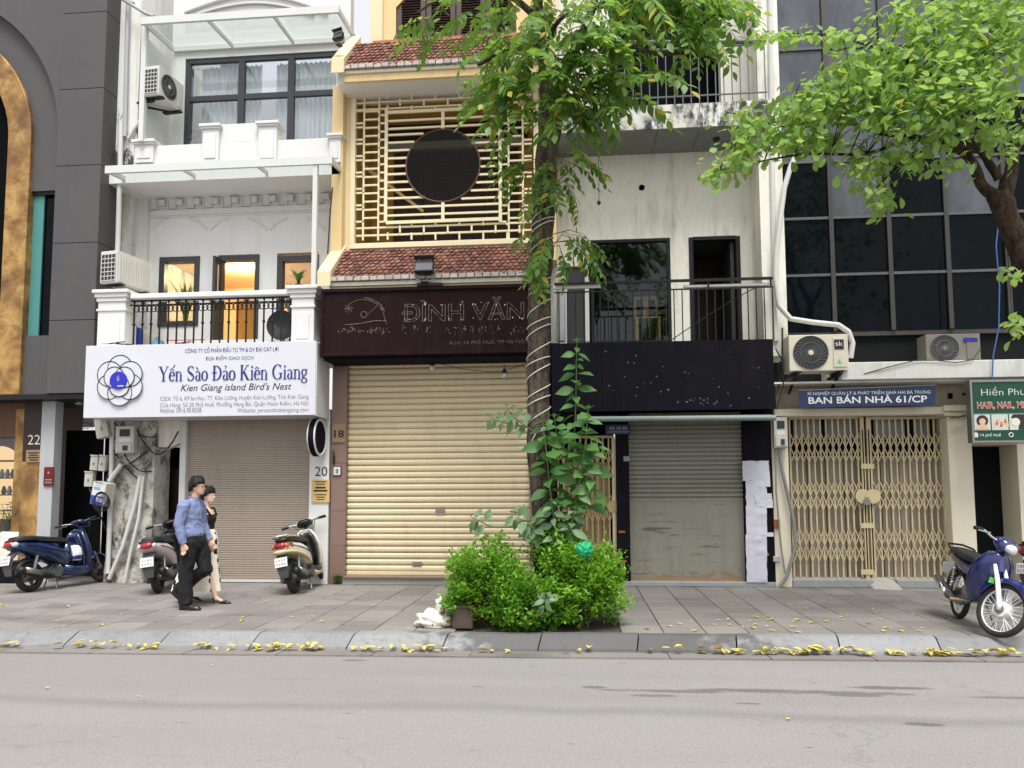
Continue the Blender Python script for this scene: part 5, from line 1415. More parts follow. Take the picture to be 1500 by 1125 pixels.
# balcony above: mould-stained fascia tiles and soffit panels
yf = YB6
zb0, zb1_ = Z(960, 190, yf), Z(960, 154, yf)
px_j = (806, 844, 903, 963, 1025, 1085, 1130)
fa = obj('balcony_slab', MB().box(X(806,170,yf), X(1130,170,yf), yf+.02, YW6, zb0+.012, zb1_-.01), 'concrete', D)
for a, b in zip(px_j, px_j[1:]):
    obj('fascia_tile', MB().box(X(a,170,yf)+.006, X(b,170,yf)-.006, yf, yf+.03, zb0+.014, zb1_), 'mould_white', fa, bevel=.003)
    obj('soffit_panel', MB().box(X(a,190,yf)+.008, X(b,190,yf)-.008, yf+.035, YW6-.004, zb0-.004, zb0+.011), 'soffit_grey', fa, bevel=.003)
zr1, zr0 = Z(960, 73, yf+.06), Z(960, 143, yf+.06)
rl = obj('railing', MB().box(X(815,70,yf+.06), X(1122,70,yf+.06), yf+.045, yf+.075, zr1-.012, zr1+.012).box(X(815,70,yf+.06), X(1122,70,yf+.06), yf+.05, yf+.07, zr0-.01, zr0+.01), 'rail_grey', D)
obj('handrail', MB().tube([at(815,63,yf+.06), at(1122,61,yf+.06)], .035, 10), 'rail_grey', rl)
for k in range(26):
    q = X(818 + k*12.1, 110, yf+.06); obj('baluster', MB().box(q-.008, q+.008, yf+.052, yf+.068, zb1_-.008, zr1+.06 if k % 5 == 0 else zr1-.012), 'rail_grey', rl)
# top storey
zT = Z(960, -130, YW6)
ox0, ox1, oz0, oz1 = rect(893, -60, 1054, 153, YW6)
obj('upper_wall', MB().box(X(806,80,YW6), ox0, YW6, YW6+.2, zb1_-.012, zT).box(ox1, X(1130,80,YW6), YW6, YW6+.2, zb1_-.012, zT), 'white_stained', D)
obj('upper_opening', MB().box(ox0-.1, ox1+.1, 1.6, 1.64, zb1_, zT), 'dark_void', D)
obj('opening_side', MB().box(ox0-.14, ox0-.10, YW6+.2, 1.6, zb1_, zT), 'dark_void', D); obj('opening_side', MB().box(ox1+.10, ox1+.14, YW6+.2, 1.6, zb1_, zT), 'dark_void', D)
# soffit lamp roses, hanging cord
for px, py, ln in ((876, 200, .98), (1049, 198, 0)):
    c = at(px, py, -.12); c.z = zb0 - .006
    L = thing('lamp_rose', 'round ceiling rose %s under the stained balcony' % ('with a cord hanging down' if ln else 'without a lamp, near the right end'), 'lamp fitting', c)
    obj('rose', MB().lathe([(.06,0),(.06,-.02),(.03,-.05)], c, n=14), 'lamp_black', L)
    if ln: obj('cord', MB().tube([c, c + Vector((.005,0,-ln*.5)), c + Vector((0,0,-ln))], .006, 5), 'cable_black', L); obj('socket', MB().lathe([(.015,0),(.035,-.03),(.02,-.07)], c + Vector((0,0,-ln)), n=8), 'lamp_black', L)
single('conduit_hole', MB().lathe([(.035,0),(.05,-.012),(.05,0)], (at(940,275,YW6).x, YW6-.002, at(940,275,YW6).z), 'y', 14), 'dark_void', 'small round black wall outlet in the stained wall over the dark window', 'outlet')
# lower railing over the sign board
yr6 = YB6 + .02
z1_, z0_ = Z(970, 412, yr6), Z(970, 424.5, yr6); zs_ = Z(970, 502, yr6)
rl = obj('railing', MB().box(X(812,412,yr6), X(1132,412,yr6), yr6-.02, yr6+.02, z1_-.02, z1_+.02).box(X(812,412,yr6), X(1132,412,yr6), yr6-.011, yr6+.011, z0_-.01, z0_+.01), 'black_metal', D)
for k in range(27):
    q = X(819 + k*12.05, 460, yr6); obj('baluster', MB().box(q-.008, q+.008, yr6-.008, yr6+.008, zs_, z0_-.01), 'black_metal', rl)
for px in (882, 963, 1038, 1129):
    q = X(px, 418, yr6); obj('rail_post', MB().box(q-.012, q+.012, yr6-.012, yr6+.012, z0_+.01, z1_-.02), 'black_metal', rl)
for a, b, lb in ((811, 880, 'white tube light batten under the handrail behind the tree trunk'), (1001, 1127, 'long white tube light batten under the handrail before the open door')):
    x0, x1, z0, z1 = rect(a, 416, b, 422.5, yr6+.05)
    f = thing('tube_light', lb, 'lamp', ((x0+x1)/2, yr6+.05, z0))
    obj('batten', MB().box(x0, x1, yr6+.045, yr6+.09, z0, z1), 'tube_light', f, bevel=.004); obj('tube', MB().tube([(x0+.03, yr6+.03, (z0+z1)/2), (x1-.03, yr6+.03, (z0+z1)/2)], .013, 8), 'ink_white', f)
single('slack_cable', MB().tube([at(1120,414,YB6+.1), at(1072,440,YB6+.15), at(1022,472,YB6+.2), at(985,497,YB6+.2)], .008, 5), 'cable_black', 'dark cable slanting behind the lower railing of the old house', 'cable')
# black sign board in three sheets
YS6 = -.62
S = thing('sign_board', 'blank black sign board with flaked marks above the grey roller shutter', 'sign', (X(970,600,YS6), YS6, Z(970,601,YS6)))
for a, b in ((808, 882), (882, 1055), (1055, 1134)):
    x0, x1, z0, z1 = rect(a, 500, b, 601, YS6)
    z0, z1 = Z(970,601,YS6), Z(970,500,YS6)
    obj('panel', MB().box(x0+.002, x1-.002, YS6, YS6+.05, z0, z1), 'black_sign', S)
obj('backing', MB().box(X(808,550,YS6)+.02, X(1134,550,YS6)-.02, YS6+.051, -.1, Z(970,601,YS6)+.01, Z(970,500,YS6)-.015), 'black_sign', S)
rr = random.Random(12); m = MB()
for k in range(52):
    if k < 30: px, py = rr.uniform(885, 1120), rr.uniform(512, 585)
    else: px, py = rr.choice((rr.uniform(985, 1100), rr.uniform(1020, 1050))), rr.uniform(582, 596)
    q = at(px, py, YS6-.002); n = rr.randint(4, 7); r0 = rr.uniform(.006, .022)
    m.add([(q.x + r0*rr.uniform(.4,1.2)*math.cos(6.28*i/n), YS6-.0025, q.z + r0*rr.uniform(.3,1)*math.sin(6.28*i/n)) for i in range(n)], [tuple(range(n))])
obj('paint_flakes', m, 'flake', S, kind='stuff')
# awning strip below
a0, a1 = at(845, 614, -.7), at(1136, 612, -.7)
AW = single('awning_roller', MB().tube([a0, a1], .042, 10).box(a0.x+.05, a1.x-.05, -.69, -.12, a0.z+.02, a0.z+.035), 'awning_teal', 'rolled grey-green awning along the foot of the black sign board', 'awning', smooth=True)
# ground floor
Y6 = .0
zg = Z(970, 606, Y6)
sx0, sx1, _, _ = rect(922, 620, 1089, 852, Y6)
st_ = obj('door_step', MB().box(X(820,852,Y6), X(1135,852,Y6)-.01, Y6-.12, Y6+.3, 0, .075), 'granite_step', D, bevel=.008)
sh = obj('roller_shutter', MB().box(sx0, sx1, Y6+.05, Y6+.06, .08, zg), 'shutter_grey', D)
zmid = Z(1005, 734, Y6)
obj('flat_panel', MB().box(sx0, sx1, Y6+.02, Y6+.045, .12, zmid), 'shutter_panel', sh)
obj('bottom_rail', MB().box(sx0, sx1, Y6+.01, Y6+.049, .078, .118), 'plate_gold', sh)
ns = 20; h = (zg + .05 - zmid)/ns
me = mesh_of(MB().add([(0,0,0),(sx1-sx0,0,0),(sx1-sx0,0,h*.55),(0,0,h*.55),(sx1-sx0,.03,h*.72),(0,.03,h*.72),(sx1-sx0,.03,h*.95),(0,.03,h*.95),(sx1-sx0,0,h),(0,0,h)], [(0,1,2,3),(3,2,4,5),(5,4,6,7),(7,6,8,9)]), 'slat', 'shutter_grey')
for i in range(ns): inst(me, (sx0, Y6+.015, zmid+.002+i*h), parent=sh, name='slat')
obj('jamb', MB().box(X(903,730,Y6), sx0-.002, Y6-.1, Y6+.2, .076, zg), 'black_sign', D)
obj('jamb', MB().box(sx1+.002, X(1133,730,Y6), Y6-.1, Y6+.2, .076, zg), 'black_sign', D)
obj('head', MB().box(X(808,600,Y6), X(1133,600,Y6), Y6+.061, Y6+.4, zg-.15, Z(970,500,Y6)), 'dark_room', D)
for px, py in ((913, 822), (1122, 812), (911, 779)):
    q = at(px, py, Y6-.1); obj('rust_hinge', MB().box(q.x-.05, q.x+.05, Y6-.112, Y6-.1, q.z-.018, q.z+.018), 'rust', D)
q = at(918, 672, Y6-.1); obj('tag', MB().box(q.x-.05, q.x+.05, Y6-.104, Y6-.1, q.z-.04, q.z+.04), 'awning_teal', D)
obj('bolt', MB().box(X(1122,783,Y6-.1), X(1133,783,Y6-.1), Y6-.115, Y6-.1, Z(1127,786,Y6-.1), Z(1127,780,Y6-.1)), 'ink_white', D)
# folding gate at its left
def folding_gate(parent, px0, px1, pyt, pyb, y, nb, bands, mt, gname='folding_gate'):
    x0, x1, z0, z1 = rect(px0, pyt, px1, pyb, y)
    g = obj(gname, MB().box(x0, x1, y+.01, y+.04, z1-.02, z1+.02).box(x0, x1, y+.01, y+.05, z0-.03, z0), mt, parent)
    sp = (x1-x0)/nb; w = .024
    me = mesh_of(MB().box(-w/2, w/2, -.012, .012, 0, z1-z0-.022), 'bar', mt)
    for i in range(nb+1):
        inst(me, (x0+i*sp, y+(.0 if i % 2 else .012), z0+.001), parent=g, name='bar')
    for (fa_, fb_) in bands:
        m = MB(); za_, zb_ = z0+(z1-z0)*fa_, z0+(z1-z0)*fb_; zm = (za_+zb_)/2; hh = (zb_-za_)
        for i in range(nb):
            xx = x0+i*sp
            for (p, q, yy) in (((xx, za_), (xx+sp, zm), -.018), ((xx, zm), (xx+sp, za_), -.026), ((xx, zm), (xx+sp, zb_), -.018), ((xx, zb_), (xx+sp, zm), -.026)):
                m.bar((p[0], y+yy, p[1]), (q[0], y+yy, q[1]), .014, .006, up=(0,1,0))
        obj('lattice_band', m, mt, g, kind='stuff')
    return g, (x0, x1, z0, z1)
g, gb = folding_gate(D, 818, 901, 640, 848, Y6-.02, 10, ((.70,.92),(.40,.60),(.08,.28)), 'gate_gold')
q = at(898, 742, Y6-.05); obj('lock_plate', MB().lathe([(.10,0),(.10,-.012)], (q.x, Y6-.045, q.z), 'y', 24), 'gate_gold', g)
obj('end_bar', MB().box(X(897,740,Y6), X(901,740,Y6), Y6-.05, Y6+.03, .09, gb[3]), 'gate_cream', g)
gd = obj('gate_backing', MB().box(gb[0], gb[1], Y6+.14, Y6+.15, .08, zg), 'dark_void', D)
for i in range(6):
    w = (gb[1]-gb[0])/7; obj('plank', MB().box(gb[0]+w*(i+.5)+.004, gb[0]+w*(i+1.5)-.004, Y6+.10, Y6+.13, .08, 2.0), 'gate_gold', gd)
bs = single('street_plate', rbox(887, 622, 924, 636, Y6-.135, Y6-.11), 'blue_sign', 'small blue enamel plate under the left end of the rolled awning', 'sign')
for a_, b_ in ((893,896.5),(897.5,900.5),(903.5,906),(907,909.5),(912,914.5),(915.5,918)):
    a, b, c, d = rect(a_, 625, b_, 629.5, Y6-.137); obj('print_mark', MB().box(a, b, Y6-.138, Y6-.1355, c, d), 'ink_pale', bs)
a, b, c, d = rect(891, 632, 921, 633.3, Y6-.137); obj('print_line', MB().box(a, b, Y6-.138, Y6-.1355, c, d), 'ink_pale', bs)
# papers pasted on the right jamb: one by one
papers = [(1087.5,675,1108,704,-2), (1107,675,1127,713,3), (1092.5,704,1123,742,0), (1106,723,1131,744,9), (1092.5,741,1123,784,1), (1092,783,1123,815,-1), (1093,814,1123,853,0)]
names = ['topmost left printed sheet on the black jamb', 'topmost right printed sheet with its corner curling away', 'second sheet down in the paper strip, under the two topmost', 'torn sheet flapping from the middle of the paper strip', 'blank sheet with horizontal folds at mid height of the paper strip', 'creased sheet near the bottom of the paper strip', 'lowest sheet of the paper strip, touching the door step']
rr = random.Random(8)
for k, (a, b, c, d_, ang) in enumerate(papers):
    x0, x1, z0, z1 = rect(a, b, c, d_, Y6-.11)
    m = MB(); nx, nz = 7, 9; ids = []
    lift = .05 if k in (1, 3) else .012
    for j in range(nz+1):
        for i in range(nx+1):
            u, v = i/nx, j/nz
            yy = Y6-.108 - .004*k - abs(noise.noise((u*2.1+k*5, v*3.3, k)))*.035 - lift*max(0, u-.6)*max(0, .7-v)*2
            xx, zz = x0+(x1-x0)*u, z0+(z1-z0)*v
            xx += -(zz-(z0+z1)/2)*math.sin(R(ang))*.3 + (noise.noise((v*4, k, 3))*.015 if u in (0,1) else 0)
            zz += (xx-(x0+x1)/2)*math.sin(R(ang))*.3 + (noise.noise((u*4, k, 7))*.015 if v in (0,1) else 0)
            m.v.append((xx, yy, zz))
    m.f = [(j*(nx+1)+i, j*(nx+1)+i+1, (j+1)*(nx+1)+i+1, (j+1)*(nx+1)+i) for j in range(nz) for i in range(nx)]
    o = single('paper_sheet', m, 'paper', names[k], 'paper', 'papers pasted on the black jamb', smooth='all')
    if k in (0, 1, 2):
        mm = MB()
        for r_ in range(9):
            zz = z1 - (z1-z0)*(.12+.085*r_); mm.box(x0+(x1-x0)*.12, x0+(x1-x0)*(.88 if r_ % 3 else .6), Y6-.140-.004*k, Y6-.139-.004*k, zz-.004, zz+.004)
# ------------------------------------------------------------------ dark glass building at the right
E = thing('glass_building', 'building with dark grid glazing over a cream gated shop front at the right', 'building', (X(1300, 850, .2), .6, 0))
YE = .30
mx = [1139, 1217.5, 1302, 1386.5, 1473, 1559, 1645]
ty = [-105, -20, 65, 149, 232.5, 316, 400, 486]
xs = [X(p, 330, YE) for p in mx]; zs = [Z(1300, p, YE) for p in ty]
fr = obj('glazing_frame', MB().box(xs[0]-.06, xs[-1]+.06, YE+.03, YE+.09, zs[-1]-.05, zs[-1]+.03), 'mullion_grey', E)
for x_ in xs: obj('mullion', MB().box(x_-.035, x_+.035, YE-.02, YE+.07, zs[-1]+.03, zs[0]-.03), 'mullion_grey', fr)
for z_ in zs[1:-1]:
    for a, b in zip(xs, xs[1:]): obj('transom', MB().box(a+.035, b-.035, YE-.005, YE+.05, z_-.022, z_+.022), 'mullion_pale', fr)
for i, (a, b) in enumerate(zip(xs, xs[1:])):
    for j, (t_, u) in enumerate(zip(zs, zs[1:])):
        light = (j <= 2) or (j == 3 and i in (0, 1, 2)) or (j == 4 and i in (1, 3))
        o = obj('pane', MB().box(a+.036, b-.036, YE+.025, YE+.033, u+.023, t_-.023), 'glass_sheen' if light else 'glass_dark', fr)
        o.rotation_euler = (R(random.uniform(-.25,.25)), 0, 0) if False else (0,0,0)
obj('wall', MB().box(xs[0]-.08, xs[-1]+.5, YE+.1, 6, 0, zs[0]+.2), 'dark_room', E)
# vent gap, ledge, soffit and lintel
YL = -.55
lx0, lx1, lz0, lz1 = rect(1232, 527, 1660, 553, YL)
obj('ledge', MB().box(lx0, lx1, YL, YE+.1, lz0, lz1), 'aged_white', E, bevel=.01)
obj('ledge_soffit', MB().box(X(1137,560,YL), lx1, YL+.12, YE+.1, lz0-.03, lz0-.001), 'aged_cream', E)
zc = Z(1270, 605, -.1)
obj('lintel', MB().box(X(1136,580,-.1), X(1430,580,-.1), -.1, YE+.1, zc, lz0-.031), 'aged_tan', E)
obj('cornice', MB().box(X(1134,600,-.2), X(1392,600,-.2), -.2, .1, Z(1270,608,-.2), Z(1270,597,-.2)), 'cream_paint', E, bevel=.01)
obj('pillar', MB().box(X(1133,730,-.12), X(1157,730,-.12), -.12, .3, 0, zc-.02), 'cream_paint', E, bevel=.008)
p0, p1 = X(1393,730,-.16), X(1428,730,-.16)
obj('pillar', MB().box(p0, p1, -.16, .3, 0, Z(1410,610,-.16)), 'cream_paint', E, bevel=.008)
obj('pillar_capital', MB().box(p0-.05, p1+.02, -.21, .3, Z(1410,609.5,-.16), Z(1410,603,-.16)).box(p0-.08, p1+.04, -.25, .3, Z(1410,602.5,-.16), Z(1410,594,-.16)), 'cream_paint', E, bevel=.008)
obj('vent_hole', MB().box(X(1389,580,-.12), X(1396,580,-.12), -.112, -.1, Z(1392,584,-.11), Z(1392,576,-.11)), 'dark_void', E)
# double folding gate
gl, gb1 = folding_gate(E, 1160, 1268, 612, 846, .06, 12, ((.72,.90),(.42,.60),(.10,.30)), 'gate_cream')
gr, gb2 = folding_gate(E, 1279, 1392, 612, 846, .06, 12, ((.72,.90),(.42,.60),(.10,.30)), 'gate_cream')
for px in (1266.5, 1275.5):
    q = X(px, 730, .03)
    g = gl if px < 1270 else gr
    obj('meeting_bar', MB().box(q-.028, q+.028, .012, .05, gb1[2]-.02, gb1[3]), 'gate_cream', g); obj('slot', MB().box(q-.009, q+.009, .008, .011, gb1[2]+.1, gb1[3]-.2), 'dark_void', g)
for py in (683, 770, 838):
    q = at(1271, py, .0); obj('hasp', MB().box(q.x-.10, q.x+.10, -.002, .008, q.z-.04, q.z+.04), 'gate_cream', gl)
for dx, g in ((-.075, gl), (.075, gr)):
    q = at(1271, 727, .0); obj('lock_plate', MB().lathe([(.115,0),(.115,-.014)], (q.x+dx, -.004 - (.004 if dx > 0 else 0), q.z), 'y', 26), 'gate_cream', g)
q = at(1271, 735, -.04); PL = single('padlock', MB().box(q.x-.06, q.x+.04, -.06, -.025, q.z-.05, q.z+.02).tube([(q.x-.04,-.045,q.z+.02),(q.x-.035,-.045,q.z+.07),(q.x+.015,-.045,q.z+.07),(q.x+.02,-.045,q.z+.02)], .008, 6), 'steel_dull', 'padlock hanging where the two cream folding gates meet', 'padlock')
# panelled doors and fanlights behind the gate
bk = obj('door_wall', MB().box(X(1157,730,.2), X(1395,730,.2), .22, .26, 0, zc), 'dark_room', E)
nb = 17; x0, x1 = gb1[0], gb2[1]
for i in range(nb):
    w = (x1-x0)/nb
    obj('door_plank', MB().box(x0+w*i+.005, x0+w*(i+1)-.005, .17+.012*(i % 2), .215, .08, Z(1270,668,.2)), 'door_plank', bk, bevel=.004)
for i, (a, b) in enumerate(((1162,1202),(1212,1262),(1280,1325),(1338,1362))):
    xa_, xb_, za_, zb_ = rect(a, 612, b, 640, .2); obj('fanlight', MB().box(xa_, xb_, .2, .215, za_, zb_), 'glass_pale', bk)
obj('gate_step', MB().box(X(1161,855,-.1), X(1279,855,-.1), -.14, .2, 0, .125), 'granite_step', E, bevel=.01)
obj('gate_step', MB().box(X(1313,855,-.1), X(1392,855,-.1), -.14, .2, 0, .125), 'granite_step', E, bevel=.01)
m = MB(); a, b = X(1276,860,-.2), X(1316,860,-.2); rings = []
for i in range(9):
    f = i/8; yy = -.34 + .5*f; hh = .14*min(1, f*1.6)
    rings.append([(a + (b-a)*g - .03*math.sin(g*6), yy + .04*math.sin(g*5+1), .002 + (hh*(.75+.25*math.sin(math.pi*g)) if 0 < k_ < 7 else 0)) for k_, g in enumerate([0,.02,.2,.4,.6,.8,.98,1])])
obj('ramp_mound', m.loft(rings, cap=False, closed=False), 'concrete', E, smooth='all')
# dark doorway at the right edge
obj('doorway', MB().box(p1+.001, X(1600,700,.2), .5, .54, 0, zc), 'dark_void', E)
obj('doorway_side', MB().box(X(1494,730,-.1), X(1512,730,-.1), -.1, .6, 0, Z(1500,650,-.1)), 'cream_paint', E)
obj('doorway_head', MB().box(p1+.002, X(1600,650,-.1), -.09, .4, Z(1460,652,-.1), lz0-.032), 'aged_tan', E)
d0 = at(1455, 650, -.3)
obj('entry_step', MB().box(p1+.002, X(1640,860,-.1), -.05, .49, 0, .12), 'concrete', E)
# signs
x0, x1, z0, z1 = rect(1170, 566, 1372, 594, -.46)
dz = .05
S = thing('office_sign', 'long blue sign with white capital lettering above the cream folding gates', 'sign', ((x0+x1)/2, -.46, z0))
obj('board', MB().loft([[(x0,-.46,z0-.02),(x0,-.46,z1-.05),(x0+.02,-.40,z1-.05),(x0+.02,-.40,z0-.02)],[(x1-.03,-.46,z0+.0),(x1,-.46,z1),(x1,-.40,z1),(x1-.03,-.40,z0)]]), 'blue_sign', S)
obj('edge_strip', MB().bar((x0,-.455,z1-.045),(x1,-.455,z1+.006),.012), 'ink_pale', S)
ptext('XÍ NGHIỆP QUẢN LÝ & PHÁT TRIỂN NHÀ HAI BÀ TRƯNG', 1182, 570.5, 1363, 579, -.46, 'ink_white', S, bold=0)
ptext('BAN BÁN NHÀ 61/CP', 1184, 578, 1358, 590.5, -.46, 'ink_white', S, bold=.02)
YS_ = -.75
x0, x1, z0, z1 = rect(1425, 559, 1560, 645, YS_)
S = thing('salon_sign', 'green shop sign with beauty pictures above the dark doorway at the right edge', 'sign', ((x0+x1)/2, YS_, z0))
obj('board', MB().box(x0, x1, YS_, YS_+.12, z0, z1), 'green_sign', S)
obj('frame', MB().box(x0-.03, x1, YS_-.012, YS_+.125, z1, z1+.035).box(x0-.03, x0, YS_-.012, YS_+.125, z0, z1).box(x0-.03, x1, YS_-.012, YS_+.125, z0-.03, z0), 'steel_dull', S)
obj('bracket', MB().bar(((x0+.2), YS_+.12, z1-.1), (x0+.2, -.09, z1-.1), .04).bar(((x0+.9), YS_+.12, z1-.1), (x0+.9, -.09, z1-.1), .04), 'black_metal', S)
ptext('Hiền Phương', 1437, 566, 1530, 582, YS_, 'ink_white', S, bold=-.01)
o = ptext('HAIR, NAIL, MI, MASSAGE', 1431, 588, 1552, 600, YS_, 'ink_white', S, bold=.04); o.location.y -= 0
ptext('HAIR, NAIL, MI, MASSAGE', 1431.7, 588.8, 1551.3, 599.2, YS_-.006, 'ink_red', S, bold=.0)
ptext('14 phố Huế', 1436, 634, 1466, 640.5, YS_, 'ink_white', S, bold=.01)
q = at(1429.5, 637, YS_); s_ = .045
obj('house_icon', MB().prism([(q.x-s_,q.z),(q.x,q.z+s_),(q.x+s_,q.z),(q.x+s_*.65,q.z),(q.x+s_*.65,q.z-s_*.8),(q.x-s_*.65,q.z-s_*.8),(q.x-s_*.65,q.z)], YS_-.004, YS_), 'ink_white', S)
q = at(1481, 637, YS_); obj('phone_icon', MB().torus((q.x, YS_-.004, q.z), .03, .008, 'y', 12, 4), 'ink_white', S)
zb_ = Z(1460, 630, YS_); zt_ = Z(1460, 607, YS_)
for i, (a, b) in enumerate(((1426.5,1451),(1452,1477),(1478,1503),(1504,1540))):
    xa_, xb_ = X(a,620,YS_), X(b,620,YS_); cx, cz = (xa_+xb_)/2, (zb_+zt_)/2; h = zt_-zb_
    o = obj('picture', MB().box(xa_+.004, xb_-.004, YS_-.006, YS_-.001, zb_, zt_), ('photo_pale','photo_pale','photo_pale','green_sign')[i], S)
    if i == 0:
        obj('picture_hair', MB().lathe([(h*.36,0),(h*.36,-.002)], (cx, YS_-.006, cz+h*.1), 'y', 18), 'photo_dark', o); obj('picture_face', MB().lathe([(h*.2,0),(h*.2,-.002)], (cx, YS_-.0085, cz+h*.06), 'y', 16), 'photo_skin', o)
        obj('picture_shoulders', MB().prism([(cx-h*.4,zb_+.01),(cx+h*.4,zb_+.01),(cx+h*.15,cz-h*.12),(cx-h*.15,cz-h*.12)], YS_-.009, YS_-.0065), 'photo_skin', o)
    if i == 1:
        for k in range(7): obj('picture_nail', MB().prism([(cx-h*.42+k*h*.13, cz-h*.3+(k%3)*h*.12),(cx-h*.42+k*h*.13+.04, cz-h*.28+(k%3)*h*.12),(cx-h*.42+k*h*.13+.03, cz+h*.1+(k%3)*h*.1)], YS_-.008-.0004*k, YS_-.0065), 'photo_red' if k % 2 else 'photo_skin', o)
    if i == 2:
        obj('picture_hair', MB().prism([(cx+h*.02,zb_+.003),(xb_-.006,zb_+.003),(xb_-.006,zt_-.003),(cx-h*.25,zt_-.003),(cx-h*.4,cz+h*.3),(cx+h*.1,cz)], YS_-.008, YS_-.0065), 'photo_dark', o); obj('picture_face', MB().lathe([(h*.26,0),(h*.26,-.002)], (cx-h*.12, YS_-.0082, cz), 'y', 16), 'cloth_white', o)
obj('sign_strip', MB().box(x0+.005, x1-.01, YS_-.003, YS_-.0005, zt_+.004, zt_+.014), 'ink_pale', S)
# ------------------------------------------------------------------ air conditioners, pipes, meters, cables
def ac_unit(loc, rz, w, d, h, label, mt='ac_white', fan=.40, badge=False, coil=True, name='air_conditioner', cover=True, fins=False):
    T = thing(name, label, 'air conditioner', loc, rz, 'air conditioner outdoor units', local=True)
    obj('body', MB().box(-w/2, w/2, -d/2, d/2, .03, h), mt, T, bevel=.012, seg=2)
    if fins:
        for k in range(13):
            xx = -w/2 + .05 + (w-.1)*k/12; obj('fin', MB().box(xx-.012, xx+.012, -d/2-.016, -d/2-.0005, .06, h-.05), mt, T)
    r = min(h*.44, w*.30); cx = -w/2 + r + .06; cz = .03 + (h-.03)/2
    if fins: coil_only = True
    f = None if fins else obj('fan_opening', MB().lathe([(r,0),(r,-.004)], (cx, -d/2-.0005, cz), 'y', 36), 'ac_dark', T)
    m = MB()
    for k in range(0 if fins else 24):
        a = 2*math.pi*k/24; pts = [(cx + rr*math.cos(a + (rr/r)*.9), -d/2-.012, cz + rr*math.sin(a + (rr/r)*.9)) for rr in (r*.2, r*.4, r*.6, r*.8, r)]
        m.tube(pts, .004, 4, cap=False)
    for q in (.2, .6, 1.0): m.torus((cx, -d/2-.012, cz), r*q, .005, 'y', 30, 4)
    if not fins: obj('grille', m, 'ac_blade', f, kind='stuff')
    if not fins: obj('hub', MB().lathe([(r*.16,0),(r*.14,-.01)], (cx, -d/2-.014, cz), 'y', 16), mt, f)
    if cover and not fins: obj('side_cover', MB().box(w/2-.26*w, w/2-.03, -d/2-.012, -d/2-.0005, .08, h-.05), mt, T, bevel=.008)
    if coil:
        c = obj('coil', MB().box(-w/2-.004, -w/2-.0005, -d/2+.03, d/2-.03, .06, h-.05), 'ac_dark', T)
        m = MB()
        for j in range(7): zz = .07 + (h-.13)*j/6; m.box(-w/2-.014, -w/2-.0045, -d/2+.03, d/2-.03, zz-.006, zz+.006)
        for j in range(5): yy = -d/2+.03 + (d-.06)*j/4; m.box(-w/2-.016, -w/2-.0145, yy-.005, yy+.005, .06, h-.05)
        obj('guard', m, mt, c, kind='stuff')
    for sx in (-1, 1): obj('foot', MB().box(sx*w*.36-.04, sx*w*.36+.04, -d/2-.03, d/2+.03, 0, .029), 'black_metal' if not badge else mt, T)
    return T, cx, cz
x0, x1, z0, z1 = rect(1156, 490, 1243, 546, -.62)
T, _, _ = ac_unit(((x0+x1)/2, -.45, z0), 0, x1-x0, .34, z1-z0, 'cream outdoor air conditioner unit with a black badge left of the white ledge', 'ac_cream', coil=False)
w = x1-x0; bx_ = w*.34
b = obj('badge', MB().box(bx_-.07, bx_+.07, -.19, -.183, (z1-z0)*.6, (z1-z0)*.6+.15), 'ink_black', T)
obj('lettering', text_mb('sk', bx_-.055, bx_+.055, (z1-z0)*.6+.05, (z1-z0)*.6+.125, -.19), 'ink_white', b)
m = MB(); leaf_ = [(0,0),(.03,.02),(.05,.06),(.02,.04)]
obj('leaf_mark', MB().prism([(bx_-.03,.16),(bx_+.0,.17),(bx_+.02,.21),(bx_-.015,.195)], -.187, -.184).prism([(bx_-.03,.15),(bx_+.02,.13),(bx_+.03,.155),(bx_,.162)], -.187, -.184), 'sticker_green', T)
obj('bracket', MB().bar((-w*.36,-.2,-.02),(-w*.36,.44,-.02),.035).bar((-w*.36,-.02,-.02),(-w*.36,.44,-.3),.03), 'black_metal', T)
obj('bracket', MB().bar((w*.36,-.2,-.02),(w*.36,.44,-.02),.035).bar((w*.36,-.02,-.02),(w*.36,.44,-.3),.03), 'black_metal', T)
x0, x1, z0, z1 = rect(1357, 489, 1437, 529, -.15)
T2, _, _ = ac_unit(((x0+x1)/2, .02, lz1+.001), 0, x1-x0, .32, z1-lz1, 'grimy, shade-darkened cream outdoor unit standing on the white ledge under the dark glazing', 'ac_shaded', coil=False)
obj('badge', MB().box((x1-x0)*.19, (x1-x0)*.44, -.175, -.172, (z1-lz1)*.72, (z1-lz1)*.86), 'ink_navy', T2)
q = at(242, 158, .1)
T3, _, _ = ac_unit((q.x, .05, q.z), R(84), .70, .30, .56, 'white outdoor unit bracketed to the terrace side wall on the top floor', 'ac_white')
obj('bracket', MB().bar((-.25,0,-.03),(-.25,.35,-.03),.03).bar((.2,-.1,-.03),(-.1,.3,-.03),.03), 'black_metal', T3)
q = at(181, 425, -.32)
T4, _, _ = ac_unit((q.x+.02, -.28, q.z), R(80), .80, .34, .58, 'large white outdoor unit standing on the left balcony pier', 'ac_white', fins=True)
q = at(200, 503, .1)
T5, _, _ = ac_unit((q.x, .12, zf-.02), R(78), .62, .26, .42, 'small outdoor unit on the balcony floor behind the railing', 'ac_cream', fins=True)

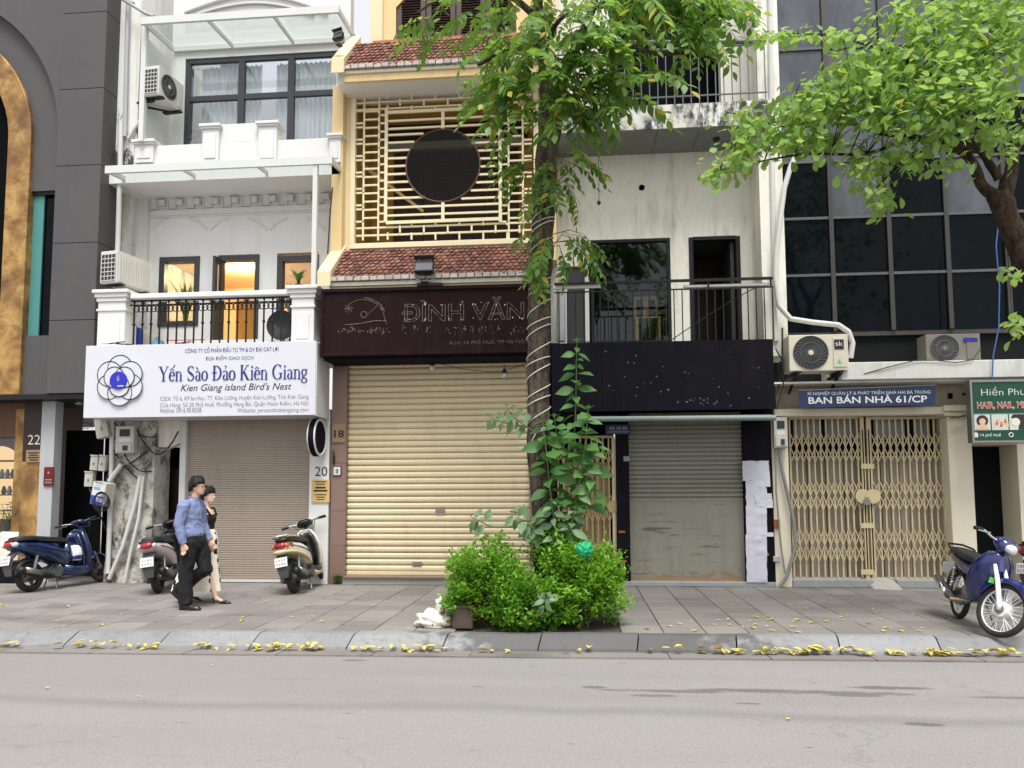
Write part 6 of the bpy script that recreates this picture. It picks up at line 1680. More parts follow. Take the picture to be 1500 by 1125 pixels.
def pipe(name, pts, y, r, mt, label, cat='pipe', n=10, group=None):
    P = [at(p[0], p[1], p[2] if len(p) > 2 else y) for p in pts]
    Q = [P[0]]
    for a, b, c in zip(P, P[1:], P[2:]):     # round the bends
        Q += [b.lerp(a, .18), b, b.lerp(c, .18)] if len(P) > 2 else [b]
    Q.append(P[-1])
    return single(name, MB().tube(Q, r, n), mt, label, cat, group, smooth=True)
pipe('drain_pipe', [(1127,-80),(1129,100),(1132,300),(1136,500)], -.28, .045, 'pipe_white', 'tall white drain pipe between the old white house and the glass building')
pipe('duct_hose', [(1168,224),(1158,245),(1149,275),(1143,320),(1137,370),(1136,410),(1141,448),(1158,467),(1190,472),(1228,476),(1243,486),(1249,503),(1246,524)], -.42, .042, 'pipe_white', 'bent white hose running down to the cream air conditioner unit', 'hose')
pipe('drain_pipe', [(190,-80),(186,60),(183,200)], -.06, .035, 'pipe_grey', 'grey downpipe on the white party wall of number 20')
pipe('drain_pipe', [(177,178),(176,250),(172,380)], -.08, .045, 'pipe_white', 'white downpipe below the grey one on the stained party wall')
pipe('drain_pipe', [(196,5),(178,-2),(214,20),(225,24)], -.2, .03, 'pipe_grey', 'short dark pipe under the top canopy corner')
pipe('branch_pipe', [(188,203),(196,190),(206,176)], -.05, .03, 'pipe_white', 'short slanting pipe stub on the stained party wall')
pipe('plastic_pipe', [(206,697),(196,745),(180,800),(160,848)], -.22, .035, 'pipe_white', 'bent white plastic pipe leaning across the old pillar, left of two')
pipe('plastic_pipe', [(210,697),(203,760),(190,815),(184,847)], -.20, .028, 'pipe_white', 'thinner white plastic pipe on the old pillar, right of two')
pipe('plastic_pipe', [(165,600),(163,700),(158,840)], -.2, .04, 'pipe_white', 'upright white pipe at the left edge of the old pillar')
pipe('plastic_pipe', [(178,680),(165,698),(160,705)], -.24, .04, 'pipe_white', 'short elbow pipe high on the old pillar')
pipe('canopy_wire', [(487,275),(483,320),(480,372)], -.5, .012, 'cable_black', 'dark wire slanting down beside the canopy post', 'wire')
pipe('blue_cord', [(1462,332,-.6),(1459,360,-.6),(1464,420,-.6),(1463,480,-.6),(1455,520,-.6),(1453,560,-.6)], -.6, .01, 'cable_blue', 'thin blue cord hanging in front of the dark glazing', 'cord')
pipe('service_cable', [(1139,640),(1146,690),(1162,760),(1166,800),(1152,845),(1140,862)], -.2, .028, 'cable_grey', 'thick grey cable sagging down the left cream pillar', 'cable')
pipe('service_cable', [(1136,655),(1137,720),(1144,800),(1150,840)], -.2, .014, 'cable_grey', 'thin grey cable down the left cream pillar', 'cable')
pipe('service_cable', [(1146,480),(1146,540),(1139,575),(1134,580)], -.4, .014, 'cable_black', 'black cable loop behind the cream air conditioner unit', 'cable')
pipe('service_cable', [(1136,510),(1145,527),(1148,560),(1143,580),(1137,600)], -.45, .01, 'cable_black', 'thin black cable beside the end of the black sign board', 'cable')
pipe('service_cable', [(1265,548,-.55),(1300,538,-.57),(1345,527,-.57),(1372,528,-.57),(1400,531,-.57),(1425,527,-.57),(1437,510,-.3)], -.6, .007, 'cable_black', 'thin wire drooping over the front of the white ledge', 'cable')
pipe('wall_wire', [(1392,612),(1405,611),(1425,604)], -.28, .008, 'cable_black', 'short wire around the right cream pillar head', 'wire')

def meter(px0, py0, px1, py1, y, label, roll=0, kind=0, dep=.14, rz=0):
    x0, x1, z0, z1 = rect(px0, py0, px1, py1, y); cx, cz = (x0+x1)/2, z0; w, h = x1-x0, z1-z0
    T = thing('meter_box', label, 'meter box', (cx, y+dep/2, cz), rz, 'electricity meter boxes', local=True)
    T.rotation_euler = (0, R(roll), rz)
    obj('case', MB().box(-w/2, w/2, -dep/2, dep/2, 0, h), 'meter_grey', T, bevel=.012, seg=2)
    if kind == 0:
        obj('window', MB().box(-w*.28, w*.28, -dep/2-.004, -dep/2, h*.62, h*.88), 'ac_dark', T); obj('lower_cover', MB().box(-w*.42, w*.42, -dep/2-.02, -dep/2, h*.04, h*.36), 'meter_grey', T, bevel=.006)
        obj('breaker', MB().box(-w*.05, w*.22, -dep/2-.03, -dep/2-.0205, h*.10, h*.28), 'ac_dark', T); obj('meter_label', MB().box(-w*.3, w*.3, -dep/2-.003, -dep/2-.0005, h*.42, h*.56), 'ink_white', T)
    elif kind == 1:
        obj('lid', MB().box(-w*.52, w*.52, -dep/2-.012, dep/2+.01, h, h+.02), 'meter_grey', T); obj('hasp', MB().box(-.012, .012, -dep/2-.014, -dep/2, h*.4, h*.55), 'steel_dull', T)
    else:
        obj('panel', MB().box(-w*.44, w*.44, -dep/2-.003, -dep/2-.0005, h*.08, h*.92), 'ink_white', T); obj('band', MB().box(-w*.45, w*.45, -dep/2-.006, -dep/2-.0035, h*.02, h*.40), 'plastic_blue', T); obj('stamp', MB().box(-w*.05, w*.40, -dep/2-.008, -dep/2-.0065, h*.16, h*.34), 'paint_pink', T); obj('mark', MB().box(-w*.36, w*.1, -dep/2-.006, -dep/2-.0035, h*.66, h*.78), 'plastic_lightblue', T)
        obj('handle', MB().tube([(-w*.2,-dep/2,h*.95),(-w*.2,-dep/2-.03,h*1.0),(w*.2,-dep/2-.03,h*1.0),(w*.2,-dep/2,h*.95)], .006, 5), 'steel_dull', T)
    return T
meter(169, 624, 196, 664, -.30, 'grey electricity meter box with a window high on the old pillar')
meter(142, 612, 160, 641, -.34, 'old cream box tilting sideways under the white shop sign', -12, 1)
meter(131, 668, 142, 689, -.25, 'left one of two small grey boxes beside the dark passage', 4, 1)
meter(143, 668, 153, 690, -.27, 'right one of two small grey boxes beside the dark passage', 6, 1)
meter(123, 692, 135, 713, -.24, 'lowest small grey junction box by the dark passage', 2, 1, .1)
meter(131, 706, 156, 740, -.45, 'white and blue utility box hung crookedly on the old pillar', 9, 2, .2, R(-14))
meter(1134, 611, 1154, 656, -.27, 'electricity meter box at the top of the left cream pillar', 0, 0)
single('socket_box', rbox(1134, 761, 1143, 774, -.16, -.121), 'rust', 'small rusty orange switch box low on the left cream pillar', 'switch', bevel=.004)
single('socket_box', rbox(1133, 815, 1143, 823, -.16, -.121), 'pipe_grey', 'small grey plate near the foot of the left cream pillar', 'switch', bevel=.004)
# cable tangle on the old pillar
rr = random.Random(17)
def sag(a, b, s, n=7):
    return [a.lerp(b, i/n) + Vector((0, rr.uniform(-.02,.02), -s*math.sin(math.pi*i/n))) for i in range(n+1)]
cab = [((160,615),(232,640),.10,'loop of black cable along the shop head over the alley'),((200,628),(262,632),.42,'black cable hanging in a deep loop over the alley door'),((206,640),(264,650),.16,'black cable sagging to the right of the meter box'),
       ((150,690),(215,660),.10,'black cable crossing the old pillar at mid height'),((152,735),(168,640),-.06,'black cable rising beside the crooked utility box'),((205,690),(232,655),.05,'short black cable over the alley corner'),
       ((130,712),(168,800),.05,'cable running from the junction box down the old pillar'),((150,742),(178,668),.12,'thick cable from the utility box to the meter'),((182,665),(222,690),.12,'cable bunch drooping right of the old pillar'),((160,650),(200,700),.06,'cable slanting down across the old pillar'),((168,668),(226,662),.20,'lower loop of black cable under the meter box')]
for (a, b, s_, lb) in cab:
    m = MB(); A_, B_ = at(*a, -.22), at(*b, -.16)
    m.tube(sag(A_, B_, s_), rr.uniform(.009,.017), 6)
    single('power_cable', m, rr.choice(('cable_black','cable_black','cable_grey')), lb, 'cable', 'cable tangle on the old pillar', smooth='all')
c = at(150, 735, -.34)
m = MB()
for k in range(4): m.torus((c.x+.09+.01*k, -.5-.02*k, c.z+.02*k-.01), .15-.012*k, .009, 'y', 26, 5)
single('cable_coil', m, 'cable_black', 'coiled spare cable hanging on the crooked utility box', 'cable', smooth='all')
# balcony things of number 20
q = at(196, 478, -.02)
K = thing('water_container', 'blue plastic container behind the balcony railing at the left', 'container', (q.x, -.02, zf-.02))
obj('body', MB().lathe([(.02,.46),(.06,.455),(.16,.42),(.17,.38),(.17,.05),(.16,0)], (q.x, -.05, zf-.02), n=24), 'plastic_blue', K, smooth=True); obj('lid', MB().lathe([(.07,.475),(.07,.45)], (q.x, -.05, zf-.02), n=18), 'plastic_blue', K)
q = at(232, 498, -.1); single('water_bottle', MB().lathe([(.10,0),(.11,.05),(.11,.16),(.05,.20),(.035,.22),(.035,.25),(.01,.25)], (q.x, -.1, zf-.02), n=18), 'plastic_lightblue', 'pale blue bottle lying low behind the railing near the container', 'bottle', smooth=True)
xa_, xb_ = X(243,490,.3), X(301,490,.3)
RK = thing('bottle_rack', 'low rack of small red and white pots under the left balcony window', 'rack', ((xa_+xb_)/2, .3, zf-.02))
obj('shelf', MB().box(xa_, xb_, .22, .40, zf+.16, zf+.18), 'white_steel', RK); obj('shelf_leg', MB().box(xa_, xa_+.03, .23, .39, zf-.02, zf+.16), 'white_steel', RK); obj('shelf_leg', MB().box(xb_-.03, xb_, .23, .39, zf-.02, zf+.16), 'white_steel', RK)
for k in range(11):
    q = xa_ + (xb_-xa_)*(k+.5)/11; p = obj('pot', MB().lathe([(.022,0),(.026,.06),(.024,.075)], (q, .30, zf+.181), n=10), 'photo_red', RK, smooth=True); obj('pot_lid', MB().lathe([(.026,.0755),(.024,.10)], (q, .30, zf+.181), n=10), 'cloth_white', p)
c = at(415, 478, .05)
DS = thing('satellite_dish', 'dark grey dish leaning behind the right end of the balcony railing', 'dish', (c.x, .05, zf-.02))
prof = [(.26*f, -.10*(f*f)) for f in (.05,.3,.5,.7,.85,1)] + [(.25, -.088), (.02, .012)]
obj('dish', MB().lathe(prof, (c.x, .05, c.z), 'y', 30), 'dish_grey', DS, smooth=True); obj('mast', MB().tube([(c.x,.07,zf-.02),(c.x,.07,c.z)], .02, 8), 'steel_dull', DS); obj('arm', MB().tube([(c.x,.0,c.z-.2),(c.x-.02,-.28,c.z-.05)], .01, 6), 'steel_dull', DS)
def tuft(name, c, h, n, spread, mt, label, cat, pot=None, w=.03, seed=1):
    rq = random.Random(seed); T = thing(name, label, cat, c); m = MB(); c = Vector(c)
    for k in range(n):
        a = rq.uniform(0, 6.28); s_ = rq.uniform(.15,1)*spread; hh = h*rq.uniform(.55,1); d = Vector((math.cos(a), math.sin(a), 0)); sd_ = Vector((-d.y, d.x, 0))
        rows = []
        for t in (0,.35,.7,1):
            p = c + Vector((0,0,.02)) + d*s_*t*t + Vector((0,0,hh*(t - .25*t*t))); ww = w*(.6+t)*(1-t)*1.6+.001; rows.append((p - sd_*ww, p + sd_*ww))
        b = len(m.v)
        for r in rows: m.v += [tuple(r[0]), tuple(r[1])]
        m.f += [(b+2*i, b+2*i+1, b+2*i+3, b+2*i+2) for i in range(3)]
    obj('leaves', m, mt, T, kind='stuff')
    if pot: obj('pot', MB().lathe([(pot*.7,-pot*1.5),(pot,0),(pot*.9,0),(pot*.85,-.03)], c, n=16), 'terracotta', T, smooth=True)
    return T
c = at(437, 418, YB+.16); tuft('potted_plant', (c.x, YB+.17, p2[2]+.08), .30, 34, .24, 'leaf_lily', 'spiky green plant on the right balcony pier', 'plant', .06, .025, 4)
c = at(272, 470, YW+.45); tuft('indoor_plant', (c.x, YW+.45, zb1+.35), 1.25, 46, .38, 'leaf_lily', 'tall indoor plant behind the left balcony window', 'plant', .15, .035, 6)
c = at(425, 440, YW+.5); tuft('indoor_plant', (c.x, YW+.5, zb1+.55), .9, 36, .5, 'leaf_lily', 'indoor plant behind the right balcony window', 'plant', .15, .03, 9)
c = at(494, 850, -.18); tuft('weed', (c.x, -.16, .0), .22, 50, .18, 'leaf_tall', 'green weeds growing at the foot of the brown granite pillar', 'weeds', None, .02, 3)
# ------------------------------------------------------------------ trees, shrubs, plants
def smooth_path(P, n=5):
    """Catmull-Rom through points (Vector, radius)"""
    out = []
    for i in range(len(P)-1):
        p0, p1, p2, p3 = P[max(i-1,0)], P[i], P[i+1], P[min(i+2,len(P)-1)]
        for k in range(n):
            t = k/n; a = [.5*((2*p1[0]) + (p2[0]-p0[0])*t + (2*p0[0]-5*p1[0]+4*p2[0]-p3[0])*t*t + (3*p1[0]-p0[0]-3*p2[0]+p3[0])*t**3)]
            out.append((a[0], p1[1]+(p2[1]-p1[1])*t))
    out.append(P[-1]); return out
def limb(name, P, mt, parent, n=10, rough=.06):
    q = smooth_path([(Vector(p), r) for p, r in P])
    m = MB().tube([a for a, _ in q], [r for _, r in q], n)
    off = len(m.v)
    m.v = [tuple(Vector(v) + Vector((noise.noise(Vector(v)*3.1), noise.noise(Vector(v)*3.1 + Vector((9,0,0))), 0))*rough*.6 + Vector((noise.noise(Vector(v)*9), noise.noise(Vector(v)*9 + Vector((5,0,0))), 0))*rough*.25) for v in m.v]
    return obj(name, m, mt, parent, smooth='all')
def leaf_mesh(name, l, w, mt, shape=(0,.55,.9,1,.8,.4,0), fold=.18, bend=.15):
    """one broad leaf from a short stalk, base at the origin, along +x, top side +z"""
    m = MB(); n = len(shape)-1; ids = []
    for i, s_ in enumerate(shape):
        t = i/n; x = .08*l + t*l; z = -bend*l*t*t
        if s_ == 0: ids.append([m.ring([(x,0,z)])[0]]*3)
        else: ids.append(m.ring([(x,-s_*w/2,z+fold*s_*w/2),(x,0,z),(x,s_*w/2,z+fold*s_*w/2)]))
    for a, b in zip(ids, ids[1:]):
        for k in (0,1):
            f = [a[k], a[k+1], b[k+1], b[k]]; g = []
            for v in f:
                if v not in g: g.append(v)
            m.f.append(tuple(g))
    m.add([(0,-.004,0),(0,.004,0),(.1*l,0,0)], [(0,1,2)])
    return m
def frond_mb(l, pairs, ll, lw, droop, seed):
    """pinnate leaf: drooping midrib with paired leaflets"""
    rq = random.Random(seed); m = MB(); P = []
    for i in range(pairs*2+1):
        t = i/(pairs*2); P.append(Vector((l*t*(1-.18*droop*t), 0, -droop*l*.45*t*t)))
    m.tube(P, [.006*(1-.7*i/len(P)) for i in range(len(P))], 4)
    lm = leaf_mesh('', 1, 1, None)
    for k in range(1, pairs*2+1):
        if k % 2 and k != pairs*2: continue
        t = k/(pairs*2)
        for sd_ in (-1, 1) if k < pairs*2 else (0,):
            ang = sd_*R(rq.uniform(52,70)); sl = ll*rq.uniform(.8,1.1)*(1-.25*abs(t-.5)*2); hang = rq.uniform(.15,.6) + droop*.25
            ca, sa = math.cos(ang), math.sin(ang)
            X_ = Vector((ca, sa, -hang)).normalized(); Z_ = Vector((0,0,1)) - X_*X_.z; Z_.normalize(); Y_ = Z_.cross(X_)
            roll = rq.uniform(-.5,.5); Y2 = Y_*math.cos(roll) + Z_*math.sin(roll); Z2 = X_.cross(Y2)
            b = P[k]
            m.add([b + X_*v[0]*sl + Y2*v[1]*lw + Z2*v[2]*lw for v in lm.v], lm.f)
    return m
def leaf_place(me, c, d, roll, sc, parent, name='leaf', up=(0,0,1)):
    d = Vector(d).normalized(); up = Vector(up).normalized(); up = up if abs(d.dot(up)) < .95 else Vector((1,0,0))
    z = (up - d*d.dot(up)).normalized(); y = z.cross(d); M = Matrix((d, y, z)).transposed()
    M = M @ Matrix.Rotation(roll, 3, 'X')
    return inst(me, c, M.to_euler(), (sc,)*3, parent, name)

# ---- centre tree
YT_ = -3.30
def T_(px, py, dy=0): return at(px, py, YT_+dy)
base = T_(799, 870); base.z = -.03
TC = thing('street_tree', 'tall street tree with rough trunk and pinnate leaves before the yellow house', 'tree', base)
limb('trunk', [(base, .20), (base + Vector((0,0,.4)), .155), (T_(797,760), .142), (T_(789,640), .138), (T_(788,540), .135), (T_(791,430), .132), (T_(795,330), .132), (T_(801,240), .138), (T_(806,170), .135), (T_(806,130), .125)], 'bark', TC, 16)
limbs = [
 [(T_(804,160), .10), (T_(797,90), .075), (T_(789,20), .065), (T_(783,-70), .05), (T_(760,-200,.2), .02)],
 [(T_(812,165), .10), (T_(826,115,-.1), .075), (T_(846,62,-.2), .055), (T_(868,10,-.2), .05), (T_(890,-90,-.2), .025)],
 [(T_(797,80), .05), (T_(770,55,-.3), .04), (T_(735,75,-.6), .03), (T_(700,95,-.8), .016)],
 [(T_(846,62,-.2), .045), (T_(905,65,-.5), .035), (T_(960,78,-.7), .03), (T_(1010,78,-.7), .02), (T_(1050,88,-.7), .01)],
 [(T_(790,30), .045), (T_(740,-10,-.2), .035), (T_(670,-15,-.4), .025), (T_(610,20,-.5), .012)],
 [(T_(868,10,-.2), .045), (T_(930,0,-.4), .035), (T_(1000,5,-.5), .03), (T_(1060,25,-.6), .012)],
 [(T_(812,160), .05), (T_(850,140,-.5), .03), (T_(885,140,-.7), .015)],
 [(T_(797,80), .04), (T_(812,40,-.7), .03), (T_(840,20,-1), .02), (T_(870,60,-1.1), .01)],
]
for L in limbs: limb('limb', L, 'bark', TC, 8, .02)
crown = obj('crown', MB().tube([T_(783,-70), T_(770,-150)], .02, 5), 'bark', TC)
fr_me = [mesh_of(frond_mb(.66*s_, p, .175, .070, dr_, i), 'leaf', 'leaf_centre', 'all') for i, (s_, p, dr_) in enumerate(((1,7,.9),(.85,6,1.2),(1.1,8,.7),(.9,7,1.5),(.75,5,.8),(1.05,8,1.2)))]
rq = random.Random(5)
# clusters: photo x, y, depth offset, fronds, spread (m), main direction in degrees in the picture plane or None
cl = [(735,85,-.5,7,.18),(755,110,-.7,9,.18),(735,145,-.7,6,.16),(770,70,-.5,8,.2),(775,120,-.8,10,.2),(755,165,-.8,6,.14),(720,25,-.4,4,.2),(675,10,-.5,4,.16),(640,30,-.5,4,.12),
      (800,60,-.9,10,.26),(835,40,-1,10,.26),(840,90,-1,15,.24),(862,70,-1,12,.24),(872,115,-.9,13,.2),(850,140,-.9,11,.18),(880,55,-.8,9,.22),(890,90,-.8,9,.18),(870,15,-.7,9,.26),(830,130,-.8,9,.18),(840,175,-.8,5,.10),(875,150,-.8,5,.1),(785,10,-.4,8,.28),
      (925,-5,-.7,7,.2),(965,-12,-.7,9,.2),(995,8,-.7,9,.18),(1020,28,-.7,6,.13),(975,30,-.7,5,.14),(1010,52,-.7,4,.08),(940,10,-.7,5,.16),(1035,-8,-.6,4,.12),(905,-20,-.5,8,.28),(830,-20,-.5,8,.35),(770,-25,-.3,7,.32),(1065,-10,-.6,3,.1)]
nf = 0
for (px, py, dy, n, sp) in cl:
    c = T_(px, py, dy)
    for k in range(n):
        p = c + Vector((rq.gauss(0,1)*sp, rq.gauss(0,1)*sp*.8, rq.gauss(0,1)*sp*.6))
        out = (p - T_(815, 60, -.3)); out.z *= .3
        a = math.atan2(out.y, out.x) + rq.gauss(0, .9)
        leaf_place(rq.choice(fr_me), p, (math.cos(a), math.sin(a)-.25, rq.uniform(-.75,.15)), rq.uniform(-.5,.5), rq.uniform(.7,1.1), crown); nf += 1
print('centre fronds', nf)
# further leaves deeper in the same clusters, and the crown above the frame and behind, as one mass
m = MB()
for (px, py, dy, n, sp) in cl:
    c = T_(px, py, dy+.12)
    for k in range(int(n*(.12 if px < 765 else .25))):
        p = c + Vector((rq.gauss(0,1)*sp, rq.gauss(0,1)*sp*.8, rq.gauss(0,1)*sp*.6)); out = (p - T_(815, 60, -.3)); a = math.atan2(out.y, out.x) + rq.gauss(0, .9)
        src = frond_mb(.62, 7, .17, .068, 1.1, k % 5); M = Matrix.Translation(p) @ Euler((rq.uniform(-.5,.5), rq.uniform(-.1,.8), a)).to_matrix().to_4x4()
        sc_ = rq.uniform(.65,1.0); m.add([M @ (Vector(v)*sc_) for v in src.v], src.f)
for k in range(170):
    p = T_(rq.uniform(650,1050), rq.uniform(-260,-60), rq.uniform(-1.2,1.2)); src = frond_mb(.6, 6, .17, .085, 1, k % 7)
    a = rq.uniform(0,6.28); M = Matrix.Translation(p) @ Euler((rq.uniform(-.4,.4), rq.uniform(-.3,.6), a)).to_matrix().to_4x4()
    m.add([M @ Vector(v) for v in src.v], src.f)
obj('upper_foliage', m, 'leaf_centre', crown, smooth='all', kind='stuff')
# low sprouts on the trunk
for (bx_, by_, tips) in (((806,300),0,((760,238,-.2),(740,265,-.3),(830,235,-.2),(885,248,-.2),(770,290,-.4),(850,300,-.2),(800,230,-.3),(845,222,-.2),(810,270,-.5))),
                          ((806,400),0,((770,340,-.3),(765,380,-.3),(800,350,-.4),(845,350,-.2),(865,375,-.2),(830,390,-.3),(790,400,-.4),(860,345,-.1),(775,415,-.2)))):
    b = T_(bx_[0], bx_[1]); s0 = T_(bx_[0]+2, bx_[1]-60, -.18)
    tw = MB().tube([b, b.lerp(s0,.5) + Vector((.03,-.05,0)), s0], [.014,.012,.006], 6)
    for t_ in tips: tw.tube([b.lerp(s0,rq.uniform(.4,1)), T_(*t_).lerp(s0,.5) + Vector((0,0,.05)), T_(*t_)], [.006,.005,.002], 5)
    so = obj('sprout', tw, 'stem_brown', TC)
    for t_ in tips:
        for k in range(3):
            e = T_(*t_); d = (e - s0); st = s0.lerp(e, rq.uniform(.35,.8)); d.z -= .12; d += Vector((rq.uniform(-.2,.2), rq.uniform(-.25,.1), rq.uniform(-.12,.12)))
            leaf_place(rq.choice(fr_me[:2]+fr_me[4:5]), st, d, rq.uniform(-.4,.4), rq.uniform(.62,.9), so)
# white light string wound round the trunk
pts = []
tp = smooth_path([(T_(790,640),0),(T_(788,540),0),(T_(791,430),0),(T_(795,330),0),(T_(799,275),0)], 8)
ax = [T_(797,760)] + [p for p, _ in tp]; nturn = 23
for i in range(nturn*14):
    f = i/(nturn*14-1)*(len(ax)-1); j = min(int(f), len(ax)-2); p = ax[j].lerp(ax[j+1], f-j); a = 2*math.pi*i/14
    pts.append(p + Vector((math.cos(a)*.146, math.sin(a)*.146, .045*math.sin(a*.37) + .05*math.cos(a))))
single('light_string', MB().tube(pts, .0075, 5), 'string_white', 'pale light string wound round and round the rough tree trunk', 'string', smooth='all')

# ---- right tree
YR = -3.5
def Q_(px, py, dy=0): return at(px, py, YR+dy)
rb = Q_(1600, 880); rb.z = 0
TR = thing('broadleaf_tree', 'light green broad-leaved tree reaching in from the right edge before the glazing', 'tree', rb)
limb('trunk', [(rb, .20), (Q_(1575,700), .17), (Q_(1545,520), .155), (Q_(1512,400), .145), (Q_(1480,330), .135), (Q_(1462,285), .12)], 'bark_right', TR, 14)
rl_ = [
 [(Q_(1464,290), .085), (Q_(1440,272), .06), (Q_(1424,240), .055), (Q_(1408,222,-.1), .05), (Q_(1375,208,-.2), .042), (Q_(1330,200,-.3), .035), (Q_(1280,192,-.4), .026), (Q_(1225,172,-.5), .018), (Q_(1160,155,-.5), .01)],
 [(Q_(1470,290), .095), (Q_(1482,250), .075), (Q_(1484,215), .06), (Q_(1470,180), .045), (Q_(1455,120,-.1), .035), (Q_(1430,40,-.2), .025), (Q_(1410,-60,-.2), .014)],
 [(Q_(1464,262), .05), (Q_(1448,240), .045), (Q_(1436,222,.1), .035), (Q_(1400,160,.2), .025), (Q_(1350,110,.2), .02), (Q_(1300,70,.1), .01)],
 [(Q_(1484,215), .05), (Q_(1510,170), .045), (Q_(1540,90), .03), (Q_(1550,-30), .02)],
 [(Q_(1330,200,-.3), .022), (Q_(1270,225,-.6), .018), (Q_(1190,225,-.7), .014), (Q_(1120,235,-.7), .01), (Q_(1055,250,-.7), .006)],
 [(Q_(1225,172,-.5), .014), (Q_(1150,185,-.6), .012), (Q_(1090,170,-.6), .008), (Q_(1065,165,-.6), .004)],
 [(Q_(1375,208,-.2), .025), (Q_(1320,240,-.5), .015), (Q_(1285,275,-.6), .008)],
 [(Q_(1424,240), .03), (Q_(1390,140,-.7), .022), (Q_(1330,90,-.9), .014), (Q_(1250,60,-.9), .008)],
 [(Q_(1250,60,-.9), .008), (Q_(1190,50,-.9), .006), (Q_(1130,50,-.9), .003)],
]
for L in rl_: limb('limb', L, 'bark_right', TR, 8, .03)
crown = obj('crown', MB().tube([Q_(1410,-60,-.2), Q_(1395,-110,-.2)], .012, 5), 'bark_right', TR)
lv = leaf_mesh('leaf', .118, .076, None, (0,.42,.72,.95,1,.82,0), .16, .2)
lv_me = [mesh_of(leaf_mesh('leaf', .118*s_, .076*s_, None, sh_, .16, bd), 'leaf', 'leaf_right', 'all') for s_, sh_, bd in ((1,(0,.42,.72,.95,1,.82,0),.2),(.9,(0,.5,.8,1,.95,.7,0),.35),(1.1,(0,.4,.7,.9,1,.85,0),.1))]
# leaf masses: photo x, y, depth, radius in px (x, y), number
ms_ = [(1420,60,-.8,70,42,185),(1340,80,-.9,70,40,190),(1290,120,-1.0,55,38,165),(1380,130,-1.1,75,38,210),(1450,130,-1.0,50,45,135),(1220,140,-.9,52,28,125),(1300,170,-.9,60,30,145),(1380,185,-.8,55,26,95),(1170,165,-.8,45,26,95),
       (1150,200,-.8,45,26,88),(1100,185,-.8,38,28,75),(1085,225,-.8,35,20,50),(1050,255,-.8,22,17,32),(1205,205,-.8,40,22,65),(1270,245,-.7,34,28,72),(1290,290,-.7,22,22,34),(1465,195,-.6,40,35,65),(1480,40,-.7,40,50,105),(1330,230,-.7,40,20,50),
       (1165,50,-.9,30,9,26),(1120,55,-.9,20,7,15),(1230,50,-.9,26,10,30),(1440,5,-.6,80,28,150),(1330,25,-.8,50,22,75),(1480,400,-.4,14,14,10),(1492,480,-.3,10,22,12),(1250,95,-1,40,26,75),(1395,240,-.6,28,16,26)]
cand = []
for (px, py, dy, rx, ry, n) in ms_:
    for k in range(int(n*2.0)):
        u = rq.gauss(0,.55); v = rq.gauss(0,.55)
        p = Q_(px + u*rx, py + v*ry, dy + rq.gauss(0,.28))
        cand.append(p)
rest = MB(); 
cand.sort(key=lambda p: (p - CAM).length)
def leaf_dir(p):
    a = rq.uniform(0, 6.28); return Vector((math.cos(a)*.8 - .25, math.sin(a)*.8 - .35, rq.uniform(-1.15,.05)))
inframe = 0
for i, p in enumerate(cand):
    d = leaf_dir(p); sc = rq.uniform(.68,1.12); roll = rq.uniform(-.7,.7)
    if i % 6 == 0 and inframe < 300:
        leaf_place(rq.choice(lv_me), p, d, roll, sc, crown); inframe += 1
    else:
        d.normalize(); z = (Vector((0,0,1)) - d*d.z); z = z.normalized() if z.length > .05 else Vector((1,0,0)); y = z.cross(d); M = Matrix((d, y, z)).transposed() @ Matrix.Rotation(roll, 3, 'X')
        rest.add([p + M @ (Vector(v)*sc) for v in lv.v], lv.f)
# foliage beyond the right edge and above the frame
for k in range(1300):
    p = Q_(rq.uniform(1500,1720), rq.uniform(-150,230), rq.uniform(-1,.6)) if k % 2 else Q_(rq.uniform(1280,1650), rq.uniform(-190,-25), rq.uniform(-1,.6))
    d = leaf_dir(p).normalized(); z = (Vector((0,0,1)) - d*d.z); z = z.normalized() if z.length > .05 else Vector((1,0,0)); y = z.cross(d); M = Matrix((d, y, z)).transposed()
    rest.add([p + M @ Vector(v) for v in lv.v], lv.f)
obj('foliage', rest, 'leaf_right', crown, smooth='all', kind='stuff')
tw = MB()
for k in range(150):
    p = rq.choice(cand); b = min((q for L in rl_ for q, _ in smooth_path([(Vector(a), r) for a, r in L], 3)), key=lambda q: (q-p).length)
    tw.tube([b, b.lerp(p,.5) + Vector((0,0,.05)), p], [.006,.005,.002], 4)
obj('twigs', tw, 'bark_right', crown, kind='stuff')

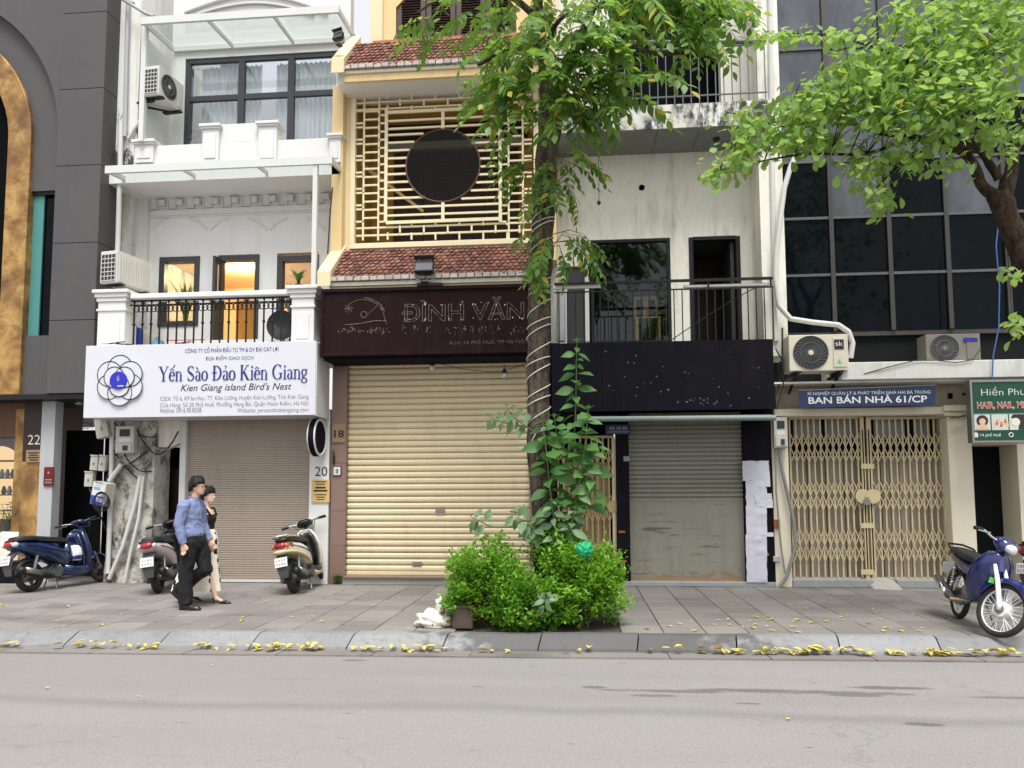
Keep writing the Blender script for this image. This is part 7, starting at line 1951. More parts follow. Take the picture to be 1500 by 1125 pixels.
# ---- box shrubs at the foot of the centre tree
def box_shrub(px, py, rx, ry, dy, nleaf, label, seed, name='box_shrub', top=0):
    rq = random.Random(seed)
    c = at(px, py, YT_+dy); sc = (X(px+100,py,YT_+dy) - X(px,py,YT_+dy))/100
    rx, rz_ = rx*sc, ry*sc; ry_ = rx*.8
    b = Vector((c.x, YT_+dy, -.02)); T = thing(name, label, 'shrub', b, 0, 'clipped shrubs round the tree')
    st = MB(); lf = MB(); lfm = leaf_mesh('', .046, .024, None, (0,.8,1,.6,0), .25, .1)
    tips = []
    for k in range(240):
        a = rq.uniform(0,6.28); u = rq.uniform(-.75,1); rr_ = (rq.random()**.33)
        s_ = math.sqrt(max(0,1-u*u)); d = Vector((math.cos(a)*s_*rx, math.sin(a)*s_*ry_, u*rz_))
        lump = 1 + .50*noise.noise(Vector((d.x*3.2+seed*3, d.y*3.2, d.z*3.2)))
        p = c + d*max(.35, rr_)*lump
        if p.z < .06: p.z = .06 + rq.uniform(0,.1)
        tips.append(p)
        if k % 3 == 0: st.tube([b + Vector((rq.uniform(-.08,.08), rq.uniform(-.08,.08), 0)), b.lerp(p,.5) + Vector((0,0,.12)), p], [.010,.007,.002], 4)
    per = nleaf//len(tips)
    for p in tips:
        ax_ = (p - Vector((c.x, c.y, c.z-.3))).normalized() + Vector((rq.uniform(-.5,.5), rq.uniform(-.5,.5), rq.uniform(-.1,.6))); ax_.normalize()
        for k in range(per):
            q = p + ax_*rq.uniform(-.16,.05) + Vector((rq.gauss(0,.035), rq.gauss(0,.035), rq.gauss(0,.03)))
            d = (ax_*.5 + Vector((rq.uniform(-1,1), rq.uniform(-1,1), rq.uniform(-.5,.9)))).normalized()
            z = Vector((0,0,1)) - d*d.z; z = z.normalized() if z.length > .05 else Vector((1,0,0)); y = z.cross(d); M = Matrix((d,y,z)).transposed() @ Matrix.Rotation(rq.uniform(-.6,.6), 3, 'X')
            s2 = rq.uniform(.8,1.45)
            lf.add([q + M @ (Vector(v)*s2) for v in lfm.v], lfm.f)
    obj('stems', st, 'stem_brown', T, kind='stuff'); obj('foliage', lf, 'leaf_box', T, kind='stuff')
box_shrub(708, 854, 66, 60, -.35, 9500, 'left bushy clipped shrub spilling toward the white litter bag', 1)
box_shrub(770, 884, 56, 50, -.55, 5500, 'low middle clipped shrub hanging over the kerb', 2)
box_shrub(852, 856, 70, 70, -.40, 9500, 'right bushy clipped shrub holding a green plastic bag', 3)
box_shrub(815, 806, 46, 38, -.15, 3200, 'small topmost clipped shrub close to the tree trunk', 4)

# ---- tall plant with big opposite leaves behind the shrubs
tl_me = [mesh_of(leaf_mesh('leaf', .26*s_, .135*s_, None, (0,.5,.85,1,.92,.65,.3,0), .22, bd), 'leaf', 'leaf_tall', 'all') for s_, bd in ((1,.25),(.85,.4),(1.12,.15))]
YP_ = -3.45
def plant(name, label, stems, mt_me, leafgap, sz, cat='plant', seed=1, grp=None, whorl=2):
    rq = random.Random(seed); b = Vector(stems[0][0]); T = thing(name, label, cat, (b.x, b.y, b.z), 0, grp)
    for S_ in stems:
        pth = [p for p, _ in smooth_path([(Vector(p),0) for p in S_[:-1]], 6)]; start, n0 = S_[-1], len(pth)
        obj('stem', MB().tube(pth, [.011*(1-.6*i/n0) for i in range(n0)], 6), 'stem_green', T, smooth='all')
        L = sum((a-b_).length for a, b_ in zip(pth, pth[1:])); acc = 0; nxt = start*L; k = 0
        for a, b_ in zip(pth, pth[1:]):
            seg = (b_-a).length
            while acc + seg >= nxt:
                p = a.lerp(b_, (nxt-acc)/seg); rem = 1 - nxt/L; ax_ = (b_-a).normalized()
                for w_ in range(whorl):
                    ang = k*1.57*.82 + w_*2*math.pi/whorl + rq.uniform(-.35,.35)
                    side = ax_.orthogonal().normalized(); side = side*math.cos(ang) + ax_.cross(side)*math.sin(ang)
                    d = side + ax_*rq.uniform(.05,.5) + Vector((0,-.15,-.12))
                    leaf_place(rq.choice(mt_me), p, d + Vector((0,0,-.25)), rq.uniform(-.5,.5), sz*(.55+.45*min(1, rem*4))*rq.uniform(.8,1.15), T, up=(rq.uniform(-.4,.4),-1,.75))
                k += 1; nxt += leafgap*(.6+.4*min(1, rem*3))
            acc += seg
        e = pth[-1]
        for w_ in range(4): leaf_place(mt_me[1], e, (math.cos(w_*1.57), math.sin(w_*1.57), 1.1), 0, sz*.4, T)
def P_(px, py, dy=0): return at(px, py, YP_+dy)
plant('tall_leafy_plant', 'tall upright plant with large opposite leaves standing in front of the folding gate', [
    [P_(832,830), P_(838,700), P_(843,600), P_(845,502), .22],
    [P_(825,830), P_(822,740), P_(818,660), P_(812,612,-.1), .3],
    [P_(838,800), P_(862,740,-.1), P_(868,690,-.1), P_(872,650,-.1), .4],
    [P_(818,800), P_(806,720,-.1), P_(800,660,-.15), P_(794,612,-.15), .3],
    [P_(830,790), P_(850,700,-.15), P_(858,640,-.15), P_(862,600,-.15), .3]], tl_me, .11, 1.0, seed=3)
gl_me = [mesh_of(leaf_mesh('leaf', .20*s_, .09*s_, None, (0,.5,.85,1,.9,.6,.25,0), .2, bd), 'leaf', 'leaf_grey', 'all') for s_, bd in ((1,.35),(.85,.5),(1.1,.2))]
plant('leafy_sprig', 'thin sprig with drooping leaves in front of the upper cream shutter', [[P_(806,650,.1), P_(775,628,0), P_(750,608,-.1), P_(742,596,-.1), .55], [P_(770,625,0), P_(735,618,-.1), P_(715,610,-.1), .6]], gl_me, .075, 1.0, seed=5)
plant('leafy_sprig', 'long sprig of grey-green leaves above the left clipped shrub', [[P_(800,790,.1), P_(790,770,0), P_(765,762,-.1), P_(750,752,-.1), .35], [P_(765,770,0), P_(725,772,-.1), P_(700,762,-.1), P_(690,757,-.1), .72]], gl_me, .075, 1.15, seed=6)
plant('leafy_sprig', 'leafy shoots close around the base of the tree trunk', [[P_(812,800,-.1), P_(812,770,-.15), P_(808,735,-.2), .2], [P_(822,800,-.1), P_(835,775,-.2), P_(842,745,-.2), .2], [P_(800,790,0), P_(782,775,-.1), P_(772,765,-.1), .4]], gl_me, .075, .95, seed=7)
plant('leafy_sprig', 'broad-leaved shoot sticking out at the right of the clipped shrubs', [[P_(880,900,-.3), P_(893,875,-.4), P_(903,862,-.4), .4]], tl_me, .06, .62, seed=8)
plant('leafy_sprig', 'pale shoot poking out of the middle clipped shrub', [[P_(795,890,-.6), P_(800,878,-.75), P_(802,872,-.8), .3]], gl_me, .05, .8, seed=9)
# litter: white bag, green bag, square pot
c = ground(636, 918); rr = random.Random(2)
m = MB().sphere((0,0,0), 1, 28, 18)
def crumple(v, sx, sy, sz, k):
    v = Vector(v); n = noise.fractal(v*2.3 + Vector((k,0,0)), 1.0, 2.0, 4); r = 1 + .42*n + .10*abs(noise.noise(v*7))
    return Vector((v.x*sx*r, v.y*sy*r, max(-.06, v.z*sz*r)))
m.v = [tuple(crumple(v, .215, .15, .12, 3) + Vector((c.x, c.y+.02, .055))) for v in m.v]
lb = thing('litter_bag', 'crumpled white printed plastic bag lying on the kerb edge beside the shrubs', 'bag', (c.x, c.y, 0))
obj('bag_body', m, 'bag_white', lb, smooth='all')
m = MB().sphere((0,0,0), 1, 16, 12); m.v = [tuple(crumple(v, .055, .05, .14, 9) + Vector((c.x+.06, c.y+.01, .19))) for v in m.v]
obj('bag_neck', m, 'bag_white', lb, smooth='all')
c = at(856, 805, YT_-.75); m = MB().sphere((0,0,0), 1, 36, 24); m.v = [tuple(Vector(v) @ Matrix.Diagonal((.08,.05,.075)) * (1+.6*noise.fractal(Vector(v)*3.6, .8, 2, 5)) + c) for v in m.v]
single('plastic_bag', m, 'bag_green', 'bright green plastic bag caught on top of the right clipped shrub', 'bag', smooth='all')
x0, x1, z0, z1 = rect(662, 888, 692, 921, -4.0); 
pt = thing('planter_pot', 'square brown pot half hidden under the left clipped shrub', 'pot', ((x0+x1)/2, -3.85, 0))
obj('pot', MB().box(x0, x1, -3.98, -3.7, 0, z1), 'terracotta', pt, bevel=.015, seg=2); obj('rim', MB().box(x0-.012, x1+.012, -3.992, -3.688, z1-.03, z1+.005), 'terracotta', pt, bevel=.006)
# ------------------------------------------------------------------ scooters and motorbike (local frame: x forward, y left, z up)
def rg(x, zc, hw, hh, n=18, p=2.6, yc=0.0, sl=0.0):
    out = []
    for k in range(n):
        a = 2*math.pi*k/n; c_, s_ = math.cos(a), math.sin(a)
        yy = hw*math.copysign(abs(c_)**(2/p), c_); zz = hh*math.copysign(abs(s_)**(2/p), s_)
        out.append((x + sl*zz, yc + yy, zc + zz))
    return out
def body(secs, **k): return MB().loft([rg(*s_, **k) if len(s_) == 4 else rg(s_[0], s_[1], s_[2], s_[3], sl=s_[4], **k) for s_ in secs])
def xf(mb, M): mb.v = [tuple(M @ Vector(v)) for v in mb.v]; return mb
def wheel(T, c, r, tw, kind, M=None, rim='rim_grey'):
    M = M or Matrix.Identity(4); c = Vector(c)
    w = obj('wheel', xf(MB().lathe([(.045,-.07),(.05,-.05),(.05,.05),(.045,.07)], c, 'y', 18), M), 'steel_dull' if kind == 'wire' else rim, T, smooth=True)
    prof = []
    m = MB(); n, k = 40, 12; ids = []
    for i in range(n):
        a = 2*math.pi*i/n; ring = []
        for j in range(k):
            b = 2*math.pi*j/k; q = r - tw + tw*math.cos(b); h = tw*.95*math.sin(b)
            ring.append(c + Vector((q*math.cos(a), h, q*math.sin(a))))
        ids.append(m.ring(ring))
    for i in range(n):
        a, b = ids[i], ids[(i+1) % n]
        for j in range(k): m.f.append((a[j], a[(j+1) % k], b[(j+1) % k], b[j]))
    obj('tyre', xf(m, M), 'tyre', w, smooth='all')
    ri = r - 2*tw + .012
    m = MB().torus(c, ri, .017 if kind == 'wire' else .014, 'y', 36, 6)
    obj('rim', xf(m, M), 'plate_white' if kind == 'wire' else rim, w, smooth='all')
    if kind == 'wire':
        m = MB()
        for i in range(32):
            a = 2*math.pi*i/32; sgn = 1 if i % 2 else -1; a2 = a + sgn*(.5 if i % 4 < 2 else -.5)
            m.tube([c + Vector((.05*math.cos(a2), sgn*.03, .05*math.sin(a2))), c + Vector((ri*math.cos(a), 0, ri*math.sin(a)))], .0036, 4)
        obj('spokes', xf(m, M), 'plate_white', w, kind='stuff')
        obj('hub_plate', xf(MB().lathe([(.078,-.05),(.085,-.03),(.085,.03),(.078,.05)], c, 'y', 26), M), 'plate_white' if M != Matrix.Identity(4) else 'steel_dull', w, smooth=True)
    else:
        for i in range(5):
            a = 2*math.pi*i/5; d = Vector((math.cos(a), 0, math.sin(a))); t_ = Vector((-math.sin(a), 0, math.cos(a)))
            obj('spoke', xf(MB().add([c + d*.04 + t_*.028 + Vector((0,.02,0)), c + d*.04 - t_*.028 + Vector((0,.02,0)), c + d*.04 - t_*.028 - Vector((0,.02,0)), c + d*.04 + t_*.028 - Vector((0,.02,0)), c + d*ri + t_*.012 + Vector((0,.012,0)), c + d*ri - t_*.012 + Vector((0,.012,0)), c + d*ri - t_*.012 - Vector((0,.012,0)), c + d*ri + t_*.012 - Vector((0,.012,0))], [(0,1,2,3),(7,6,5,4),(0,4,5,1),(1,5,6,2),(2,6,7,3),(3,7,4,0)]), M), rim, w)
    return w
def fender(c, r, a0, a1, hw, n=12):
    m = MB(); rows = []
    for i in range(n+1):
        a = R(a0 + (a1-a0)*i/n); row = []
        for (yy, dr_) in ((-hw,-.055),(-hw*.96,-.02),(-hw*.55,.0),(0,.008),(hw*.55,.0),(hw*.96,-.02),(hw,-.055)):
            row.append((c[0] + (r+dr_)*math.cos(a), yy, c[2] + (r+dr_)*math.sin(a)))
        rows.append(row)
    out = rows; inn = [[(c[0] + (p[0]-c[0])*.975, p[1]*.96, c[2] + (p[2]-c[2])*.975) for p in row] for row in rows]
    rings = [o_ + i_[::-1] for o_, i_ in zip(out, inn)]
    return m.loft(rings)
def plate(T, c, w, h, tilt, lines, label=None, parent=None):
    """number plate facing backwards (-x)"""
    ct, st_ = math.cos(tilt), math.sin(tilt); c = Vector(c)
    up = Vector((st_, 0, ct)); rt = Vector((0,-1,0)); nb = Vector((-ct, 0, st_))
    o = obj('number_plate', MB().obox(c, rt*w/2, nb*.004, up*h/2), 'plate_white', parent or T, bevel=.006)
    rq_ = random.Random(len(lines[0])*7 + int(c.x*100) + sum(map(ord, lines[1])))
    for row in (0, 1):       # the characters are too small to read: worn dark marks in two rows
        for k in range(4):
            cc = c + rt*(w*(-.32 + .21*k)) + up*(h*(.20 if row == 0 else -.20)) + nb*.0055
            obj('plate_mark', MB().obox(cc, rt*w*rq_.uniform(.045,.075), nb*.001, up*h*rq_.uniform(.09,.14)), 'plate_mark', o)
    return o
def scooter(label, loc, rz, lean, col, col2, inner, steer=0, rack=False, bumper=None, tail=('lens_red','lens_clear'), front=None, group='parked scooters', plate_lines=('29-T1','4523'), mirrors=False, seat='vinyl_black', helmet=None, cowl=None):
    T = thing('motor_scooter', label, 'scooter', loc, rz, group, local=True); T.rotation_euler = (lean, 0, rz)
    front = front or col
    RW, FW = (0,0,.235), (1.25,0,.235)
    S = Matrix.Translation((1.05,0,.8)) @ Matrix.Rotation(R(-26), 4, 'Y') @ Matrix.Rotation(steer, 4, 'Z') @ Matrix.Rotation(R(26), 4, 'Y') @ Matrix.Translation((-1.05,0,-.8))
    wheel(T, RW, .235, .05, 'cast'); wheel(T, FW, .235, .045, 'cast', S)
    # rear body: side panels and tail, rising to the back
    rb = body([(.64,.40,.13,.10),(.54,.47,.160,.16),(.38,.55,.182,.165),(.20,.61,.188,.145),(.02,.655,.178,.12),(-.15,.695,.155,.095),(-.27,.725,.125,.068),(-.33,.74,.09,.04)], p=2.8)
    obj('rear_body', rb, col, T, smooth='all')
    if bumper:
        obj('bumper', body([(.60,.36,.135,.06),(.48,.42,.172,.055),(.30,.50,.195,.05),(.10,.565,.200,.045),(-.12,.62,.180,.042),(-.28,.645,.14,.04),(-.36,.655,.08,.03)], p=2.4), bumper, T, smooth='all')
    obj('seat', body([(.70,.70,.07,.03),(.64,.735,.115,.045),(.50,.765,.135,.05),(.34,.775,.145,.05),(.22,.79,.148,.05),(.02,.815,.145,.048),(-.16,.825,.12,.042),(-.26,.825,.08,.03)], p=3), seat, T, smooth='all')
    obj('seat_front', body([(.72,.50,.09,.13),(.66,.56,.125,.14),(.58,.60,.145,.12)], p=3), inner, T, smooth='all')
    # floor and leg shield
    obj('footboard', body([(1.02,.30,.15,.05),(.90,.275,.185,.05),(.70,.275,.19,.05),(.52,.31,.16,.06)], p=4), inner, T, smooth='all')
    obj('side_skirt', body([(1.08,.27,.11,.06),(.95,.225,.175,.055),(.70,.215,.185,.05),(.50,.26,.165,.07),(.42,.33,.15,.08)], p=3), col2, T, smooth='all')
    def shield(z, xf_, hw, dep, th):
        n = 9; out = [(xf_ - dep*(abs(t)**2.0), t*hw, z) for t in [(-1 + 2*i/(n-1)) for i in range(n)]]; inn = [(x_ - th, y_*.97, z) for x_, y_, _ in out[::-1]]; return out + inn
    obj('leg_shield', MB().loft([shield(.24,1.10,.10,.05,.05), shield(.34,1.09,.17,.09,.06), shield(.50,1.10,.205,.12,.07), shield(.66,1.07,.21,.13,.07), shield(.80,1.02,.18,.11,.07), shield(.90,.985,.11,.06,.06), shield(.93,.975,.06,.03,.05)]), front, T, smooth='all')
    obj('inner_panel', MB().loft([[(x_-.06, y_*.88, z_) for x_, y_, z_ in shield(z, xx, hw, dp, .05)] for z, xx, hw, dp in ((.32,1.05,.15,.07),(.50,1.06,.18,.10),(.66,1.03,.185,.11),(.78,.99,.16,.09),(.87,.955,.10,.05))]), inner, T, smooth='all')
    # steering parts
    obj('front_fender', xf(fender((1.25,0,.235), .275, 20, 140, .075), S), front, T, smooth='all')
    for s_ in (-1, 1): obj('fork', xf(MB().tube([(1.25, s_*.062, .235), (1.12, s_*.062, .52)], .018, 8), S), 'steel_dull', T, smooth=True)
    obj('steering_column', xf(MB().tube([(1.07,0,.70),(.97,0,.98)], .035, 10), S), inner, T, smooth=True)
    obj('handlebar_cowl', xf(body([(1.10,.99,.05,.04),(1.07,1.0,.105,.062),(1.0,1.025,.135,.06),(.93,1.04,.125,.045),(.87,1.045,.09,.03),(.85,1.045,.05,.02)], p=2.6), S), cowl or front, T, smooth='all')
    if cowl: obj('cowl_shell', xf(body([(1.115,.985,.055,.045),(1.085,.995,.112,.068),(1.03,1.018,.142,.066),(1.0,1.03,.142,.064)], p=2.6), S), front, T, smooth='all')
    obj('dashboard', xf(body([(.94,1.075,.07,.018,-.5),(.90,1.072,.09,.016),(.865,1.062,.075,.014)], p=2.6), S), 'glass_dark', T, smooth='all')
    obj('headlight', xf(body([(1.125,.985,.05,.035),(1.095,.99,.09,.048),(1.06,.995,.085,.045)], p=2.4), S), 'lens_clear', T, smooth='all')
    for s_ in (-1, 1):
        g = obj('handlebar', xf(MB().tube([(.93, s_*.10, 1.03), (.90, s_*.20, 1.045), (.85, s_*.34, 1.04)], .013, 8), S), 'steel_dull', T, smooth=True)
        obj('grip', xf(MB().tube([(.882, s_*.25, 1.044), (.845, s_*.36, 1.04)], .020, 10), S), 'plastic_black', g, smooth=True)
        obj('brake_lever', xf(MB().tube([(.95, s_*.20, 1.03), (.955, s_*.26, 1.025), (.91, s_*.37, 1.02)], .008, 6), S), 'chrome', g, smooth=True)
        if mirrors:
            obj('mirror', xf(MB().tube([(.93, s_*.19, 1.05), (.93, s_*.27, 1.22)], .007, 6).sphere((.925, s_*.30, 1.27), .06, 14, 8, (.3,1,.65)), S), 'plastic_black', g, smooth=True)
    # rear: lights, mudguard with plate, engine and exhaust
    tl = obj('tail_light', body([(-.18,.725,.162,.05),(-.26,.738,.128,.056),(-.31,.742,.10,.05),(-.345,.742,.08,.042),(-.36,.74,.05,.03)] if rack else [(-.24,.745,.10,.052),(-.30,.745,.098,.05),(-.345,.742,.08,.042),(-.36,.74,.05,.03)], p=3), tail[0], T, smooth='all')
    for s_ in (-1, 1): obj('indicator', MB().sphere((-.29, s_*.105, .738), .05, 14, 10, (1.25,.55,.8)), tail[1], tl, smooth=True)
    mg = obj('mudguard', MB().loft([[(-.20,-.085,.66),(-.20,.085,.66),(-.16,.085,.66),(-.16,-.085,.66)],[(-.34,-.085,.54),(-.34,.085,.54),(-.31,.085,.53),(-.31,-.085,.53)],[(-.37,-.08,.40),(-.37,.08,.40),(-.35,.08,.395),(-.35,-.08,.395)],[(-.345,-.06,.27),(-.345,.06,.27),(-.325,.06,.27),(-.325,-.06,.27)]]), 'plastic_grey', T, smooth=True)
    plate(T, (-.385,0,.505), .19, .14, R(14), plate_lines, parent=mg)
    obj('inner_fender', fender((0,0,.235), .29, 60, 175, .07), 'plastic_black', T, smooth='all')
    obj('engine', body([(.52,.30,.09,.08),(.42,.28,.12,.10),(.25,.26,.13,.09),(.05,.245,.125,.08),(-.06,.24,.09,.06)], p=3, yc=.05), 'plastic_grey', T, smooth='all')
    obj('drive_case', body([(.44,.27,.03,.08),(.30,.26,.035,.09),(.05,.245,.035,.085),(-.07,.24,.03,.06)], p=3, yc=.14), 'steel_dull', T, smooth='all')
    mf = obj('muffler', MB().tube([(.34,-.10,.20),(.20,-.15,.21),(.05,-.165,.25),(-.05,-.17,.28),(-.26,-.165,.345),(-.31,-.16,.36)], [.018,.022,.05,.062,.06,.04], 14), 'plastic_black', T, smooth='all')
    obj('heat_shield', MB().loft([rg(-.22,.345,.05,.045,12,2.4,-.195), rg(-.08,.305,.05,.05,12,2.4,-.20), rg(.04,.265,.045,.04,12,2.4,-.195)]), 'steel_dull', mf, smooth='all')
    obj('fan_cover', MB().lathe([(.085,-.215),(.095,-.19),(.095,-.12)], (.33,0,.27), 'y', 20), 'plastic_grey', T, smooth=True)
    for s_ in (-1, 1): obj('shock_absorber', MB().tube([(-.02, s_*.12, .30), (.06, s_*.12, .56)], .022, 8), 'steel_dull', T, smooth=True)
    obj('centre_stand', MB().tube([(.40,-.12,.17),(.34,-.14,.0)], .012, 6).tube([(.40,.12,.17),(.34,.14,.0)], .012, 6).tube([(.40,-.12,.17),(.40,.12,.17)], .012, 6), 'steel_dull', T)
    for s_ in (-1, 1):
        obj('side_trim', MB().tube([(.50, s_*.158, .56), (.36, s_*.186, .60), (.18, s_*.192, .65), (.0, s_*.182, .69), (-.16, s_*.158, .72)], .006, 5), 'plastic_black', T)
        obj('brake_cable', xf(MB().tube([(.93, s_*.17, 1.03), (1.02, s_*.16, .99), (1.06, s_*.10, .90), (1.04, s_*.04, .80)], .005, 5), S), 'plastic_black', T)
        obj('foot_rest', MB().box(.20,.30, min(s_*.17,s_*.24), max(s_*.17,s_*.24), .37,.39), 'plastic_black', T)
    obj('kick_lever', MB().tube([(.28,.19,.27),(.10,.20,.20),(.06,.24,.20)], .009, 6), 'steel_dull', T)
    obj('seat_seam', MB().tube([(.60,-.13,.735),(.40,-.148,.755),(.15,-.15,.775),(-.15,-.128,.805)], .004, 4), 'plastic_grey', T)
    if rack:
        obj('grab_rail', MB().tube([(.06,-.155,.84),(-.12,-.17,.87),(-.32,-.13,.885),(-.40,0,.885),(-.32,.13,.885),(-.12,.17,.87),(.06,.155,.84)], .014, 8).tube([(-.40,0,.885),(-.18,0,.87)], .010, 6).tube([(-.25,-.15,.88),(-.25,.15,.88)], .010, 6), 'chrome', T, smooth=True)
    else:
        obj('grab_rail', body([(.05,.79,.165,.02),(-.12,.80,.16,.02),(-.25,.80,.13,.022),(-.31,.795,.09,.02)], p=3), 'plastic_black', T, smooth='all')
    if helmet:
        h = thing('helmet', 'white and dark blue helmet hanging at the knee hook of the blue scooter', 'helmet', T.matrix_basis @ Vector((.80,-.02,.42)), rz, None, local=True)
        obj('shell', MB().lathe([(.005,.245),(.06,.235),(.105,.19),(.125,.12),(.12,.03),(.11,0)], (0,0,0), n=22), 'plate_white', h, smooth=True); obj('brim', MB().lathe([(.1255,.02),(.132,.03),(.132,.075),(.1255,.085)], (0,0,0), n=22), 'paint_navy', h, smooth=True)
    return T
def gpt(px, py): p = ground(px, py); return p
def heading(a, wb, px_t, lo, hi):
    """turn the bike until its front wheel stands at photo column px_t"""
    best = None
    for k in range(361):
        t = R(lo + (hi-lo)*k/360); p = Vector((a.x + wb*math.cos(t), a.y + wb*math.sin(t), 0)); v = _rot.transposed() @ (p - CAM)
        e = abs(750 + FPX*v.x/-v.z - px_t)
        if best is None or e < best[0]: best = (e, t)
    print('heading', math.degrees(best[1]), best[0]); return best[1]
# blue scooter at the left
a = gpt(44, 867); b_ = gpt(142, 856); rz = math.atan2(b_.y-a.y, b_.x-a.x)
scooter('metallic blue scooter parked beside the old pillar at the left', (a.x, a.y, 0), heading(a, 1.25, 143, 10, 80), R(-7), 'paint_blue', 'paint_blue', 'paint_blue', steer=R(18), helmet=True, plate_lines=('29-D1','3068'))
a = gpt(233, 869)
scooter('pale pink and black scooter behind the walking couple', (a.x, a.y, 0), heading(a, 1.25, 268, 30, 110), R(-8), 'paint_pink', 'plastic_black', 'plastic_black', steer=R(14), front='plastic_black', plate_lines=('29-V5','7104'))
a = gpt(433, 869)
scooter('cream scooter with chrome rear rack leaning before the white jamb of number 20', (a.x, a.y, 0), heading(a, 1.25, 470, 30, 110), R(-11), 'paint_cream', 'paint_tan', 'paint_darkgreen', steer=R(16), rack=True, cowl='plastic_black', bumper='paint_tan', tail=('lens_red','lens_orange'), plate_lines=('29-S6','6612'))
a = gpt(1556, 893)
scooter('dark scooter cut off by the right edge of the picture', (a.x, a.y+.2, 0), R(20), R(-6), 'plastic_black', 'plastic_black', 'plastic_black', steer=R(10), plate_lines=('29-K3','1187'))

def underbone(label, loc, rz, lean, steer):
    T = thing('motorbike', label, 'motorbike', loc, rz, None, local=True); T.rotation_euler = (lean, 0, rz)
    r = .285; RW, FW = (0,0,r), (1.22,0,r); hx, hz = 1.0, .75
    S = Matrix.Translation((hx,0,hz)) @ Matrix.Rotation(R(-26), 4, 'Y') @ Matrix.Rotation(steer, 4, 'Z') @ Matrix.Rotation(R(26), 4, 'Y') @ Matrix.Translation((-hx,0,-hz))
    wheel(T, RW, r, .034, 'wire'); wheel(T, FW, r, .032, 'wire', S)
    C_ = 'paint_navy'
    obj('rear_body', body([(.72,.60,.06,.07),(.55,.60,.105,.085),(.35,.62,.125,.085),(.12,.665,.12,.07),(-.08,.70,.10,.055),(-.26,.73,.07,.04),(-.34,.745,.04,.025)], p=2.6), C_, T, smooth='all')
    obj('seat', body([(.66,.70,.05,.03),(.55,.735,.10,.045),(.36,.745,.125,.045),(.18,.765,.125,.045),(-.04,.785,.115,.045),(-.20,.80,.09,.035),(-.27,.80,.06,.025)], p=3), 'vinyl_black', T, smooth='all')
    obj('frame_cover', body([(1.02,.66,.075,.12),(.92,.60,.085,.13),(.80,.54,.08,.11),(.68,.53,.075,.09),(.58,.56,.08,.08)], p=2.6), C_, T, smooth='all')
    def sh(z, xf_, hw, dep, th):
        n = 9; out = [(xf_ - dep*(abs(t)**1.6), t*hw, z) for t in [(-1+2*i/(n-1)) for i in range(n)]]; return out + [(x_-th, y_*.97, z) for x_, y_, _ in out[::-1]]
    obj('leg_shield', MB().loft([sh(.30,.84,.16,.10,.02), sh(.42,.92,.21,.16,.025), sh(.58,1.0,.225,.19,.03), sh(.72,1.05,.20,.17,.035), sh(.82,1.05,.13,.10,.04), sh(.87,1.03,.07,.05,.04)]), C_, T, smooth='all')
    ff = obj('front_fender', xf(fender((1.22,0,r), .335, 25, 165, .06), S), C_, T, smooth='all')
    obj('sticker', xf(MB().box(1.02,1.08,-.068,-.064,.52,.58), S), 'sticker_green', ff)
    for s_ in (-1, 1):
        obj('fork', xf(MB().tube([(1.235, s_*.075, .27), (1.225, s_*.075, .32), (1.12, s_*.075, .56), (1.03, s_*.07, .72)], [.022,.026,.024,.018], 10), S), 'plate_white', T, smooth='all')
        g = obj('handlebar', xf(MB().tube([(.98, s_*.03, .96), (.95, s_*.15, .99), (.91, s_*.22, 1.03), (.88, s_*.31, 1.02)], .012, 8), S), 'chrome', T, smooth=True)
        obj('grip', xf(MB().tube([(.90, s_*.235, 1.03), (.875, s_*.325, 1.02)], .020, 10), S), 'plastic_black', g, smooth=True)
        obj('brake_lever', xf(MB().tube([(.96, s_*.19, 1.02), (.965, s_*.24, 1.01), (.93, s_*.33, 1.0)], .008, 6), S), 'chrome', g, smooth=True)
    obj('handlebar_cowl', xf(body([(1.10,.93,.06,.05),(1.06,.94,.10,.075),(.99,.96,.105,.075),(.93,.975,.085,.05),(.90,.98,.05,.03)], p=2.5), S), C_, T, smooth='all')
    obj('headlight', xf(body([(1.13,.915,.035,.03),(1.115,.92,.07,.048),(1.07,.925,.08,.055)], p=2.3), S), 'lens_clear', T, smooth='all')
    obj('steering_column', xf(MB().tube([(1.06,0,.66),(.97,0,.93)], .04, 10), S), C_, T, smooth=True)
    obj('engine', body([(.80,.36,.07,.05),(.72,.36,.10,.075),(.55,.36,.125,.10),(.38,.36,.12,.095),(.30,.36,.08,.06)], p=3.2), 'steel_dull', T, smooth='all')
    obj('swing_arm', MB().bar((0,.08,r),(.42,.08,.38),.03,.05).bar((0,-.08,r),(.42,-.08,.38),.03,.05), 'plastic_black', T)
    obj('chain_case', body([(.46,.36,.02,.06),(.25,.33,.02,.055),(.0,.29,.02,.065),(-.08,.285,.015,.04)], p=3, yc=.10), 'plastic_black', T, smooth='all')
    for s_ in (-1, 1):
        sa = obj('shock_absorber', MB().tube([(.0, s_*.115, .31), (.09, s_*.115, .64)], .014, 8), 'chrome', T, smooth=True)
        obj('spring', MB().tube([Vector((.012,s_*.115,.36)).lerp(Vector((.08,s_*.115,.60)), i/60) + Vector((math.cos(i*.75)*.026, math.sin(i*.75)*.026, 0)) for i in range(61)], .006, 5), 'chrome', sa)
    mf = obj('muffler', MB().tube([(.62,-.10,.28),(.45,-.14,.22),(.25,-.155,.24),(.12,-.16,.27),(-.28,-.165,.42),(-.34,-.165,.44)], [.018,.018,.022,.045,.05,.03], 14), 'plastic_grey', T, smooth='all')
    obj('heat_shield', MB().loft([rg(-.22,.425,.03,.035,12,2.4,-.20), rg(-.05,.36,.03,.035,12,2.4,-.203), rg(.10,.30,.025,.03,12,2.4,-.20)]), 'chrome', mf, smooth='all')
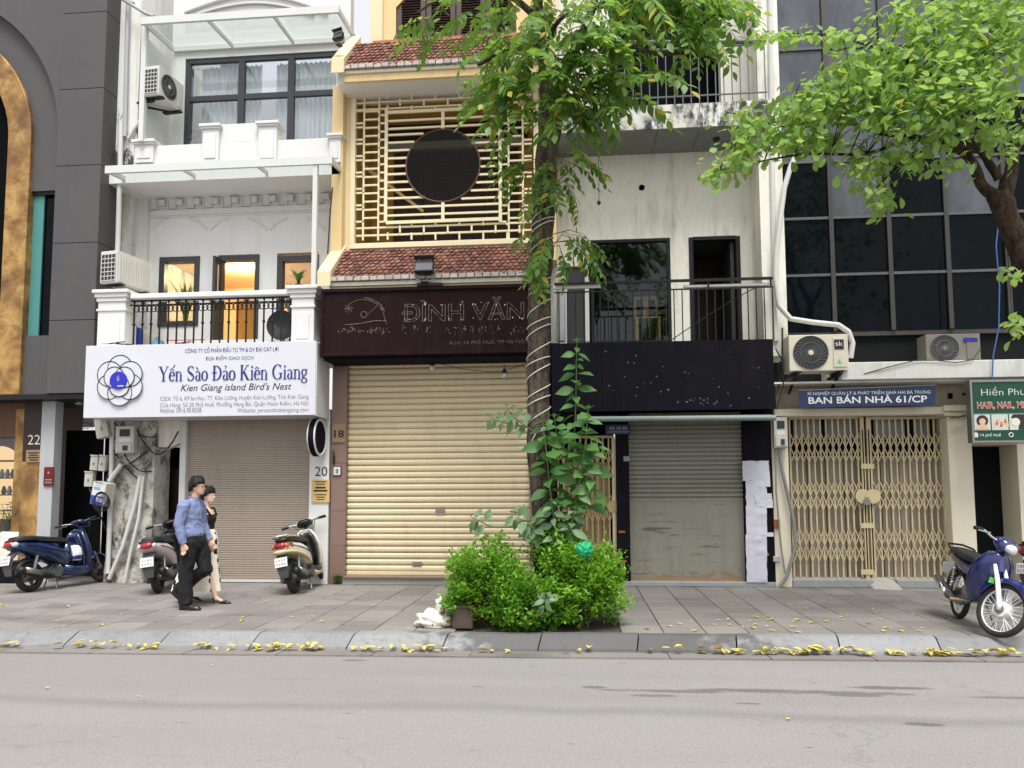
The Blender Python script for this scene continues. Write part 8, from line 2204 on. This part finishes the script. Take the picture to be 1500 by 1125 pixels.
    obj('rear_fender', fender((0,0,r), .35, 50, 195, .065), 'plastic_black', T, smooth='all')
    obj('tail_light', body([(-.28,.74,.07,.045),(-.35,.745,.065,.04),(-.38,.745,.04,.025)], p=3), 'lens_red', T, smooth='all')
    obj('grab_rail', MB().tube([(.12,-.12,.76),(-.10,-.13,.83),(-.30,-.08,.86),(-.34,0,.86),(-.30,.08,.86),(-.10,.13,.83),(.12,.12,.76)], .013, 8), 'plastic_black', T, smooth=True)
    plate(T, (-.40,0,.56), .19, .14, R(16), ('29-H2','0952'))
    obj('foot_peg', MB().tube([(.55,-.28,.27),(.55,.28,.27)], .012, 8), 'steel_dull', T); obj('peg_rubber', MB().tube([(.55,-.29,.27),(.55,-.19,.27)], .02, 8), 'plate_gold', T)
    obj('side_stand', MB().tube([(.50,.10,.25),(.46,.22,.01)], .012, 6), 'steel_dull', T)
    return T
a, b_ = gpt(1404, 906), gpt(1468, 925)
underbone('navy blue motorbike with wire wheels parked at the right before the cream pillar', (a.x, a.y, 0), heading(a, 1.22, 1466, -110, -20), R(-7), R(34))
# ------------------------------------------------------------------ the walking couple (local frame: x = walking direction, y = their left)
def fuse(name, mb, mt, parent, voxel=.010, smooth=4, fold=0, fs=(13,13,5)):
    """overlapping limbs -> one continuous skin"""
    me = mesh_of(mb, name, None); o = bpy.data.objects.new('tmp', me); COL.objects.link(o)
    r = o.modifiers.new('r', 'REMESH'); r.mode = 'VOXEL'; r.voxel_size = voxel
    s_ = o.modifiers.new('s', 'SMOOTH'); s_.iterations = smooth; s_.factor = .5
    dg = bpy.context.evaluated_depsgraph_get(); dg.update()
    out = bpy.data.meshes.new_from_object(o.evaluated_get(dg)); bpy.data.objects.remove(o)
    if fold:       # creases of loose cloth
        nn = [v.normal.copy() for v in out.vertices]
        for v, nv in zip(out.vertices, nn):
            q = Vector((v.co.x*fs[0], v.co.y*fs[1], v.co.z*fs[2])); s1 = noise.noise(q + Vector((noise.noise(q*.7)*1.5, 0, 0))); v.co += nv*fold*(1 - 2.2*abs(s1))
    for p in out.polygons: p.use_smooth = True
    out.name = name; out.materials.clear(); out.materials.append(MAT[mt])
    q = bpy.data.objects.new(name, out); COL.objects.link(q)
    if parent: q.parent = parent
    return q
def rings(mb, secs, n=20):
    """secs: (x, y, z, rx, ry) horizontal ellipses"""
    return mb.loft([[(x + rx*math.cos(2*math.pi*k/n), y + ry*math.sin(2*math.pi*k/n), z) for k in range(n)] for x, y, z, rx, ry in secs])
def head(mb, c, s=1.0):
    x, y, z = c
    rings(mb, [(x+cx*s, y, z+h*s, rx*s, ry*s) for h, rx, ry, cx in ((0,.022,.022,.052),(.012,.045,.038,.040),(.035,.066,.052,.024),(.065,.080,.061,.012),(.10,.088,.068,.004),(.14,.094,.073,-.002),(.175,.092,.071,-.006),(.205,.074,.058,-.008),(.222,.035,.03,-.008))])
    mb.loft([[(x+(.085)*s, y+dy*s, z+.118*s) for dy in (-.008,0,.008)] + [(x+.05*s, y, z+.118*s)], [(x+.108*s, y-.016*s, z+.080*s), (x+.114*s, y, z+.082*s), (x+.108*s, y+.016*s, z+.080*s), (x+.05*s, y, z+.085*s)], [(x+.088*s, y-.012*s, z+.070*s), (x+.094*s, y, z+.070*s), (x+.088*s, y+.012*s, z+.070*s), (x+.05*s, y, z+.075*s)]])
    mb.sphere((x+.078*s, y, z+.047*s), .017*s, 10, 8, (1,1.3,.55)); mb.sphere((x+.080*s, y, z+.036*s), .014*s, 10, 8, (1,1.2,.5))
    for sg in (-1, 1): mb.sphere((x-.005*s, y+sg*.074*s, z+.092*s), .026*s, 10, 8, (.75,.35,1.15))
def hand(mb, wrist, d, side, s=1.0, curl=.5):
    """palm and five fingers hanging from the wrist along d; side = +1 left hand"""
    w = Vector(wrist); d = Vector(d).normalized(); f = Vector((1,0,0)); f = (f - d*f.dot(d)).normalized(); o = d.cross(f)
    mb.loft([[w + d*t*s + f*a*wd*s + o*b*th*s for a, b in ((-1,-1),(0,-1.2),(1,-1),(1,1),(0,1.2),(-1,1))] for t, wd, th in ((-.01,.024,.019),(.03,.034,.015),(.07,.040,.014),(.088,.038,.012))])
    for k, (a, l) in enumerate(((-.030,.062),(-.010,.078),(.011,.074),(.030,.060))):
        p0 = w + d*.080*s + f*a*s; p1 = p0 + d*l*.5*s - o*side*curl*.012*s; p2 = p1 + d*l*.45*s - o*side*curl*.035*s
        mb.tube([p0, p1, p2], [.0095*s,.009*s,.007*s], 8)
    p0 = w + d*.025*s + f*.03*s; mb.tube([p0, p0 + d*.03*s + f*.028*s, p0 + d*.065*s + f*.030*s - o*side*.008*s], [.013*s,.011*s,.008*s], 8)
def shoe(mb, heel, toe, w, h):
    a, b = Vector(heel), Vector(toe); d = b-a
    secs = []
    for t, ww, hh in ((0,.7,1.1),(.12,.85,1.15),(.3,.88,1.12),(.5,.98,.9),(.75,1.0,.62),(.92,.8,.5),(1,.45,.3)):
        c = a + d*t; up = Vector((0,0,1)); sd_ = d.cross(up).normalized()
        secs.append([c - sd_*w*ww, c - sd_*w*ww*.95 + up*h*hh*.6, c - sd_*w*ww*.5 + up*h*hh, c + sd_*w*ww*.5 + up*h*hh, c + sd_*w*ww*.95 + up*h*hh*.6, c + sd_*w*ww])
    return mb.loft(secs)
g = ground(281, 892)
Mn = thing('person', 'man in a light blue striped shirt and black trousers walking with the woman', 'person', (g.x, g.y, 0), R(-4), local=True)
b = MB()
HX = .035
head(b, (HX, 0, 1.495))
b.tube([(-.02,0,1.36),(0,0,1.46),(.012,0,1.54)], [.065,.054,.054], 14)
rings(b, [(-.01,0,.86,.10,.15),(-.02,0,.95,.105,.155),(-.035,0,1.10,.10,.145),(-.045,0,1.25,.115,.165),(-.04,0,1.36,.095,.16),(-.02,0,1.41,.06,.09)])
arms = {'r': [(-.04,-.175,1.365),(-.075,-.225,1.10),(-.005,-.225,.865)], 'l': [(-.04,.175,1.365),(-.02,.225,1.10),(.10,.205,.875)]}
for k_, A_ in arms.items(): b.tube(A_, [.05,.042,.030], 12).sphere(A_[0], .055, 12, 8)
hand(b, arms['r'][2], (.10,.02,-1), -1); hand(b, arms['l'][2], (.35,0,-1), 1)
legs = {'r': [(-.005,-.085,.90),(-.045,-.095,.50),(-.035,-.095,.09)], 'l': [(.0,.085,.90),(.13,.09,.51),(-.25,.095,.25)]}
for k_, L in legs.items(): b.tube(L, [.082,.058,.04], 12)
b.tube([(-.035,-.095,.09),(.0,-.095,.04),(.10,-.095,.028)], [.036,.03,.02], 10); b.tube([(-.25,.095,.25),(-.29,.095,.18),(-.22,.095,.08)], [.036,.03,.02], 10)
bd = fuse('body', b, 'skin', Mn, .009)
# shirt
m = MB()
rings(m, [(-.005,0,.935,.118,.168),(-.012,0,.985,.140,.185),(-.03,0,1.06,.135,.178),(-.045,0,1.18,.135,.182),(-.045,0,1.28,.132,.190),(-.04,0,1.36,.112,.178),(-.025,0,1.41,.078,.105),(-.008,0,1.445,.064,.068)])
for k_, A_ in arms.items():
    a0, a1, a2 = map(Vector, A_); m.tube([a0 + Vector((0,-.01 if k_ == 'r' else .01,.0)), a0.lerp(a1,.5), a1, a1.lerp(a2,.5), a2 + (a1-a2)*.06], [.072,.070,.062,.055,.045], 14).sphere(a0 + Vector((0,.02 if k_ == 'r' else -.02,-.01)), .074, 14, 10)
fuse('shirt', m, 'shirt_blue', Mn, .010, 3, .010, (9,9,8))
obj('collar', MB().loft([[(-.012 + .062*math.cos(2*math.pi*k/20)*1.05, .064*math.sin(2*math.pi*k/20), z + .02*math.cos(2*math.pi*k/20)*-1) for k in range(20)] for z in (1.435, 1.475)], cap=False), 'shirt_blue', Mn, smooth='all')
for k_ in ('r', 'l'):
    a1, a2 = Vector(arms[k_][1]), Vector(arms[k_][2]); obj('cuff', MB().tube([a2.lerp(a1,.20), a2.lerp(a1,.02)], [.046,.044], 14), 'shirt_blue', Mn, smooth=True)
# trousers
m = MB()
rings(m, [(-.005,0,.80,.13,.165),(-.005,0,.88,.142,.178),(-.008,0,.95,.132,.172),(-.01,0,.985,.125,.166)])
r0, r1, r2 = map(Vector, legs['r']); m.tube([r0, r0.lerp(r1,.5), r1, r1.lerp(r2,.5), r2 + Vector((.01,0,-.015))], [.112,.102,.086,.082,.088], 16)
l0, l1, l2 = map(Vector, legs['l']); m.tube([l0, l0.lerp(l1,.5), l1, l1.lerp(l2,.5), l2 + Vector((-.02,0,-.02))], [.112,.104,.090,.084,.088], 16)
fuse('trousers', m, 'trousers_black', Mn, .011, 3, .011, (9,9,4))
obj('belt', MB().loft([[(-.01 + .132*math.cos(2*math.pi*k/24), .173*math.sin(2*math.pi*k/24), z) for k in range(24)] for z in (.965,.995)]), 'shoe_black', Mn, smooth=True)
obj('shoe', shoe(MB(), (-.105,-.095,.0), (.185,-.10,.0), .046, .095), 'shoe_black', Mn, bevel=.01, smooth='all', seg=2)
sh_ = shoe(MB(), (0,0,0), (.28,0,0), .046, .095)
obj('shoe', xf(sh_, Matrix.Translation((-.36,.095,.195)) @ Matrix.Rotation(R(38), 4, 'Y')), 'shoe_black', Mn, bevel=.01, smooth='all', seg=2)
# hair: cap over the back and top of the head with a fringe
def hair(T, c, s, mt='hair_black', back=.0, label=None, low=.045):
    x, y, z = c; m = MB(); n = 56; rows = []
    for h in (.0,.15,.3,.45,.6,.75,.9,1.0):
        row = []
        for k in range(n):
            a = 2*math.pi*k/n; fr = math.cos(a)      # 1 = face side
            if fr > .55: zlow = .158 + .012*math.sin(a*23)
            elif fr > .18: zlow = .158 - (.55-fr)/.37*.062
            elif fr > -.15: zlow = .096 + (.18-fr)*.06
            elif fr > -.5: zlow = .116 - (-.15-fr)*.20
            else: zlow = low
            zz = zlow + (.250 - zlow)*math.sin(h*math.pi/2); t = max(0, 1 - (max(0,zz-.12)/.145)**2.4) if zz > .12 else 1
            rr_ = math.sqrt(t)*1.0
            row.append((x + (-.006 + ((.100 if fr > 0 else .112) + .012*(fr < -.3)*back)*fr*max(rr_,.05))*s, y + .092*math.sin(a)*max(rr_,.05)*s, z + zz*s + .012*noise.noise(Vector((a*3.5,h*5,s))) + .004*math.sin(a*31)*(1-h)))
        rows.append(row)
    m.loft(rows)
    rq_ = random.Random(int(s*1000))
    for k in range(150):       # loose locks that break the outline
        a = rq_.uniform(0, 2*math.pi); h0 = rq_.randint(2, 6); i0 = int(a/(2*math.pi)*n) % n
        p0, p1, p2 = (Vector(rows[max(0, h0-d)][(i0 + rq_.choice((-1,0,1))*d) % n]) for d in (0, 1, 2))
        cc = Vector((x, y, z+.11*s)); lift = rq_.uniform(.0,.005)*s
        m.tube([p0 + (p0-cc)*.01, p1 + (p1-cc).normalized()*lift, p2 + (p2-cc).normalized()*lift + Vector((0,0,-.012*s))], [.004*s,.005*s,.001*s], 4)
    return obj('hair', m, mt, T, smooth='all')
hair(Mn, (HX,0,1.495), 1.0)
m = MB()
for sg in (-1, 1):
    m.torus((0,0,0), .021, .0028, 'x', 18, 5); m.v[-18*5:] = [tuple(Vector(v) + Vector((HX+.098, sg*.030, 1.495+.112))) for v in m.v[-18*5:]]
    m.tube([(HX+.097, sg*.052, 1.610), (HX+.04, sg*.077, 1.607), (HX-.01, sg*.080, 1.598)], .0026, 5)
m.tube([(HX+.101,-.01,1.609),(HX+.101,.01,1.609)], .0026, 5)
obj('glasses', m, 'plastic_black', Mn)
for sg in (-1, 1):
    obj('eye', MB().sphere((HX+.082, sg*.030, 1.606), .010, 10, 8, (.6,1,.7)), 'ink_black', Mn)

g = ground(299, 882.5)
Wm = thing('person', 'woman in a black top and cream polka-dot skirt beyond the man', 'person', (g.x, g.y, 0), R(-3), local=True); Wm.scale = (1.03,)*3
k_ = .92
b = MB()
WH = 1.335
head(b, (.02,0,WH), .93)
b.tube([(-.015,0,1.22),(-.005,0,1.30),(.005,0,1.38)], [.055,.043,.045], 12)
rings(b, [(0,0,.80,.12,.155),(0,0,.88,.115,.15),(-.005,0,.98,.085,.115),(-.005,0,1.08,.095,.125),(.0,0,1.16,.105,.14),(-.01,0,1.235,.08,.145),(-.012,0,1.275,.05,.08)])
WA = {'r': [(-.01,-.155,1.24),(-.02,-.20,1.02),(.12,-.16,.86)], 'l': [(-.01,.155,1.24),(-.06,.19,1.02),(.02,.20,.82)]}
for q, A_ in WA.items(): b.tube(A_, [.040,.032,.023], 12)
hand(b, WA['r'][2], (.5,.1,-.8), -1, .85); hand(b, WA['l'][2], (.2,0,-1), 1, .85)
b.tube([(0,-.08,.85),(.07,-.08,.46),(.20,-.075,.10)], [.08,.052,.030], 12); b.tube([(0,.08,.85),(-.08,.08,.46),(-.26,.075,.16)], [.08,.052,.030], 12)
b.tube([(.20,-.075,.10),(.21,-.075,.07),(.31,-.075,.03)], [.032,.034,.02], 10); b.tube([(-.26,.075,.16),(-.28,.075,.12),(-.20,.075,.04)], [.032,.034,.02], 10)
fuse('body', b, 'skin_pale', Wm, .009)
m = MB(); rings(m, [(0,0,.90,.122,.158),(-.002,0,.97,.100,.130),(-.004,0,1.05,.104,.134),(.004,0,1.13,.120,.148),(.002,0,1.185,.112,.142)]); fuse('top', m, 'top_black', Wm, .010, 3)
for sg in (-1, 1): obj('strap', MB().tube([(.105,sg*.075,1.17),(.055,sg*.10,1.262),(-.03,sg*.10,1.275),(-.09,sg*.085,1.17)], .013, 6), 'top_black', Wm, smooth='all')
rows = []; n = 64
for i, (z, rx, ry, cx) in enumerate(((.985,.10,.13,0),(.94,.122,.155,0),(.86,.140,.175,0),(.70,.172,.19,-.03),(.52,.215,.205,-.06),(.36,.265,.215,-.09),(.24,.295,.225,-.105),(.165,.31,.23,-.11))):
    amp = .004 + .035*(i/7)**1.4
    rows.append([(cx + (rx + amp*math.sin(9*2*math.pi*k/n + i*.25))*math.cos(2*math.pi*k/n), (ry + amp*math.sin(9*2*math.pi*k/n + i*.25))*math.sin(2*math.pi*k/n), z + (.012*math.sin(5*2*math.pi*k/n) if i == 7 else 0)) for k in range(n)])
obj('skirt', MB().loft(rows, cap=False), 'polka', Wm, smooth='all')
def heel_shoe(M):
    m = MB(); m.loft([[(x_, yy, z_ + dz) for yy, dz in ((-w_,0),(-w_*.6,h_),(w_*.6,h_),(w_,0),(0,-.006))] for x_, z_, w_, h_ in ((-.06,.058,.022,.02),(-.01,.045,.028,.012),(.06,.012,.034,.014),(.12,.006,.032,.034),(.17,.005,.018,.022),(.20,.004,.004,.008))])
    m.tube([(-.05,0,.055),(-.052,0,.0)], [.010,.005], 8); return xf(m, M)
obj('shoe', heel_shoe(Matrix.Translation((.23,-.075,.002))), 'shoe_black', Wm, smooth='all')
obj('shoe', heel_shoe(Matrix.Translation((-.27,.075,.055)) @ Matrix.Rotation(R(16), 4, 'Y')), 'shoe_black', Wm, smooth='all')
hair(Wm, (.02,0,WH), .95, back=1.5, low=.02)
m = MB(); m.sphere((-.105,0,WH+.09), .05, 14, 10, (.8,.9,1.1)); obj('hair_bun', m, 'hair_black', Wm, smooth='all')
for sg in (-1, 1): obj('eye', MB().sphere((.02+.076, sg*.028, WH+.103), .009, 10, 8, (.6,1,.7)), 'ink_black', Wm)
